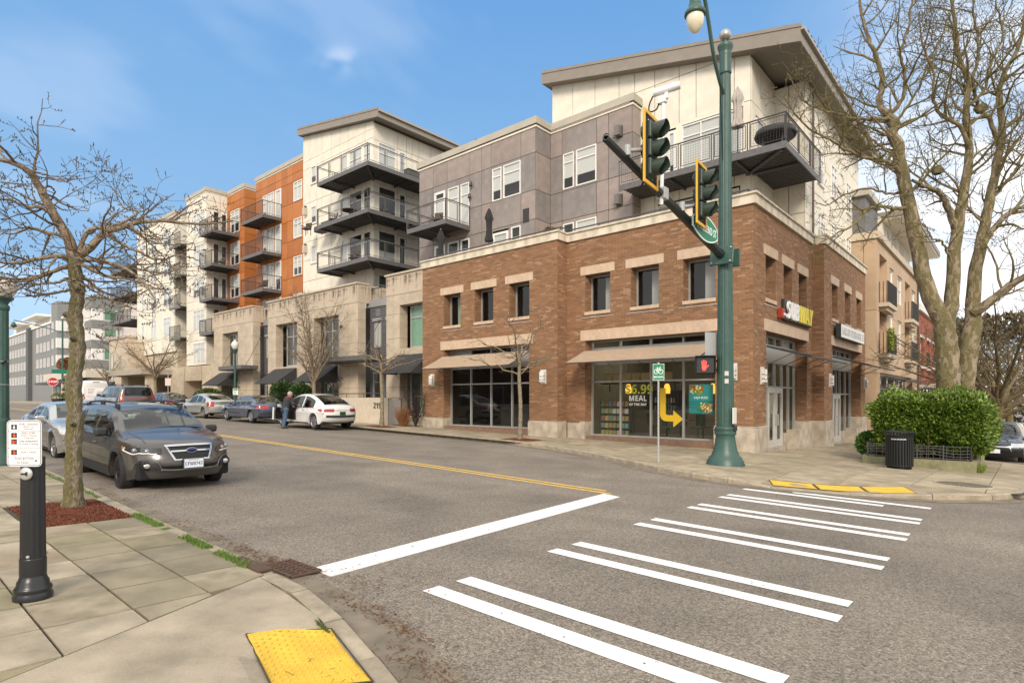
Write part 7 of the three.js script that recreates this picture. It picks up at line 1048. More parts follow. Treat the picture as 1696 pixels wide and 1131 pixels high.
// ---- litter bin
{ const s = thing('litter_bin','black slatted steel litter bin in front of the hedge planter','litter bin',ground(-2.66,-19.45,0.12)),bk = M([0.018,0.02,0.02],0.45,{ metalness: 0.3 }); add('liner',lathe([[0.26,0.05],[0.3,0.9],[0,0.92]],24),interior,s); for (let k = 0; k < 30; k++) { const a = k / 30 * Math.PI * 2,g = merge([rbox(0.045,0.86,0.012,0.005).translate(0,0.5,0.325),rbox(0.045,0.14,0.012,0.005).rotateX(0.5).translate(0,0.96,0.355)]); add('slat',k ? s.children.find((q) => q.name === 'slat').geometry : g,bk,s).rotation.y = a; } add('rim',new THREE.TorusGeometry(0.385,0.022,8,36).rotateX(Math.PI / 2).translate(0,1.02,0),bk,s); add('band',new THREE.TorusGeometry(0.325,0.014,6,32).rotateX(Math.PI / 2).translate(0,0.09,0),bk,s); add('band',new THREE.TorusGeometry(0.325,0.014,6,32).rotateX(Math.PI / 2).translate(0,0.84,0),bk,s); add('base',lathe([[0,0],[0.29,0],[0.29,0.06],[0,0.06]],24),bk,s);
const m = M([1,1,1],0.6); m.map = canvasTex(256,48,(c,w,h) => { c.fillStyle = '#0b0d0d'; c.fillRect(0,0,w,h); c.fillStyle = '#cfd3d2'; for (let i = 0; i < 11; i++) c.fillRect(14 + i * 21,14,13,20); }); add('name_band',new THREE.CylinderGeometry(0.342,0.342,0.07,20,1,true,-0.5,1.2).translate(0,0.83,0),m,s); }
// ---- green electric box by the low wall
{ const [x,z] = lampP(654,0,-19.0),s = thing('utility_gate','grey steel utility gate beside the low wall','gate',ground(x,z),0),m = M([0.2,0.185,0.17],0.6); add('panel',rbox(1.0,1.25,0.06,0.02).translate(0,0.68,0),m,s); add('frame',merge([rod([-0.52,0,0],[-0.52,1.4,0],0.03),rod([0.52,0,0],[0.52,1.4,0],0.03),new THREE.TorusGeometry(0.4,0.02,5,16,Math.PI).scale(1,0.35,1).translate(0,1.32,0)]),darkFrame,s); }
// ---- tactile plates
const tactY = mottled([0.66,0.42,0.045],0.22,1.1,940,0.06,0.75,0.001,512),plateGroup = (label,grp) => label;
function tactile(label,A0,B0,D0,hf,cat = 'tactile paving',nx = 20,ny = 12) {                   // A corner, B along, D along the other side (xz)
const s = thing('tactile_plate',label,cat,[A0[0],G(...A0),A0[1]]),f = (u,v) => { const x = A0[0] + (B0[0] - A0[0]) * u + (D0[0] - A0[0]) * v,z = A0[1] + (B0[1] - A0[1]) * u + (D0[1] - A0[1]) * v; return [x - A0[0],hf(x,z) - G(...A0),z - A0[1]]; };
add('plate',uvm(surf(16,10,(u,v) => f(u,v))),tactY,s); const d = [],base = new THREE.SphereGeometry(0.0125,7,4,0,Math.PI * 2,0,Math.PI / 2).scale(1,0.42,1); for (let i = 0; i < nx; i++) for (let j = 0; j < ny; j++) { const p = f((i + 0.5) / nx,(j + 0.5) / ny); d.push(base.clone().translate(p[0],p[1],p[2])); } const m = add('dome',merge(d),tactY,s); m.userData.kind = 'stuff';
const rim = []; for (const [a,b] of [[[0,0],[1,0]],[[1,0],[1,1]],[[1,1],[0,1]],[[0,1],[0,0]]]) rim.push(rod(f(...a),f(...b),0.006,0.006,4)); add('joint',merge(rim),jointMat,s); return s;
}
{ const rh = (x,z) => G(x,z) + Math.min(0.126,nearLow(x,z) + 0.11 * smooth(0.1,1.4,Math.hypot(x + 3.0,z + 2.15))) + 0.008; tactile('yellow tactile plate on the near ramp, the whole one with grit on it',[-3.60,-2.24],[-2.87,-2.06],[-3.79,-1.74],rh,'tactile paving',16,12); tactile('yellow tactile plate on the near ramp, cut off by the lower edge',[-2.83,-2.03],[-2.24,-1.7],[-3.06,-1.57],rh,'tactile paving',16,12);
const fh = (x,z) => G(x,z) + Math.min(0.126,0.02 + 0.11 * smooth(0.5,2.3,Math.hypot((x + 3.0) * 0.85,z + 13.0))) + 0.012,L = ['leftmost','middle','rightmost']; const P0 = [[-4.02,-12.95],[-3.18,-13.22],[-2.34,-13.5],[-1.58,-13.86]]; for (let k = 0; k < 3; k++) { const a = P0[k],b = P0[k + 1],t = [(b[0] - a[0]),(b[1] - a[1])],l = Math.hypot(...t),n = [-0.28,-0.66]; tactile(`yellow tactile plate at the far ramp, ${L[k]} of the row of three`,[a[0] + 0.02,a[1]],[b[0] - 0.02,b[1]],[a[0] + n[0],a[1] + n[1]],fh,'tactile paving',14,11); } }
// ---- drain grate, manhole, tree pits
{ const rust = mottled([0.085,0.05,0.035],0.4,0.4,950,0.15,0.85,0,256),s = thing('drain_grate','rusty cast iron drain grate in the near gutter','drain',[-5.3,G(-5.3,-2.88) + 0.004,-2.87]),l = [rbox(0.56,0.022,0.03,0.005).translate(0,0.012,-0.14),rbox(0.56,0.022,0.03,0.005).translate(0,0.012,0.14),rbox(0.03,0.022,0.31,0.005).translate(-0.27,0.012,0),rbox(0.03,0.022,0.31,0.005).translate(0.27,0.012,0)]; for (let k = 1; k < 7; k++) l.push(rbox(0.026,0.02,0.27,0.004).translate(-0.27 + k * 0.54 / 7,0.012,0)); l.push(rbox(0.52,0.02,0.02,0.004).translate(0,0.012,0.04),rbox(0.52,0.02,0.02,0.004).translate(0,0.012,-0.05)); add('bars',merge(l),rust,s); add('pit',rbox(0.54,0.01,0.28,0.002).translate(0,0.0,0),interior,s); add('kerb_plate',rbox(0.6,0.03,0.13,0.01).translate(0.0,0.135,0.4),rust,s); }
{ const s = thing('manhole_cover','round cast iron manhole cover in the far pavement','manhole',[-1.05,G(-1.05,-16.35) + 0.128,-16.35]); const m = mottled([0.13,0.115,0.085],0.3,0.5,955,0.15,0.8,0,256); add('cover',new THREE.CylinderGeometry(0.48,0.48,0.012,40),m,s); add('ring',new THREE.TorusGeometry(0.52,0.02,6,40).rotateX(Math.PI / 2),rampMat,s); const l = []; for (let i = -5; i <= 5; i++) for (let j = -5; j <= 5; j++) if (i * i + j * j < 27) l.push(rbox(0.05,0.008,0.05,0.003).translate(i * 0.08,0.009,j * 0.08)); add('studs',merge(l),m,s).userData.kind = 'stuff'; s.rotation.z = -0.03; }
const chipGeo = (n,seed,spread,size,y,colFn) => { const r = rngOf(seed),im = new THREE.InstancedMesh(new THREE.BoxGeometry(1,1,1),M([1,1,1],0.95),n),m4 = new THREE.Matrix4(),e = new THREE.Euler(),q = new THREE.Quaternion(),c = new THREE.Color(); for (let i = 0; i < n; i++) { const p = spread(r); e.set((r() - 0.5) * 1.1,r() * 6.3,(r() - 0.5) * 1.1); q.setFromEuler(e); const s = size(r); m4.compose(new THREE.Vector3(p[0],p[1],p[2]),q,new THREE.Vector3(...s)); im.setMatrixAt(i,m4); im.setColorAt(i,c.setRGB(...colFn(r))); } return shade(im); };
function treePit(label,x0,x1,z0,z1,n,seed) { const s = thing('mulch_bed',label,'mulch',[(x0 + x1) / 2,G((x0 + x1) / 2,(z0 + z1) / 2) + 0.1,(z0 + z1) / 2]); delete s.userData.category; const o = s.position,soil = mottled([0.05,0.022,0.014],0.5,0.5,seed,0.2,1,0,256); add('soil',uvm(grid(range(x0 + 0.02 - o.x,x1 - 0.02 - o.x,8),range(z0 + 0.02 - o.z,z1 - 0.02 - o.z,8),(x,z) => G(x + o.x,z + o.z) - o.y + 0.1)),soil,s);
const im = chipGeo(n,seed,(r) => { const x = lerp(x0 + 0.04,x1 - 0.04,r()),z = lerp(z0 + 0.04,z1 - 0.04,r()),h = 0.035 * (1 - Math.pow(Math.abs((x - o.x) / (x1 - x0) * 2),2)) * (1 - Math.pow(Math.abs((z - o.z) / (z1 - z0) * 2),2)); return [x - o.x,G(x,z) - o.y + 0.105 + h + r() * 0.015,z - o.z]; },(r) => [0.02 + r() * 0.045,0.005 + r() * 0.006,0.006 + r() * 0.012],0,(r) => { const k = 0.35 + r() * 0.9; return [0.155 * k,0.046 * k,0.022 * k]; }); im.name = 'bark_chips'; im.userData.kind = 'stuff'; s.add(im); s.userData.kind = 'stuff'; return s; }
treePit('red bark mulch bed around the near street tree',-9.85,-8.12,-2.42,-1.42,9000,961); treePit('red bark mulch bed around the young tree by the brick shop',-15.4,-13.9,-18.1,-16.75,5000,962); treePit('red bark mulch bed around the tree by the white crossover',-24.9,-23.1,-18.3,-17.0,2500,963);
// litter and needles along the near gutter, moss and grass in the kerb joint
{ const s = thing('leaf_litter','brown needles and leaf bits lying in the near gutter','litter',[-5,0,-3]); delete s.userData.category; s.userData.kind = 'stuff'; const cl = [[-8.0,-2.82,0.5,0.12,70],[-7.0,-2.86,0.5,0.1,90],[-6.2,-2.86,0.35,0.1,160],[-5.6,-2.85,0.3,0.14,260],[-5.25,-2.9,0.3,0.15,160],[-4.7,-3.1,0.5,0.2,120],[-3.95,-2.78,0.45,0.14,200],[-3.35,-2.7,0.3,0.1,160],[-2.9,-2.45,0.35,0.14,160],[-2.6,-2.3,0.3,0.2,90],[-3.1,-1.9,0.5,0.3,30],[-4.4,-3.4,0.7,0.35,50],[-10.5,-2.8,1.2,0.12,110]]; const tot = cl.reduce((a,c) => a + c[4],0); let ci = 0,cc = 0; const g = (r) => (r() + r() + r() - 1.5) * 1.1; const im = chipGeo(tot,970,(r) => { if (cc++ >= cl[ci][4]) { ci++; cc = 1; } const c = cl[ci],x = c[0] + g(r) * c[2],z = c[1] + g(r) * c[3]; return [x + 5,G(x,z) + 0.008 + r() * 0.012 + (z > -2.3 && x > -3.8 ? 0.05 : 0),z + 3]; },(r) => (r() < 0.75 ? [0.02 + r() * 0.05,0.0018,0.0022] : [0.008 + r() * 0.014,0.002,0.005 + r() * 0.008]),0,(r) => { const k = 0.5 + r(); return [0.13 * k,0.062 * k,0.03 * k]; }); im.name = 'needles'; im.userData.kind = 'stuff'; s.add(im); }
function tufts(name,label,n,seed,spread,hgt,col) { const r = rngOf(seed),tri = new THREE.BufferGeometry(); tri.setAttribute('position',new THREE.Float32BufferAttribute([-0.5,0,0,0.5,0,0,0.25,0.55,0.12,-0.5,0,0,0.25,0.55,0.12,-0.22,0.5,0.1,-0.22,0.5,0.1,0.25,0.55,0.12,0.1,1,0.5],3)); tri.computeVertexNormals(); const im = new THREE.InstancedMesh(tri,M([1,1,1],0.8),n),m4 = new THREE.Matrix4(),q = new THREE.Quaternion(),e = new THREE.Euler(),c = new THREE.Color(); for (let i = 0; i < n; i++) { const [x,z,y] = spread(r); e.set((r() - 0.5) * 0.9,r() * 6.3,(r() - 0.5) * 0.9); q.setFromEuler(e); const h = hgt * (0.4 + r() * 0.8); m4.compose(new THREE.Vector3(x,y,z),q,new THREE.Vector3(0.006 + r() * 0.005,h,h * 0.8)); im.setMatrixAt(i,m4); const k = 0.6 + r() * 0.8; im.setColorAt(i,c.setRGB(...col.map((v) => v * k))); } shade(im); im.name = name; tag(im,label,null,null,'stuff'); scene.add(im); return im; }
tufts('grass','bright green grass tufts in the near kerb joint',3600,981,(r) => { let x; do { x = -8.3 + r() * 3.1; } while (fbm(x * 3.2,4,0,985,3) < 0.37); const z = -2.43 + (r() + r() - 1) * 0.06; return [x,z,G(x,z) + 0.12]; },0.05,[0.12,0.2,0.035]);
tufts('moss','mossy green line in the joint around the ramp',2600,983,(r) => { const t = r(),k = r() < 0.6,x = k ? lerp(-4.0,-4.95,t) : lerp(-4.85,-3.5,t),z = (k ? lerp(-0.5,-2.42,t) : lerp(-2.4,-2.16,t)) + (r() - 0.5) * 0.02; return [x + (r() - 0.5) * 0.02,z,G(x,z) + 0.105]; },0.022,[0.08,0.115,0.03]);
tufts('grass','grass tufts along the kerb beside the parked wagon',1500,987,(r) => { const x = -9.9 - r() * 5,z = -2.46 + (r() - 0.5) * 0.07; return [x,z,G(x,z) + 0.11]; },0.05,[0.10,0.18,0.03]);
tufts('weeds','yellow green weeds at the planter corner',500,988,(r) => { const x = -0.95 + (r() - 0.5) * 0.16,z = -20.5 - r() * 0.9; return [x,z,G(x,z) + 0.13]; },0.26,[0.16,0.2,0.03]);
// ---- planter, iron edging, hedge
{ const x0 = -3.72,x1 = -1.02,z1 = -20.35,z0 = -24.6,s = thing('planter','raised concrete planter with low wavy iron edging','planter',[(x0 + x1) / 2,G(-2.4,-22) + 0.26,(z0 + z1) / 2]),o = s.position,mossC = mottled([0.22,0.21,0.12],0.45,1.1,990,0.12,0.95,0,256),top = 0.26;
const yb = -0.5; for (const [a,b,c,d] of [[x0,x1,z1 - 0.22,z1],[x0,x0 + 0.22,z0,z1 - 0.221],[x1 - 0.22,x1,z0,z1 - 0.221],[x0 + 0.221,x1 - 0.221,z0,z0 + 0.22]]) add('kerb',bx(a - o.x,b - o.x,yb,top - 0.1,c - o.z,d - o.z),mossC,s);
add('soil',bx(x0 + 0.2 - o.x,x1 - 0.2 - o.x,yb,0.12,z0 + 0.2 - o.z,z1 - 0.2 - o.z),jointMat,s);
const runs = [[[x0 + 0.12,z1 - 0.1],[x1 - 0.12,z1 - 0.1]],[[x1 - 0.12,z1 - 0.1],[x1 - 0.12,z0 + 0.1]]],iron = M([0.085,0.08,0.085],0.55,{ metalness: 0.3 });
for (const [a,b] of runs) { const L = Math.hypot(b[0] - a[0],b[1] - a[1]),n = Math.round(L / 0.62),pt = (t,y) => new THREE.Vector3(lerp(a[0],b[0],t) - o.x,y,lerp(a[1],b[1],t) - o.z); for (let k = 0; k <= n; k++) { const p = pt(k / n,0); add('post',rod([p.x,0.1,p.z],[p.x,0.58,p.z],0.022,0.022,5),iron,s); }
for (let k = 0; k < 5; k++) { const pts = []; for (let i = 0; i <= 40; i++) pts.push(pt(i / 40,0.2 + k * 0.085 + (k > 0 && k < 4 ? 0.028 * Math.sin(i / 40 * n * Math.PI) : 0))); add('rail',new THREE.TubeGeometry(new THREE.CatmullRomCurve3(pts),60,0.013,5),iron,s); } const bars = []; for (let k = 0; k < n * 4; k++) { const p = pt((k + 0.5) / (n * 4),0); bars.push(rod([p.x,0.2,p.z],[p.x,0.54,p.z],0.009,0.009,4)); } add('bars',merge(bars),iron,s); } }
// ================= trees, hedge, shrubs =================
class Wood {                                                        // collects tapering tubes
constructor() { this.p = []; this.n = []; this.uv = []; this.i = []; }
tube(pts,rad,seg) {
const N = pts.length,base = this.p.length / 3; let T = pts[1].clone().sub(pts[0]).normalize(),U = new THREE.Vector3(Math.abs(T.y) > 0.9 ? 1 : 0,Math.abs(T.y) > 0.9 ? 0 : 1,0).cross(T).normalize(),len = 0;
for (let k = 0; k < N; k++) {
const t = pts[Math.min(N - 1,k + 1)].clone().sub(pts[Math.max(0,k - 1)]).normalize(); U.addScaledVector(t,-U.dot(t)).normalize(); const V = t.clone().cross(U); if (k) len += pts[k].distanceTo(pts[k - 1]);
for (let s = 0; s <= seg; s++) { const a = s / seg * Math.PI * 2,c = Math.cos(a),d = Math.sin(a),nx = U.x * c + V.x * d,ny = U.y * c + V.y * d,nz = U.z * c + V.z * d; this.p.push(pts[k].x + nx * rad[k],pts[k].y + ny * rad[k],pts[k].z + nz * rad[k]); this.n.push(nx,ny,nz); this.uv.push(s / seg * Math.max(0.2,rad[0] * 6.3),len); }
}
for (let k = 0; k < N - 1; k++) for (let s = 0; s < seg; s++) { const a = base + k * (seg + 1) + s,b = a + seg + 1; this.i.push(a,a + 1,b,a + 1,b + 1,b); }
}
build(name,mat,parent,o) { const g = new THREE.BufferGeometry(); g.setAttribute('position',new THREE.Float32BufferAttribute(this.p,3)); g.setAttribute('normal',new THREE.Float32BufferAttribute(this.n,3)); g.setAttribute('uv',new THREE.Float32BufferAttribute(this.uv,2)); g.setIndex(this.i); g.translate(-o.x,-o.y,-o.z); return add(name,g,mat,parent); }
}
const V3 = (x,y,z) => new THREE.Vector3(x,y,z);
function curve(pts,n) { const c = new THREE.CatmullRomCurve3(pts,false,'centripetal'); return c.getPoints(n); }
// side shoots along a limb: wiggling, forking, thinning to twigs with buds
function shoots(W,r,limb,radii,o,depth = 0) {
const L = limb.length; let total = 0; for (let i = 1; i < L; i++) total += limb[i].distanceTo(limb[i - 1]);
const n = Math.max(1,Math.round(total * o.per[depth]));
for (let k = 0; k < n; k++) {
const f = (o.from ?? 0.15) * (depth ? 0.6 : 1) + (1 - (o.from ?? 0.15) * (depth ? 0.6 : 1)) * (k + r()) / n,x = Math.min(L - 1.001,f * (L - 1)),i = Math.floor(x),p0 = limb[i].clone().lerp(limb[i + 1],x - i),t = limb[i + 1].clone().sub(limb[i]).normalize(),rad0 = lerp(radii[i],radii[i + 1],x - i);
const rnd = V3(r() - 0.5,r() - 0.5,r() - 0.5).normalize(); let d = rnd.addScaledVector(t,-rnd.dot(t)).normalize().multiplyScalar(o.spread).addScaledVector(t,0.55); d.y = d.y * o.flat + o.lift; d.normalize();
const len = o.len[depth] * (0.45 + 0.8 * r()) * (1 - 0.35 * f),seg = depth === o.per.length - 1 ? 4 : 6,pts = [p0],rs = [Math.min(rad0 * 0.75,o.rad[depth])]; let q = p0.clone();
for (let s = 1; s <= seg; s++) { d.add(V3((r() - 0.5) * o.wig,(r() - 0.5) * o.wig + o.up * 0.12,(r() - 0.5) * o.wig)).normalize(); q = q.clone().addScaledVector(d,len / seg); pts.push(q); rs.push(Math.max(o.min,rs[0] * (1 - 0.8 * s / seg))); }
W.tube(pts,rs,rs[0] > 0.03 ? 6 : 3);
if (depth < o.per.length - 1) shoots(W,r,pts,rs,o,depth + 1);
else if (o.buds) for (const b of [seg,seg - 1,seg - 2]) { const bp = pts[b],e = bp.clone().add(V3((r() - 0.5) * 0.5,0.6 + r() * 0.4,(r() - 0.5) * 0.5).multiplyScalar(o.buds * 2.4)); W.tube([bp,bp.clone().lerp(e,0.55),e],[o.buds * 0.35,o.buds * 0.55,o.buds * 0.1],4); }
}
}
function limbFrom(W,px,depths,r0,r1,seg,n = 26,wob = 0,r = null) { const pts = curve(px.map((p,i) => AT(p[0],p[1],typeof depths === 'number' ? depths : lerp(depths[0],depths[1],i / (px.length - 1)))),n); if (wob) pts.forEach((p,i) => { if (i) { p.x += (r() - 0.5) * wob; p.y += (r() - 0.5) * wob; p.z += (r() - 0.5) * wob; } }); const rs = pts.map((_,i) => lerp(r0,r1,Math.pow(i / n,0.8))); W.tube(pts,rs,seg); return [pts,rs]; }
function barkMat(c1,c2,c3,metres,seed,thr) { const m = M([1,1,1],0.95); m.map = tex(512,(x,y) => { const a = fbm(x * 6,y * 6,6,seed,5),b = fbm(x * 20,y * 10,0,seed + 5,4),g = hash(Math.floor(x * 512),Math.floor(y * 512),seed); let c = mix3(c1,c2,smooth(0.40,0.56,a)); c = mix3(c,c3,smooth(thr,thr + 0.13,fbm(x * 5,y * 3,0,seed + 9,5))); return toS(c.map((v) => v * (0.62 + 0.6 * b + 0.2 * (g - 0.5)))); },true,metres); m.bumpMap = tex(256,(x,y) => { const h = fbm(x * 24,y * 10,0,seed + 7,4); return [h,h,h]; },false,metres); m.bumpScale = 0.02; return m; }
function planeBark() { const m = M([1,1,1],0.95),n = 1024; m.map = tex(n,(x,y) => { const flake = fbm(x * 22,y * 14,0,1310,3),big = fbm(x * 4,y * 4,4,1313,4),fine = fbm(x * 90,y * 60,0,1316,3),g = hash(Math.floor(x * n),Math.floor(y * n),7); let c = mix3([0.165,0.125,0.078],[0.30,0.245,0.165],smooth(0.46,0.56,flake)); c = mix3(c,[0.125,0.112,0.035],0.75 * smooth(0.42,0.66,big + (fine - 0.5) * 0.5)); return toS(c.map((v) => v * (0.6 + 0.7 * fine + 0.16 * (g - 0.5)))); },true,2.4); m.bumpMap = tex(512,(x,y) => { const h = 0.6 * smooth(0.46,0.56,fbm(x * 22,y * 14,0,1310,3)) + 0.4 * fbm(x * 90,y * 60,0,1316,3); return [h,h,h]; },false,2.4); m.bumpScale = 0.025; return m; }
// ---- street tree in the foreground: mossy trunk, low spreading limbs
{
const W = new Wood(),T = new Wood(),r = rngOf(1201),base = [-9.22,-2.02],o = V3(base[0],G(...base) + 0.1,base[1]),D = depthOf(...base);
const t = thing('street_tree','bare street tree with mossy trunk in the foreground mulch bed','tree',[o.x,o.y,o.z]);
const bark = barkMat([0.155,0.125,0.08],[0.25,0.215,0.15],[0.145,0.13,0.055],0.4,1210,0.53),twig = barkMat([0.23,0.17,0.115],[0.32,0.255,0.185],[0.19,0.165,0.08],0.4,1215,0.56);
const tp = curve([[121,842],[121,800],[121,740],[124,690],[121,640],[126,600],[128,560],[123,525],[128,490],[124,450],[122,424]].map((p) => AT(p[0],p[1],D)),44); T.tube(tp,tp.map((_,i) => (i < 4 ? lerp(0.148,0.098,i / 4) : lerp(0.098,0.076,i / 44)) + 0.008 * Math.sin(i * 2.1) + 0.006 * Math.sin(i * 5.3)),16);
for (const [i,a] of [[12,0.4],[19,2.2],[26,0.8],[31,1.6],[36,0.2]]) { const p = tp[i]; T.tube([p,p.clone().add(V3(0.1 * Math.cos(a),0.01,0.1 * Math.sin(a))),p.clone().add(V3(0.125 * Math.cos(a),0.012,0.125 * Math.sin(a)))],[0.05,0.036,0.008],8); }
const spec = { per: [4.4,5.6,7],len: [1.02,0.44,0.18],rad: [0.02,0.009,0.0045],min: 0.0026,spread: 0.9,flat: 0.55,lift: 0.02,wig: 0.62,up: 0.35,buds: 0.012,from: 0.12 };
const go = (px,dd,r0,r1) => { const [p,s] = limbFrom(W,px,dd,r0,r1,8,26,0.018,r); shoots(W,r,p,s,spec); };
go([[122,428],[112,395],[92,360],[72,325],[58,298],[48,284],[25,272],[0,264],[-40,250]],[D,D - 0.6],0.075,0.018);
go([[126,426],[142,415],[160,398],[176,384],[205,376],[226,369],[255,366],[300,369],[345,371],[385,366]],[D,D + 0.2],0.06,0.01);
go([[126,420],[150,380],[185,376],[215,362],[228,352],[208,345],[196,338]],[D,D + 0.5],0.03,0.008);
go([[120,432],[98,424],[60,430],[30,436],[0,434],[-40,440]],[D,D - 0.8],0.035,0.01); go([[120,440],[92,447],[62,458],[28,463],[2,458],[-30,452]],[D,D + 0.5],0.032,0.01); go([[120,458],[92,468],[64,470],[42,478]],[D,D - 0.4],0.022,0.008); go([[120,480],[95,484],[68,490],[42,490]],[D,D - 0.2],0.02,0.008);
go([[126,434],[150,446],[178,458],[205,462],[240,470],[262,480]],[D,D - 0.5],0.032,0.008); go([[126,428],[160,432],[200,440],[238,468],[258,502]],[D,D - 0.9],0.03,0.008); go([[126,446],[150,470],[175,485],[206,492],[235,478]],[D,D + 0.5],0.024,0.008); go([[128,466],[150,478],[190,500],[225,512]],[D,D - 0.6],0.018,0.006);
go([[95,365],[70,345],[45,342],[10,330],[-20,334]],[D - 0.2,D - 0.6],0.026,0.008); go([[70,322],[80,308],[90,318],[72,345]],[D - 0.3,D],0.016,0.006); go([[45,283],[52,283],[80,292],[100,300],[126,296]],[D - 0.4,D - 0.2],0.018,0.006); go([[110,392],[80,385],[50,378],[20,388],[0,384]],[D,D + 0.6],0.026,0.008); go([[80,335],[100,345],[112,350]],[D - 0.2,D],0.014,0.005);
go([[172,386],[195,400],[230,418],[262,430],[300,423],[330,432]],[D,D - 0.3],0.024,0.007); go([[215,372],[240,395],[285,405],[318,402]],[D,D + 0.3],0.018,0.006);
T.build('trunk',bark,t,o); W.build('branches',twig,t,o);
}
// ---- great plane tree in the planter
{
const W = new Wood(),T = new Wood(),r = rngOf(1301),base = [-1.6,-22.8],o = V3(base[0],G(...base) + 0.1,base[1]),D = depthOf(...base);
const t = thing('plane_tree','huge bare plane tree with mossy forked trunk rising behind the hedge','tree',[o.x,o.y,o.z]);
const bark = planeBark(),twigM = barkMat([0.20,0.15,0.085],[0.28,0.215,0.13],[0.19,0.165,0.06],0.5,1317,0.5);
const spec = { per: [2.1,2.9,4.0],len: [2.5,1.35,0.6],rad: [0.045,0.018,0.008],min: 0.0052,spread: 0.9,flat: 0.9,lift: 0.12,wig: 0.55,up: 0.5,buds: 0.02,from: 0.1 };
const trunk = (px,dd,r0,r1,n = 30) => { r0 *= 0.86; r1 *= 0.84; const pts = curve(px.map((p,i) => AT(p[0],p[1],lerp(dd[0],dd[1],i / (px.length - 1)))),n),rs = pts.map((_,i) => lerp(r0,r1,i / n) * (1 + 0.06 * Math.sin(i * 1.9))); T.tube(pts,rs,16); return [pts,rs]; };
trunk([[1570,790],[1571,720],[1571,640],[1568,570],[1562,530]],[D,D],0.41,0.335); trunk([[1592,790],[1594,720],[1598,640],[1606,570],[1613,530]],[D + 0.45,D + 0.6],0.33,0.30);
const go = (px,dd,r0,r1,sp = {},seg = 10) => { r0 *= 0.78; r1 *= 0.82; const [p,s] = limbFrom(seg > 8 ? T : W,px,dd,r0,r1,seg,34,r1 > 0.06 ? 0.03 : 0.05,r); shoots(W,r,p,s,{ ...spec,...sp }); };
go([[1563,535],[1545,500],[1531,462],[1520,410],[1508,350],[1498,300],[1490,262],[1487,238],[1478,222],[1484,205],[1470,192]],[D,D + 0.5],0.33,0.16,{ from: 0.45 },12);
go([[1472,195],[1458,172],[1462,140],[1456,105],[1440,68],[1428,25],[1420,-30]],[D + 0.5,D + 0.9],0.15,0.04); go([[1470,194],[1492,170],[1500,130],[1492,90],[1506,40],[1512,-20]],[D + 0.5,D - 0.4],0.09,0.03,{},8);
go([[1568,540],[1578,490],[1580,430],[1586,380],[1594,330],[1602,280],[1606,240],[1600,190],[1604,140],[1590,95],[1584,40],[1570,-30]],[D + 0.1,D + 0.8],0.29,0.045,{ from: 0.35 },12);
go([[1586,385],[1572,345],[1556,318],[1535,310],[1510,298]],[D + 0.3,D - 0.4],0.16,0.05); go([[1612,535],[1612,480],[1620,430],[1630,385],[1640,330],[1652,270],[1660,215],[1655,160],[1664,120],[1690,75],[1700,20]],[D + 0.6,D + 1.2],0.29,0.05,{ from: 0.3 },12);
go([[1612,520],[1632,506],[1655,488],[1680,468],[1710,452],[1760,420]],[D + 0.5,D - 0.6],0.21,0.09,{ from: 0.3 },12); go([[1624,410],[1650,375],[1672,352],[1700,340],[1750,300]],[D + 0.7,D],0.14,0.05); go([[1655,240],[1640,200],[1620,175],[1612,130],[1622,90],[1614,30],[1610,-20]],[D + 1,D + 0.4],0.10,0.03); go([[1606,245],[1590,210],[1560,190],[1545,160],[1548,120],[1530,80],[1522,20]],[D + 0.4,D - 0.5],0.09,0.025,{},8);
// limbs reaching left in front of the building
go([[1500,300],[1478,272],[1455,264],[1432,262],[1410,252],[1380,235],[1345,215],[1318,190],[1300,160]],[D + 0.3,D - 1.2],0.09,0.02,{ per: [3.6,4,4],len: [1.3,0.8,0.4],flat: 0.8 },8); go([[1470,196],[1440,196],[1412,196],[1380,186],[1350,178],[1325,160],[1305,120]],[D + 0.4,D - 0.8],0.07,0.018,{ per: [3.8,4,4],len: [1.2,0.8,0.38] },8);
go([[1506,345],[1480,345],[1455,342],[1435,350],[1415,372],[1390,385],[1362,402],[1340,410]],[D + 0.2,D - 1.5],0.085,0.015,{ per: [2.6,3,3.4],len: [1.3,0.8,0.4],lift: 0 },8); go([[1500,320],[1470,320],[1440,312],[1400,322],[1370,340],[1345,330]],[D + 0.4,D + 1.2],0.06,0.015,{ len: [1.4,0.8,0.4] },8); go([[1490,265],[1450,235],[1425,215],[1400,205],[1370,215]],[D + 0.4,D + 0.9],0.06,0.015,{},8);
go([[1575,430],[1560,400],[1545,395],[1530,372],[1500,368]],[D - 0.2,D - 1.2],0.05,0.015,{ len: [1.2,0.7,0.4] },8); go([[1640,330],[1670,300],[1700,250],[1730,200]],[D + 0.9,D + 0.3],0.09,0.03,{},8); go([[1600,180],[1630,150],[1640,110],[1660,60],[1650,0]],[D + 0.6,D - 0.3],0.07,0.025,{},8); go([[1484,205],[1520,150],[1540,100],[1560,60],[1580,0]],[D + 0.5,D + 1.2],0.06,0.02,{},8);
for (const [u,v] of [[1480,205],[1625,180],[1553,282]]) { const p = AT(u,v,D + 0.4); T.tube([p.clone().add(V3(0,-0.12,0)),p,p.clone().add(V3(0.05,0.14,0))],[0.12,0.21,0.06],10); }
T.build('trunk',bark,t,o); W.build('branches',twigM,t,o);
}
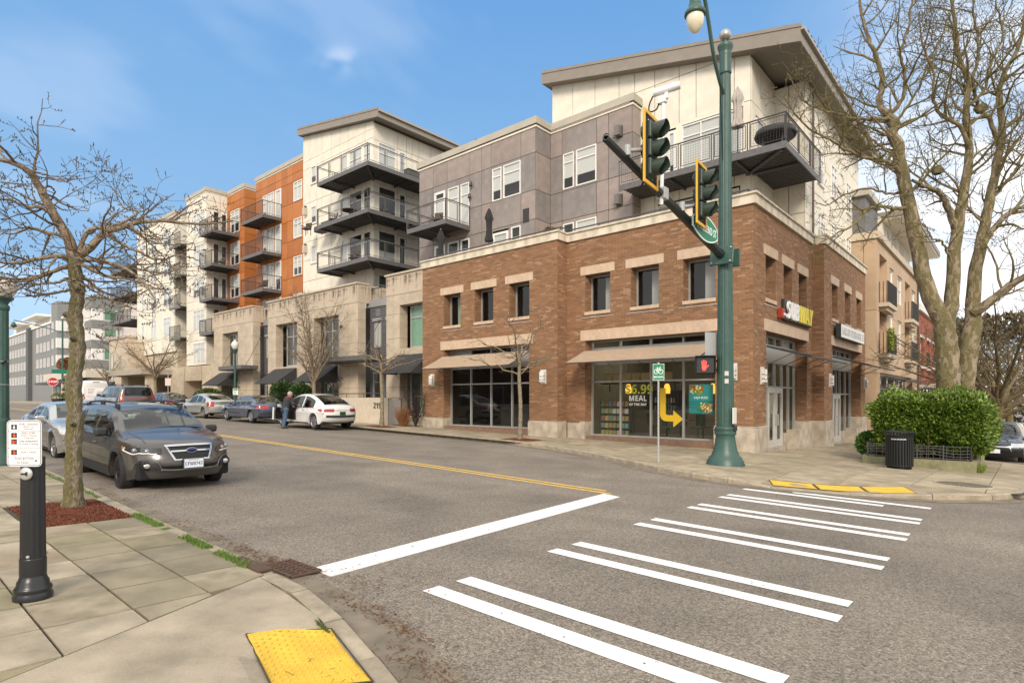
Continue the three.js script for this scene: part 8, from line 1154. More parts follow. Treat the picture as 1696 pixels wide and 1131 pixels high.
// ---- smaller street trees along the far kerb
function kerbTree(label,x,z,seed,H,trunkH,r0,limbs,spec,cm) {
const W = new Wood(),T = new Wood(),r = rngOf(seed),y = G(x,z) + 0.1,o = V3(x,y,z),t = thing('street_tree',label,'tree',[x,y,z]);
const tp = curve([V3(x,y,z),V3(x + 0.03,y + trunkH * 0.4,z),V3(x - 0.02,y + trunkH * 0.75,z + 0.02),V3(x,y + trunkH,z)],16); T.tube(tp,tp.map((_,i) => lerp(r0 * (i < 2 ? 1.25 : 1),r0 * 0.7,i / 16)),10);
for (let k = 0; k < limbs; k++) { const a = k * 2.4 + r(),f = 0.62 + 0.38 * (k + 1) / limbs,up = spec.rise * (0.4 + r() * 0.9),L = spec.reach * (0.7 + 0.5 * r()),p0 = tp[Math.round(f * 16)],pts = [p0]; for (let s = 1; s <= 7; s++) { const q = s / 7; pts.push(V3(p0.x + Math.cos(a) * L * q + (r() - 0.5) * 0.16,p0.y + (H - trunkH) * up * Math.pow(q,spec.pow) + (r() - 0.5) * 0.14,p0.z + Math.sin(a) * L * q + (r() - 0.5) * 0.16)); } const rs = pts.map((_,i) => lerp(r0 * 0.42,0.009,i / 7)); W.tube(pts,rs,6); shoots(W,r,pts,rs,spec); }
T.build('trunk',cm[0],t,o); W.build('branches',cm[1],t,o); return t;
}
const youngBark = [barkMat([0.30,0.255,0.18],[0.24,0.2,0.135],[0.18,0.165,0.08],0.5,1410,0.6),barkMat([0.33,0.26,0.185],[0.25,0.19,0.13],[0.22,0.18,0.1],0.4,1415,0.6)];
const flatSpec = { per: [2.6,3.6,4],len: [0.85,0.45,0.22],rad: [0.018,0.01,0.0062],min: 0.005,spread: 0.9,flat: 0.5,lift: 0.05,wig: 0.5,up: 0.3,from: 0.15,rise: 0.8,reach: 1.9,pow: 0.9 };
kerbTree('slender young bare tree with flat crown in front of the brick shop windows',-14.72,-17.36,1501,5.0,3.3,0.085,9,flatSpec,youngBark);
kerbTree('bare street tree with drooping twigs beside the white crossover',-24.0,-17.75,1502,4.9,3.4,0.10,10,{ ...flatSpec,reach: 1.8,rise: 0.55 },youngBark);
kerbTree('bushy bare tree behind the person and the white crossover',-31.0,-18.2,1503,7.2,2.6,0.12,16,{ ...flatSpec,per: [4,5,5],rise: 1.0,reach: 1.75,pow: 0.8,lift: 0.3,len: [0.9,0.5,0.25] },youngBark);
kerbTree('bare street tree with wide crown behind the black sedan',lampP(257,0,-17.8)[0],-17.8,1504,7.6,3.2,0.14,14,{ ...flatSpec,reach: 2.9,rise: 0.75,per: [2.4,3,3.4],len: [1.1,0.6,0.3],min: 0.008 },youngBark);
kerbTree('small bare street tree near the delivery van',lampP(178,0,-18.4)[0],-18.4,1505,6.2,3.0,0.12,11,{ ...flatSpec,reach: 2.3,rise: 0.7,per: [2,2.6,3],min: 0.01 },youngBark);
// background trees along the right street
const olive = [barkMat([0.16,0.13,0.06],[0.2,0.16,0.08],[0.13,0.115,0.03],0.8,1420,0.5),barkMat([0.22,0.165,0.10],[0.17,0.13,0.075],[0.14,0.12,0.045],0.5,1425,0.55)];
const farSpec = { per: [1.1,1.5,1.9],len: [2.2,1.3,0.7],rad: [0.05,0.024,0.015],min: 0.012,spread: 0.95,flat: 0.8,lift: 0.12,wig: 0.55,up: 0.4,from: 0.15,rise: 0.95,reach: 4.2,pow: 0.85 };
const bgTree = (label,u,d,seed,H,th,r0,n,sp) => { const p = AT(u,660,d); return kerbTree(label,p.x,p.z,seed,H,th,r0,n,{ ...farSpec,...sp },olive); };
bgTree('bare spreading tree with mossy limbs directly behind the plane tree',1655,29,1601,8.6,2.2,0.26,15,{ reach: 5.0,rise: 0.7 });
bgTree('bare tree behind the parked cars at the right edge',1672,40,1602,8.5,3.2,0.24,14,{ reach: 4.6 });
bgTree('farther bare tree on the right street, left of the others',1610,50,1603,9,3,0.26,13,{ min: 0.016 }); bgTree('farthest bare tree at the right edge of the view',1705,58,1604,10,3,0.28,13,{ min: 0.02,reach: 5.5 });
// ---- leaves: hedge, shrubs, conifer
function leafGeo() { const g = new THREE.BufferGeometry(); g.setAttribute('position',new THREE.Float32BufferAttribute([0,0,0,0.26,0.05,0.4,0,-0.03,0.45,0,0,0,0,-0.03,0.45,-0.26,0.05,0.4,0.26,0.05,0.4,0,0.0,1,0,-0.03,0.45,0,-0.03,0.45,0,0.0,1,-0.26,0.05,0.4],3)); g.computeVertexNormals(); return g; }
const leaf = leafGeo();
function leaves(name,parent,n,seed,place,size,cols,rough = 0.38) { const r = rngOf(seed),m = P([1,1,1],rough,{ transmission: 0.12,thickness: 0,side: THREE.DoubleSide }),im = new THREE.InstancedMesh(leaf,m,n),m4 = new THREE.Matrix4(),q = new THREE.Quaternion(),q2 = new THREE.Quaternion(),c = new THREE.Color(),Z = V3(0,0,1); for (let i = 0; i < n; i++) { const [p,out] = place(r); const d = out.clone().add(V3(r() - 0.5,r() - 0.35,r() - 0.5).multiplyScalar(1.5)).normalize(); q.setFromUnitVectors(Z,d); q2.setFromAxisAngle(d,r() * 6.3); q.premultiply(q2); const s = size * (0.6 + r() * 0.7); m4.compose(p,q,V3(s,s,s)); im.setMatrixAt(i,m4); const k = cols[Math.floor(r() * cols.length)],v = 0.7 + r() * 0.6; im.setColorAt(i,c.setRGB(k[0] * v,k[1] * v,k[2] * v)); } shade(im); im.name = name; im.userData.kind = 'stuff'; parent.add(im); return im; }
{
const cx = -2.2,cz = -22.5,hx = 1.42,hz = 1.75,y0 = G(cx,cz) + 0.6,yt = 1.74,t = thing('hedge','dense clipped evergreen hedge with glossy leaves in the planter','hedge',[cx,y0,cz]);
const lump = (a,b) => 0.34 * (fbm(a * 1.6 + 9,b * 1.6 + 4,0,1701,4) - 0.5) * 2;
const place = (r) => { // points on and just inside a rounded box
const f = r(); let p,n; const a = r() * 2 - 1,b = r(); const H = yt - y0;
if (f < 0.42) { n = V3(0,0,1); p = V3(a * hx,b * H,hz); } else if (f < 0.62) { n = V3(1,0,0); p = V3(hx,b * H,a * hz); } else if (f < 0.72) { n = V3(-1,0,0); p = V3(-hx,b * H,a * hz); } else { n = V3(0,1,0); p = V3(a * hx,H,(r() * 2 - 1) * hz); }
const rx = Math.abs(p.x) / hx,ry = p.y / H,rz = Math.abs(p.z) / hz,k = 1 - 0.085 * (Math.pow(rx,6) * Math.pow(rz,6)) - 0.075 * Math.pow(ry,5) * (Math.pow(rz,5) + Math.pow(rx,5)); p.x *= k; p.z *= k; if (ry > 0.9) p.y -= 0.12 * (Math.pow(rz,4) + Math.pow(rx,4)); p.addScaledVector(n,lump(p.x + p.z,p.y * 1.4 + p.z) - Math.pow(r(),2) * 0.3); if (p.y < 0.35) p.addScaledVector(n,-0.16 * (1 - p.y / 0.35)); if (f > 0.72) p.y += lump(p.x * 2,p.z * 2) * 0.6; return [p,n]; };
leaves('foliage',t,30000,1702,place,0.112,[[0.10,0.17,0.02],[0.155,0.235,0.028],[0.062,0.115,0.016],[0.21,0.285,0.045]]);
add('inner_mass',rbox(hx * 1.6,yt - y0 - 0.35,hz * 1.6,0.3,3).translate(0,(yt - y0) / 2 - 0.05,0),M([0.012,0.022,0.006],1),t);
const W = new Wood(),r = rngOf(1703); for (let k = 0; k < 90; k++) { const x = (r() * 2 - 1) * hx * 0.85,z = (r() * 2 - 1) * hz * 0.85 + 0.2; W.tube([V3(x,-0.35,z),V3(x * 1.03,0.1,z * 1.03),V3(x * 1.08,0.7,z * 1.08)],[0.012,0.01,0.006],4); } W.build('stems',olive[0],t,V3(0,0,0));
const fl = []; for (const [x,y,z] of [[-1.15,0.85,1.78]]) fl.push(new THREE.SphereGeometry(0.045,8,6).translate(x,y,z)); fl.forEach((g) => add('flower',g,M([0.5,0.09,0.13],0.6),t));
// a small shrub by the bin
const sx = -3.75,sz = -21.6,s2 = thing('shrub','small round green shrub at the left end of the planter','shrub',[sx,G(sx,sz) + 0.3,sz]); leaves('foliage',s2,3200,1704,(q) => { const d = V3(q() - 0.5,q() - 0.35,q() - 0.5).normalize(); return [d.clone().multiplyScalar(0.36 - 0.14 * q() * q()).add(V3(0,0.35,0)),d]; },0.09,[[0.06,0.14,0.02],[0.1,0.2,0.03],[0.045,0.1,0.016]]);
}
function shrub(label,x,z,w,h,d,seed,cols,n,size,y = null) { const t = thing('shrub',label,'shrub',[x,y ?? G(x,z) + 0.12,z]); leaves('foliage',t,n,seed,(q) => { const dir = V3(q() - 0.5,q() - 0.4,q() - 0.5).normalize(),k = 1 - 0.4 * Math.pow(q(),1.6) + 0.25 * (fbm(dir.x * 2 + 5,dir.z * 2 + dir.y,0,seed,3) - 0.5); return [V3(dir.x * w / 2 * k,h * 0.5 + dir.y * h / 2 * k,dir.z * d / 2 * k),dir]; },size,cols); return t; }
const darkLeaf = [[0.035,0.075,0.016],[0.055,0.105,0.02],[0.028,0.06,0.014]];
shrub('clipped dark green shrub behind the person, left one of the pair',PZ(466,0,-18.9)[0],-18.9,2.0,2.3,1.3,1801,darkLeaf,5200,0.13); shrub('clipped dark green shrub behind the white crossover roof',PZ(497,0,-18.9)[0],-18.9,2.1,2.2,1.3,1802,darkLeaf,5200,0.13); shrub('broad green shrub behind the silver hatchback',PZ(345,0,-18.6)[0],-18.6,3.4,1.7,1.6,1803,[[0.05,0.09,0.02],[0.09,0.12,0.03],[0.04,0.07,0.02]],5200,0.16); shrub('low yellow green shrub behind the delivery van',PZ(180,0,-18)[0],-18.2,3.2,1.6,1.4,1804,[[0.1,0.14,0.02],[0.14,0.17,0.03]],3000,0.2);
{ const x = PZ(668,0,-18.9)[0],z = -18.9,t = thing('shrub','dry reddish brown grassy shrub at the foot of the concrete wall','shrub',[x,G(x,z) + 0.12,z]),W = new Wood(),r = rngOf(1810); for (let k = 0; k < 420; k++) { const a = r() * 6.3,s = r(),L = 0.5 + r() * 0.55; W.tube([V3(0.15 * Math.cos(a) * s,0,0.15 * Math.sin(a) * s),V3(0.35 * Math.cos(a) * s,L * 0.55,0.35 * Math.sin(a) * s),V3(0.62 * Math.cos(a) * s,L,0.62 * Math.sin(a) * s)],[0.008,0.006,0.003],3); } W.build('stems',mottled([0.26,0.12,0.05],0.3,0.5,1811,0.1),t,V3(0,0,0)); }
{ const x = PZ(688,0,-19.3)[0],z = -19.3,t = thing('shrub','dark leafless tangled shrub beside the brick corner','shrub',[x,G(x,z) + 0.12,z]),W = new Wood(),r = rngOf(1812); for (let k = 0; k < 9; k++) { const a = r() * 6.3,pts = [V3(0,0,0),V3(0.2 * Math.cos(a),0.5,0.2 * Math.sin(a)),V3(0.45 * Math.cos(a),1.0,0.4 * Math.sin(a)),V3(0.55 * Math.cos(a),1.6 + r() * 0.4,0.45 * Math.sin(a))],rs = [0.025,0.02,0.014,0.008]; W.tube(pts,rs,5); shoots(W,r,pts,rs,{ ...flatSpec,len: [0.55,0.3,0.15],flat: 1,wig: 0.9,per: [5,6,6] }); } W.build('stems',M([0.035,0.022,0.02],0.9),t,V3(0,0,0)); }
{ const p = AT(126,660,84),t = thing('conifer','dark green conifer behind the delivery van','tree',[p.x,0.7,p.z]),r = rngOf(1820); add('trunk',rod([0,0,0],[0,6,0],0.15,0.05),olive[0],t); leaves('crown',t,7000,1821,(q) => { const y = Math.pow(q(),1.25),a = q() * 6.3,R = (1 - y) * 2.1 * (0.75 + 0.3 * Math.sin(y * 40 + a * 2)) * Math.sqrt(q()); const d = V3(Math.cos(a),-0.2,Math.sin(a)); return [V3(Math.cos(a) * R,0.8 + y * 6.2,Math.sin(a) * R),d]; },0.3,[[0.02,0.05,0.018],[0.035,0.07,0.02],[0.015,0.035,0.015]],0.8); }
shrub('rusty orange shrubs on the far cafe roof',-112,-23.6,9,1.7,1.6,1830,[[0.26,0.10,0.025],[0.2,0.07,0.02],[0.14,0.08,0.03]],3000,0.3,6.2);
shrub('potted green plant on the brick terrace, behind the guard rail',-16.2,-21.2,0.8,0.8,0.6,1831,[[0.11,0.09,0.04],[0.16,0.07,0.05],[0.08,0.07,0.04]],700,0.09,8.6);
{ const t = thing('planter_bowl','dark pot with yellow flowers by the far crossing','planter',[lampP(95,0,-20.3)[0],0.85,-20.3]); add('bowl',lathe([[0,0],[0.5,0],[0.75,0.8],[0.7,0.85],[0,0.8]],16),darkFrame,t); leaves('foliage',t,700,1835,(q) => { const d = V3(q() - 0.5,q() * 0.8,q() - 0.5).normalize(); return [d.clone().multiplyScalar(0.75).add(V3(0,0.8,0)),d]; },0.16,[[0.35,0.3,0.08],[0.15,0.2,0.05]]); }
{ const p = Face('x',-6.1),t = thing('hanging_plant','bright green plant hanging over the tan balcony rail','plant',[-5.62,4.4,PX(1467,565,-5.7)[0]]); leaves('foliage',t,900,1836,(q) => [V3(0.05 + q() * 0.15,q() * 1.1 - 0.1,(q() - 0.5) * 0.8),V3(1,0.2,0)],0.14,[[0.2,0.26,0.03],[0.28,0.3,0.05],[0.12,0.18,0.03]]); }
for (const [i,x] of [-26,-36,-47,-58].entries()) kerbTree(`bare street tree on the near pavement left of the view, ${['first', 'second', 'third', 'fourth'][i]} up the street`,x,1.6,1650 + i,7.5,2.8,0.14,12,{ ...flatSpec,reach: 2.6,per: [1.6,2,2.4],min: 0.012 },youngBark);
// ================= shop signs, posters, terrace things, right street cars, the person =================
{ // sign letters on the right street front
const zA = PX(1303,520,-6.8)[0],zB = PX(1337,530,-6.8)[0],s = thing('shop_sign','white and yellow sandwich shop sign letters over the corner entrance','shop sign',[-6.8,4.72,(zA + zB) / 2]);
const fontI = font,mk = (txt,mat,x0,name) => { let x = x0; for (const ch of txt) { const g = new TextGeometry(ch,{ font: fontI,size: 0.66,depth: 0.07,curveSegments: 4 }); g.computeBoundingBox(); const w = g.boundingBox.max.x; const p = g.attributes.position; for (let i = 0; i < p.count; i++) p.setX(i,p.getX(i) * 0.86 + p.getY(i) * 0.12); g.computeVertexNormals(); add(name,g.rotateY(Math.PI / 2),mat,s,[0,0,-x]); x += w * 0.86 + 0.075; } return x; };
const wh = M([0.78,0.78,0.75],0.4),ye = M([0.72,0.60,0.06],0.4); const L = 2.95; let x = mk('SUB',wh,-L / 2,'letter'); x = mk('WAY',ye,x + 0.02,'letter');
add('back_box',rbox(0.16,0.8,x + L / 2 + 0.1,0.04).translate(-0.1,0.33,-(x - L / 2) / 2),M([0.02,0.022,0.02],0.5),s);
}
{ const a = PX(1388,555,-6.3)[0],b = PX(1427,560,-6.3)[0],yc = (PX(1388,541,-6.3)[1] + PX(1388,557,-6.3)[1]) / 2,s = thing('shop_sign','long white sign board with dark lettering over the second doorway','shop sign',[-6.28,4.72,(a + b) / 2]),L = Math.abs(a - b),m = M([1,1,1],0.5); add('board',rbox(0.22,0.62,L,0.02),M([0.03,0.03,0.03],0.5),s); m.map = canvasTex(1024,128,(c,w,h) => { c.fillStyle = '#e6e5e0'; c.fillRect(0,0,w,h); c.fillStyle = '#555'; c.font = 'bold 92px serif'; c.textAlign = 'center'; c.fillText('SALLON VENDANGE',w / 2 - 50,98,w * 0.82); c.fillRect(930,22,8,84); c.fillRect(952,22,8,84); c.fillRect(974,22,8,84); }); add('sign_face',new THREE.PlaneGeometry(L - 0.04,0.58).rotateY(Math.PI / 2).translate(0.113,0,0),m,s); }
{ const z = PX(1294,523,-6.85)[0],s = thing('alarm_box','red fire alarm box on the brick beside the shop sign','alarm',[-6.9,4.85,z]); add('box',rbox(0.2,0.36,0.3,0.03).translate(0.06,0,0),M([0.32,0.03,0.02],0.5),s); add('strobe',rbox(0.06,0.1,0.16,0.02).translate(0.18,-0.05,0),lampWhite,s); }
// window graphics and shop fittings behind the corner glass
{ const F = Face('z',-20.43 - T + 0.03),on = (u,v) => F.p(u,v);
const post = (name,label,cat,uL,vT,uR,vB,draw,w,h,z = -0.02) => { const [x0,x1,y0,y1] = F.R(uL,vT,uR,vB),s = thing(name,label,cat,[(x0 + x1) / 2,(y0 + y1) / 2,F.at + z]),m = M([1,1,1],0.6); m.map = canvasTex(w,h,draw); add('sheet',rbox(x1 - x0,y1 - y0,0.008,0.002),M([0.3,0.3,0.28],0.8),s); add('print',new THREE.PlaneGeometry(x1 - x0,y1 - y0).translate(0,0,0.0055),m,s); return s; };
post('poster','teal food poster in the right window of the corner shop','poster',1141,637,1181,685,(c,w,h) => { const g = c; g.fillStyle = '#2f9391'; g.fillRect(0,0,w,h); g.fillStyle = '#1f7f7e'; g.fillRect(0,h * 0.55,w,h * 0.45); const r = rngOf(7); for (let i = 0; i < 90; i++) { g.fillStyle = ['#c79a3a','#7d9a3a','#b04a2a','#e8d9a0','#5f7f2f'][i % 5]; g.beginPath(); g.ellipse(w * (0.08 + r() * 0.5),h * (0.05 + r() * 0.26),16 + r() * 20,9 + r() * 10,r() * 3,0,7); g.fill(); } for (let i = 0; i < 110; i++) { g.fillStyle = ['#d3a85a','#6f8f3a','#a8502f','#f0e2b8'][i % 4]; g.beginPath(); g.ellipse(w * (0.5 + r() * 0.42),h * (0.66 + r() * 0.26),16 + r() * 18,9 + r() * 10,r() * 3,0,7); g.fill(); } g.fillStyle = '#f4f2e6'; g.font = 'bold 46px sans-serif'; g.textAlign = 'center'; g.fillText('BAJA BLISS',w / 2,h * 0.48,w * 0.8); g.fillStyle = '#2b6b3a'; g.fillRect(w * 0.3,h * 0.86,w * 0.35,22); },400,480);
// cut letters stuck to the glass
const words = (txt,label,mat,u,v,size) => { const [x,y] = on(u,v),s = thing('window_lettering',label,'window lettering',[x,y,F.at + 0.034]); add('letters',new TextGeometry(txt,{ font,size,depth: 0.004,curveSegments: 3 }),mat,s); }; const lime = M([0.52,0.55,0.05],0.5),wht = M([0.7,0.7,0.66],0.5);
words('$6.99','big lime price figures on the corner shop window',lime,1036,652,0.36); words('MEAL','white word MEAL below the lime price on the window',wht,1042,664,0.22); words('OF THE DAY','small white line below the word MEAL on the window',wht,1043,671.5,0.1);
{ const [x,y] = on(1098,688),s = thing('window_arrow','large yellow bent arrow on the corner shop window','window lettering',[x,y,F.at + 0.034]),a = new THREE.Shape(); const H = 1.05,w = 0.2; a.moveTo(-0.1,H); a.lineTo(-0.1 + w + 0.04,H); a.lineTo(-0.1 + w + 0.04,0.12); a.quadraticCurveTo(-0.1 + w + 0.04,0.02,0.24,0.02); a.lineTo(0.45,0.02); a.lineTo(0.45,0.2); a.lineTo(0.85,-0.12); a.lineTo(0.45,-0.44); a.lineTo(0.45,-0.22); a.lineTo(0.2,-0.22); a.quadraticCurveTo(-0.1,-0.22,-0.1,0.1); add('arrow',new THREE.ExtrudeGeometry(a,{ depth: 0.004,bevelEnabled: false }),M([0.75,0.50,0.02],0.5),s); }
const colr = [[0.26,0.22,0.07],[0.13,0.2,0.08],[0.24,0.09,0.07],[0.4,0.39,0.34],[0.25,0.16,0.07],[0.1,0.17,0.17]].map((c) => M(c,0.5)); const r = rngOf(2001);
{ const x0 = -12.95,s = thing('crisp_rack','black wire rack of coloured crisp bags inside the corner window','rack',[x0,0.1,-21.55]); add('rack_frame',merge([0,0.3,0.6,0.9,1.2].map((y) => rbox(1.35,0.03,0.35,0.01).translate(0,y + 0.05,0)).concat([-0.68,0.68].flatMap((x) => [rod([x,0,0.16],[x,1.5,0.16],0.015),rod([x,0,-0.16],[x,1.5,-0.16],0.015)]))),darkFrame,s); for (let j = 0; j < 5; j++) for (let i = 0; i < 7; i++) add('bag',cuboid(0.16,0.2,0.09),colr[Math.floor(r() * 6)],s,[-0.58 + i * 0.19,0.17 + j * 0.3,0.1 + r() * 0.04]).rotation.set(-0.15,(r() - 0.5) * 0.3,(r() - 0.5) * 0.1); }
for (let i = 0; i < 7; i++) { const s = thing('bread_box',`brown paper carton, number ${['one', 'two', 'three', 'four', 'five', 'six', 'seven'][i]} from the left on the high shop shelf`,'box',[-13.4 + i * 0.44,2.55,-21.7],(r() - 0.5) * 0.15,'cartons on the high shop shelf'); add('carton',rbox(0.36,0.36,0.25,0.01),M([0.42,0.33,0.17],0.8),s); add('flap',rbox(0.37,0.03,0.26,0.005).translate(0,0.19,0),M([0.36,0.28,0.14],0.8),s); }
{ const s = thing('high_shelf','high wall shelf carrying cartons inside the corner shop','shelf',[-12.0,2.3,-21.7]); add('board',cuboid(3.4,0.05,0.4),darkFrame,s,[0,0.03,0]); for (const x of [-1.5,1.5]) add('bracket',rod([x,0,-0.2],[x,-0.3,-0.2],0.03),darkFrame,s); }
const glow = M([0.6,0.3,0.05],0.5,{ emissive: new THREE.Color(1,0.42,0.05),emissiveIntensity: 1.1 }); for (const [u,v] of [[1041,646],[1105,646],[1181,646]]) { const G2 = Face('z',-22.4),[x,y] = G2.p(u,v),s = thing('pendant_lamp',['left','middle','right'][[1041,1105,1181].indexOf(u)] + ' orange glass pendant lamp inside the corner shop','lamp',[x,y,-22.4]); add('shade',lathe([[0.03,0.26],[0.09,0.22],[0.13,0.05],[0.12,-0.14],[0,-0.14]],16),glow,s); add('cord',rod([0,0.24,0],[0,4.4 - y,0],0.01),darkFrame,s); }
for (const [x,z] of [[-10.3,-22.2],[-9.2,-23],[-11.6,-23.4]]) { const s = thing('cafe_table',`dark cafe table with seats inside the corner shop, ${z < -23.2 ? 'farthest from the glass' : z < -22.5 ? 'rightmost' : 'nearest the glass'}`,'table',[x,0.1,z],0,'tables inside the corner shop'); add('top',cuboid(0.7,0.04,0.7),M([0.2,0.13,0.07],0.5),s,[0,0.74,0]); add('leg',rod([0,0,0],[0,0.72,0],0.04),darkFrame,s); for (const k of [-1,1]) add('seat',merge([rbox(0.42,0.05,0.42,0.02).translate(k * 0.62,0.45,0),rbox(0.04,0.5,0.42,0.02).translate(k * 0.82,0.75,0),rod([k * 0.62,0,0],[k * 0.62,0.45,0],0.03)]),M([0.05,0.09,0.04],0.6),s); }
{ const s = thing('display_case','glass fronted drinks fridge at the back of the corner shop','fridge',[-13.3,0.1,-27.0]); add('cabinet',rbox(1.4,2.0,0.7,0.03).translate(0,1.0,0),darkFrame,s); for (let j = 0; j < 4; j++) for (let i = 0; i < 8; i++) add('bottle',rod([0,0,0],[0,0.26,0],0.05,0.03,6),colr[(i + j * 3) % 6],s,[-0.5 + i * 0.14,0.25 + j * 0.38,0.37]); }
}
// posters and a red neon glimpse in the dark left shop
{ const s = thing('counter','dark service counter inside the left shop','counter',[-18.5,0.3,-22.6]); add('front',rbox(3.4,1.05,0.6,0.02).translate(0,0.52,0),shopDark,s); add('top',rbox(3.5,0.05,0.7,0.01).translate(0,1.08,0),M([0.12,0.1,0.08],0.3),s); }
// terrace and balcony things
function parasol(label,x,y,z,c,H = 2.6,s0 = 1) { const s = thing('parasol',label,'parasol',[x,y,z]),cl = mottled(c,0.2,0.6,2100,0.05,0.95,0,256); add('pole',rod([0,0,0],[0,H,0],0.025),steel,s); add('foot',lathe([[0.25,0],[0.25,0.05],[0.05,0.1],[0,0.1]],14),steel,s); const prof = [[0.03,H],[0.11,H - 0.22],[0.17,H - 0.5],[0.12,H - 0.6],[0.1,H - 1.0],[0.12,H - 1.3],[0.17,H - 1.55],[0.15,H - 1.62],[0.04,H - 1.6]].map(([r,y2]) => [r * s0,y2]),g = new THREE.LatheGeometry(prof.map((p) => new THREE.Vector2(...p)),32),p = g.attributes.position; for (let i = 0; i < p.count; i++) { const a = Math.atan2(p.getZ(i),p.getX(i)),k = 1 + 0.28 * Math.cos(a * 8 + p.getY(i)); p.setX(i,p.getX(i) * k); p.setZ(i,p.getZ(i) * k); } g.computeVertexNormals(); add('canopy',g,cl,s); add('tip',new THREE.SphereGeometry(0.03,8,6).translate(0,H + 0.02,0),galv,s); return s; }
{ const a = PZ(730,0,-21.4)[0],b = PZ(810,0,-21.0)[0]; parasol('closed black parasol on the terrace below the grey balcony',a,8.42,-21.4,[0.03,0.03,0.032],2.35,1.1); parasol('closed black parasol standing on the terrace by the lattice',b,8.42,-21.0,[0.03,0.03,0.032],2.55,1.1); parasol('closed grey white parasol on the penthouse balcony',PZ(1222,0,-23.9)[0],yDeck,-23.9,[0.42,0.38,0.34],2.95,1.25); }
{ const s = thing('grill_table','covered dark round table on the corner of the penthouse balcony','table',[-7.4,yDeck,-24.2]); add('cover',lathe([[0,1.0],[0.5,0.98],[0.72,0.9],[0.78,0.72],[0.74,0.62],[0,0.62]],24),M([0.05,0.05,0.052],0.7),s); for (const [x,z] of [[-0.35,-0.35],[0.35,-0.35],[-0.35,0.35],[0.35,0.35]]) add('leg',rod([x,0,z],[x,0.7,z],0.04),steel,s); }
function patioChair(label,x,y,z,turn,m = darkFrame) { const s = thing('patio_chair',label,'chair',[x,y,z],turn,'wicker chairs on the balconies'); add('seat',rbox(0.5,0.08,0.5,0.03).translate(0,0.42,0),m,s); add('backrest',rbox(0.5,0.5,0.07,0.03).rotateX(-0.2).translate(0,0.68,-0.26),m,s); for (const k of [-0.22,0.22]) { add('armrest',rbox(0.06,0.05,0.48,0.02).translate(k * 1.15,0.62,0),m,s); add('leg',rod([k,0,0.2],[k,0.4,0.2],0.02),m,s); add('leg',rod([k,0,-0.2],[k,0.4,-0.2],0.02),m,s); } return s; }
const chairBrown = M([0.07,0.05,0.04],0.8); [[-38.2,13.2,-21.8,0.4,'brown patio chair at the left end of the middle tower balcony'],[-35.0,13.2,-21.9,-0.5,'brown patio chair left of the table on the middle tower balcony'],[-31.2,13.2,-23.6,2.2,'brown patio chair at the right end of the middle tower balcony'],[-32.6,10.3,-21.9,0.3,'dark patio chair on the lower tower balcony'],[-24.9,11.27,-22.2,0.5,'dark patio chair on the grey block balcony'],[-46.0,10.3,-22.5,0.4,'dark chair on the lower orange balcony'],[-53.2,13.2,-22.2,0.2,'chair on the middle balcony beside the narrow orange wall']].forEach((q) => patioChair(q[4],q[0],q[1],q[2],q[3],chairBrown));
{ const s = thing('patio_table','small round patio table on the middle tower balcony','table',[-33.2,13.2,-22.0]); add('top',lathe([[0,0.74],[0.5,0.74],[0.5,0.7],[0,0.7]],20),chairBrown,s); add('leg',rod([0,0,0],[0,0.7,0],0.04),darkFrame,s); }
{ const s = thing('sofa','dark grey outdoor sofa on the middle tower balcony','sofa',[-36.6,13.2,-22.2]); add('seat',rbox(1.5,0.4,0.7,0.08).translate(0,0.22,0),M([0.09,0.09,0.09],0.9),s); add('backrest',rbox(1.5,0.42,0.2,0.08).translate(0,0.6,-0.28),M([0.09,0.09,0.09],0.9),s); }
{ const s = thing('lattice_screen','white lattice screen on the terrace by the grey wall','screen',[PZ(854,0,-22.4)[0],8.45,-22.4]),l = []; for (let k = -8; k <= 8; k++) { const a = k * 0.13; for (const sg of [-1,1]) { const x0 = Math.max(-0.5,a - 0.45),x1 = Math.min(0.5,a + 0.45); if (x1 > x0) l.push(rod([x0,0.5 + sg * (x0 - a) * 1.1 + 0.1,0],[x1,0.5 + sg * (x1 - a) * 1.1 + 0.1,0.012 * sg],0.012,0.012,4)); } } add('lattice',merge(l),whiteFrame,s); add('frame',merge([rbox(0.05,1.2,0.05,0.01).translate(-0.5,0.6,0),rbox(0.05,1.2,0.05,0.01).translate(0.5,0.6,0),rbox(1.0,0.05,0.05,0.01).translate(0,1.18,0)]),whiteFrame,s); }
{ const s = thing('planter_box','dark planter box on the top tower balcony','planter',[-30.6,15.96,-25.5]); add('box',rbox(0.5,0.7,1.9,0.03).translate(0,0.36,0),M([0.10,0.095,0.09],0.7),s); add('rim',rbox(0.56,0.06,1.96,0.02).translate(0,0.72,0),M([0.08,0.075,0.07],0.7),s); }
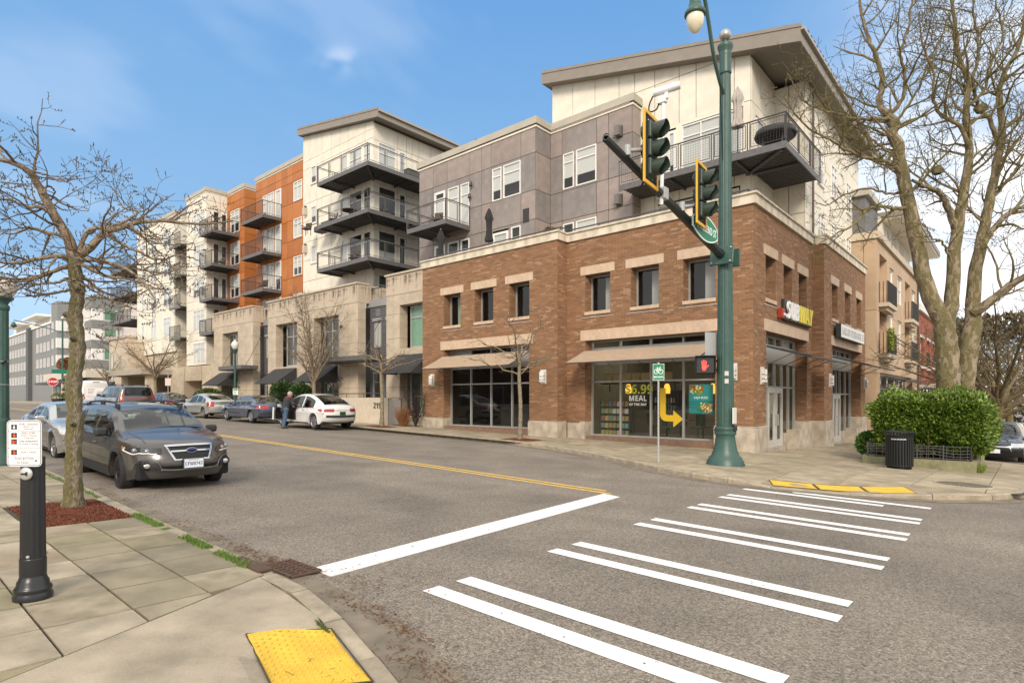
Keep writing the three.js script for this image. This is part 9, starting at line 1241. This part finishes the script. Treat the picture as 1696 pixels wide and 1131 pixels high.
// right street: parked cars nose towards the crossing
{ const mk = (label,c,z,x,o = {}) => { const S = sedanBase(4.85,1.46,{ x: { paint: c,spokes: 5,...o } }),zf = z,car = buildCar('parked_car',label,'car',S,[x,G(x,zf - 2.4) + 0.01,zf - 4.85],-Math.PI / 2,0); return car; };
const bk = mk('black sedan with chrome edged grille parked nose on beyond the hedge',paint([0.02,0.02,0.022],0.3,0.25),-29.3,-0.9),C = bk.C,fr = (t0,t1,y0,y1,of) => bk.TP(bk.idxY(y0,true),bk.idxY(y1,true),t0,t1,of,16,3); bk.A('grille',fr(-0.55,0.55,0.36,0.6,0.02),grilleMat); bk.A('grille_surround',merge([fr(-0.58,0.58,0.6,0.63,0.035),fr(-0.5,0.5,0.34,0.365,0.035),fr(-0.6,-0.56,0.36,0.62,0.03),fr(0.56,0.6,0.36,0.62,0.03)]),chrome); const pm = M([1,1,1],0.5); pm.map = plateWA; const q = C.top(bk.idxY(0.48,true),0,0.06); bk.A('licence_plate',platePlane().rotateY(Math.PI / 2).translate(q[0] + 0.02,q[1],0),pm);
mk('pale gold sedan parked behind the black one at the right edge',paint([0.5,0.42,0.3],0.3,0.3),-35.2,-0.85); mk('white sedan parked third in the row at the right edge',paint([0.7,0.7,0.69],0,0.3),-41,-0.8); mk('blue hatchback far back in the right hand row',paint([0.04,0.2,0.42],0.2,0.3),-47,-0.8); mk('white car farthest back in the right hand row',paint([0.65,0.65,0.64],0,0.3),-53.5,0.2); mk('silver car across the lane at the right edge',paint([0.45,0.45,0.44],0.4,0.3),-44,4.2); mk('dark car across the lane farther back at the right edge',paint([0.06,0.06,0.07],0.4,0.3),-52,4.4); }
{ const b = thing('far_building','low pale commercial building far down the right street','building',[14,-1,-92]); boxList('wall',creamPanels[0],b,[[2,34,-2,4.2,-100,-92]]); boxList('roof',cornice,b,[[1.6,34.4,4.2,4.9,-100.4,-91.6]]); for (let x = 3; x < 33; x += 4) windowOn(b,Face('z',-91.98),[x,x + 2.6,-0.4,2.6],{ f: 0.12,v: [0.5],frame: darkFrame }); const w = shrub('olive mass of far bare trees closing the right street',-2,-104,80,15,8,2201,[[0.15,0.12,0.07],[0.11,0.095,0.05],[0.18,0.14,0.09]],26000,0.8,-2); w.name = numbered('far_wood'); w.userData.kind = 'stuff'; }
// ---- the person at the open car door
{
const px = -26.0,pz = -13.75,s = thing('person','person in dark jacket, blue jeans and red scarf at the open white car door','person',[px,G(px,pz),pz],0);
function skinField(bones,blend,cell,lo,hi) { const size = [0,1,2].map((k) => hi[k] - lo[k]),S = Math.max(...size),n = Math.ceil(S / cell),mc = new MarchingCubes(n,new THREE.MeshBasicMaterial(),false,false,120000); mc.isolation = 0; const f = mc.field,h = S / 2,c = [0,1,2].map((k) => (lo[k] + hi[k]) / 2);
for (let z = 0; z < n; z++) for (let y = 0; y < n; y++) for (let x = 0; x < n; x++) { const q = [x,y,z].map((v,k) => (v - n / 2) / (n / 2) * h + c[k]); let d = 0,first = true,acc = 0; for (const [a,b,ra,rb] of bones) { const ab = [b[0] - a[0],b[1] - a[1],b[2] - a[2]],L2 = ab[0] ** 2 + ab[1] ** 2 + ab[2] ** 2,t = L2 ? clamp(((q[0] - a[0]) * ab[0] + (q[1] - a[1]) * ab[1] + (q[2] - a[2]) * ab[2]) / L2,0,1) : 0; const e = Math.hypot(q[0] - a[0] - ab[0] * t,q[1] - a[1] - ab[1] * t,q[2] - a[2] - ab[2] * t) - lerp(ra,rb,t); acc += Math.exp(-e / blend); } d = -blend * Math.log(acc + 1e-30); f[x + y * n + z * n * n] = -d; }
mc.update(); const g = new THREE.BufferGeometry(),p = mc.positionArray.slice(0,mc.count * 3),nn = mc.normalArray.slice(0,mc.count * 3); for (let i = 0; i < p.length; i++) p[i] = p[i] * h + c[i % 3]; g.setAttribute('position',new THREE.BufferAttribute(p,3)); g.setAttribute('normal',new THREE.BufferAttribute(nn,3)); return g; }
// facing -z (into the car), bent forward at the hips; x to the right
const hipL = [-0.09,0.88,0.0],hipR = [0.09,0.88,0.0],kneeL = [-0.1,0.47,-0.05],kneeR = [0.1,0.48,0.03],footL = [-0.1,0.08,0.04],footR = [0.11,0.08,0.12],pel = [0,0.93,0.0],ch = [0.0,1.28,-0.14],nk = [0.0,1.45,-0.22],hd = [-0.02,1.57,-0.28],shL = [-0.19,1.38,-0.18],shR = [0.19,1.38,-0.18],elL = [-0.27,1.12,-0.26],elR = [0.30,1.14,-0.26],haL = [-0.2,1.02,-0.48],haR = [0.24,1.08,-0.5];
const dir = (a,b) => { const v = V3(b[0] - a[0],b[1] - a[1],b[2] - a[2]).normalize(); return v; };
const hand = (el,ha,sg) => { const d = dir(el,ha),up = V3(0,1,0),sd = d.clone().cross(up).normalize(),p = (f,s2,u) => [ha[0] + d.x * f + sd.x * s2 + up.x * u,ha[1] + d.y * f + u,ha[2] + d.z * f + sd.z * s2]; const o = [[ha,p(0.08,0,0),0.032,0.036]]; [[-0.028,0.15],[-0.01,0.17],[0.01,0.165],[0.028,0.145]].forEach(([s2,L]) => { o.push([p(0.08,s2,0),p(0.12,s2,-0.005),0.011,0.01],[p(0.12,s2,-0.005),p(L,s2,-0.03),0.01,0.008]); }); o.push([p(0.03,-sg * 0.03,0),p(0.075,-sg * 0.06,-0.02),0.013,0.009]); return o; };
const body = [[pel,ch,0.12,0.13],[ch,nk,0.13,0.06],[nk,hd,0.055,0.06],[hd,[hd[0],hd[1] + 0.05,hd[2] - 0.01],0.092,0.09],[hipL,kneeL,0.09,0.058],[kneeL,footL,0.056,0.04],[hipR,kneeR,0.09,0.058],[kneeR,footR,0.056,0.04],[footL,[-0.11,0.035,-0.12],0.04,0.03],[footR,[0.13,0.035,-0.04],0.04,0.03],[shL,elL,0.05,0.042],[elL,haL,0.04,0.028],[shR,elR,0.05,0.042],[elR,haR,0.04,0.028],[[-0.02,1.56,-0.37],[-0.02,1.545,-0.385],0.02,0.016],[[-0.11,1.575,-0.27],[-0.112,1.56,-0.27],0.016,0.014],[[0.07,1.575,-0.27],[0.072,1.56,-0.27],0.016,0.014],...hand(elL,haL,-1),...hand(elR,haR,1)];
const lo = [-0.55,-0.02,-0.85],hi = [0.55,1.8,0.35],skin = M([0.42,0.24,0.17],0.6);
add('body',skinField(body,0.016,0.016,lo,hi),skin,s);
add('jacket',skinField([[[0,0.86,0.02],ch,0.165,0.175],[ch,[nk[0],nk[1] - 0.03,nk[2]],0.165,0.075],[shL,elL,0.078,0.066],[elL,[-0.21,1.04,-0.44],0.064,0.05],[shR,elR,0.078,0.066],[elR,[0.25,1.09,-0.46],0.064,0.05],[shL,shR,0.08,0.08]],0.03,0.02,lo,hi),mottled([0.035,0.036,0.04],0.3,0.4,2300,0.08,0.9,0,256),s);
add('jeans',skinField([[hipL,hipR,0.125,0.125],[hipL,kneeL,0.108,0.078],[kneeL,[footL[0],0.1,footL[2]],0.076,0.066],[hipR,kneeR,0.108,0.078],[kneeR,[footR[0],0.1,footR[2]],0.076,0.066]],0.02,0.018,lo,hi),mottled([0.065,0.12,0.20],0.3,0.4,2302,0.08,0.9,0,256),s);
add('shoe',skinField([[[-0.1,0.05,0.06],[-0.11,0.045,-0.15],0.055,0.045]],0.01,0.012,[-0.25,-0.02,-0.3],[0.05,0.2,0.2]),M([0.05,0.035,0.025],0.7),s); add('shoe',skinField([[[0.11,0.05,0.14],[0.13,0.045,-0.07],0.055,0.045]],0.01,0.012,[-0.05,-0.02,-0.25],[0.3,0.2,0.3]),M([0.05,0.035,0.025],0.7),s);
add('hair',skinField([[[hd[0],hd[1] + 0.045,hd[2] + 0.02],[hd[0],hd[1] + 0.03,hd[2] + 0.04],0.102,0.085],[[hd[0],hd[1] + 0.06,hd[2] - 0.03],[hd[0],hd[1] + 0.05,hd[2]],0.075,0.09]],0.02,0.012,[-0.25,1.4,-0.5],[0.25,1.8,0]),M([0.36,0.33,0.3],0.9),s);
add('scarf',skinField([[[-0.08,1.44,-0.2],[0.08,1.44,-0.2],0.06,0.06],[[-0.07,1.46,-0.28],[0.07,1.46,-0.28],0.05,0.05],[[0,1.45,-0.13],[0.04,1.38,-0.08],0.05,0.04]],0.03,0.014,[-0.25,1.2,-0.5],[0.25,1.7,0.1]),M([0.34,0.02,0.03],0.9),s);
for (const k of [-0.035,0.03]) add('eye',new THREE.SphereGeometry(0.012,8,6).translate(hd[0] + k + 0.002,hd[1] + 0.035,hd[2] - 0.085),M([0.05,0.04,0.03],0.3),s); add('mouth',rbox(0.045,0.01,0.012,0.004).translate(hd[0],hd[1] - 0.035,hd[2] - 0.09),M([0.3,0.1,0.09],0.6),s);
}
renderer.render(scene, camera);
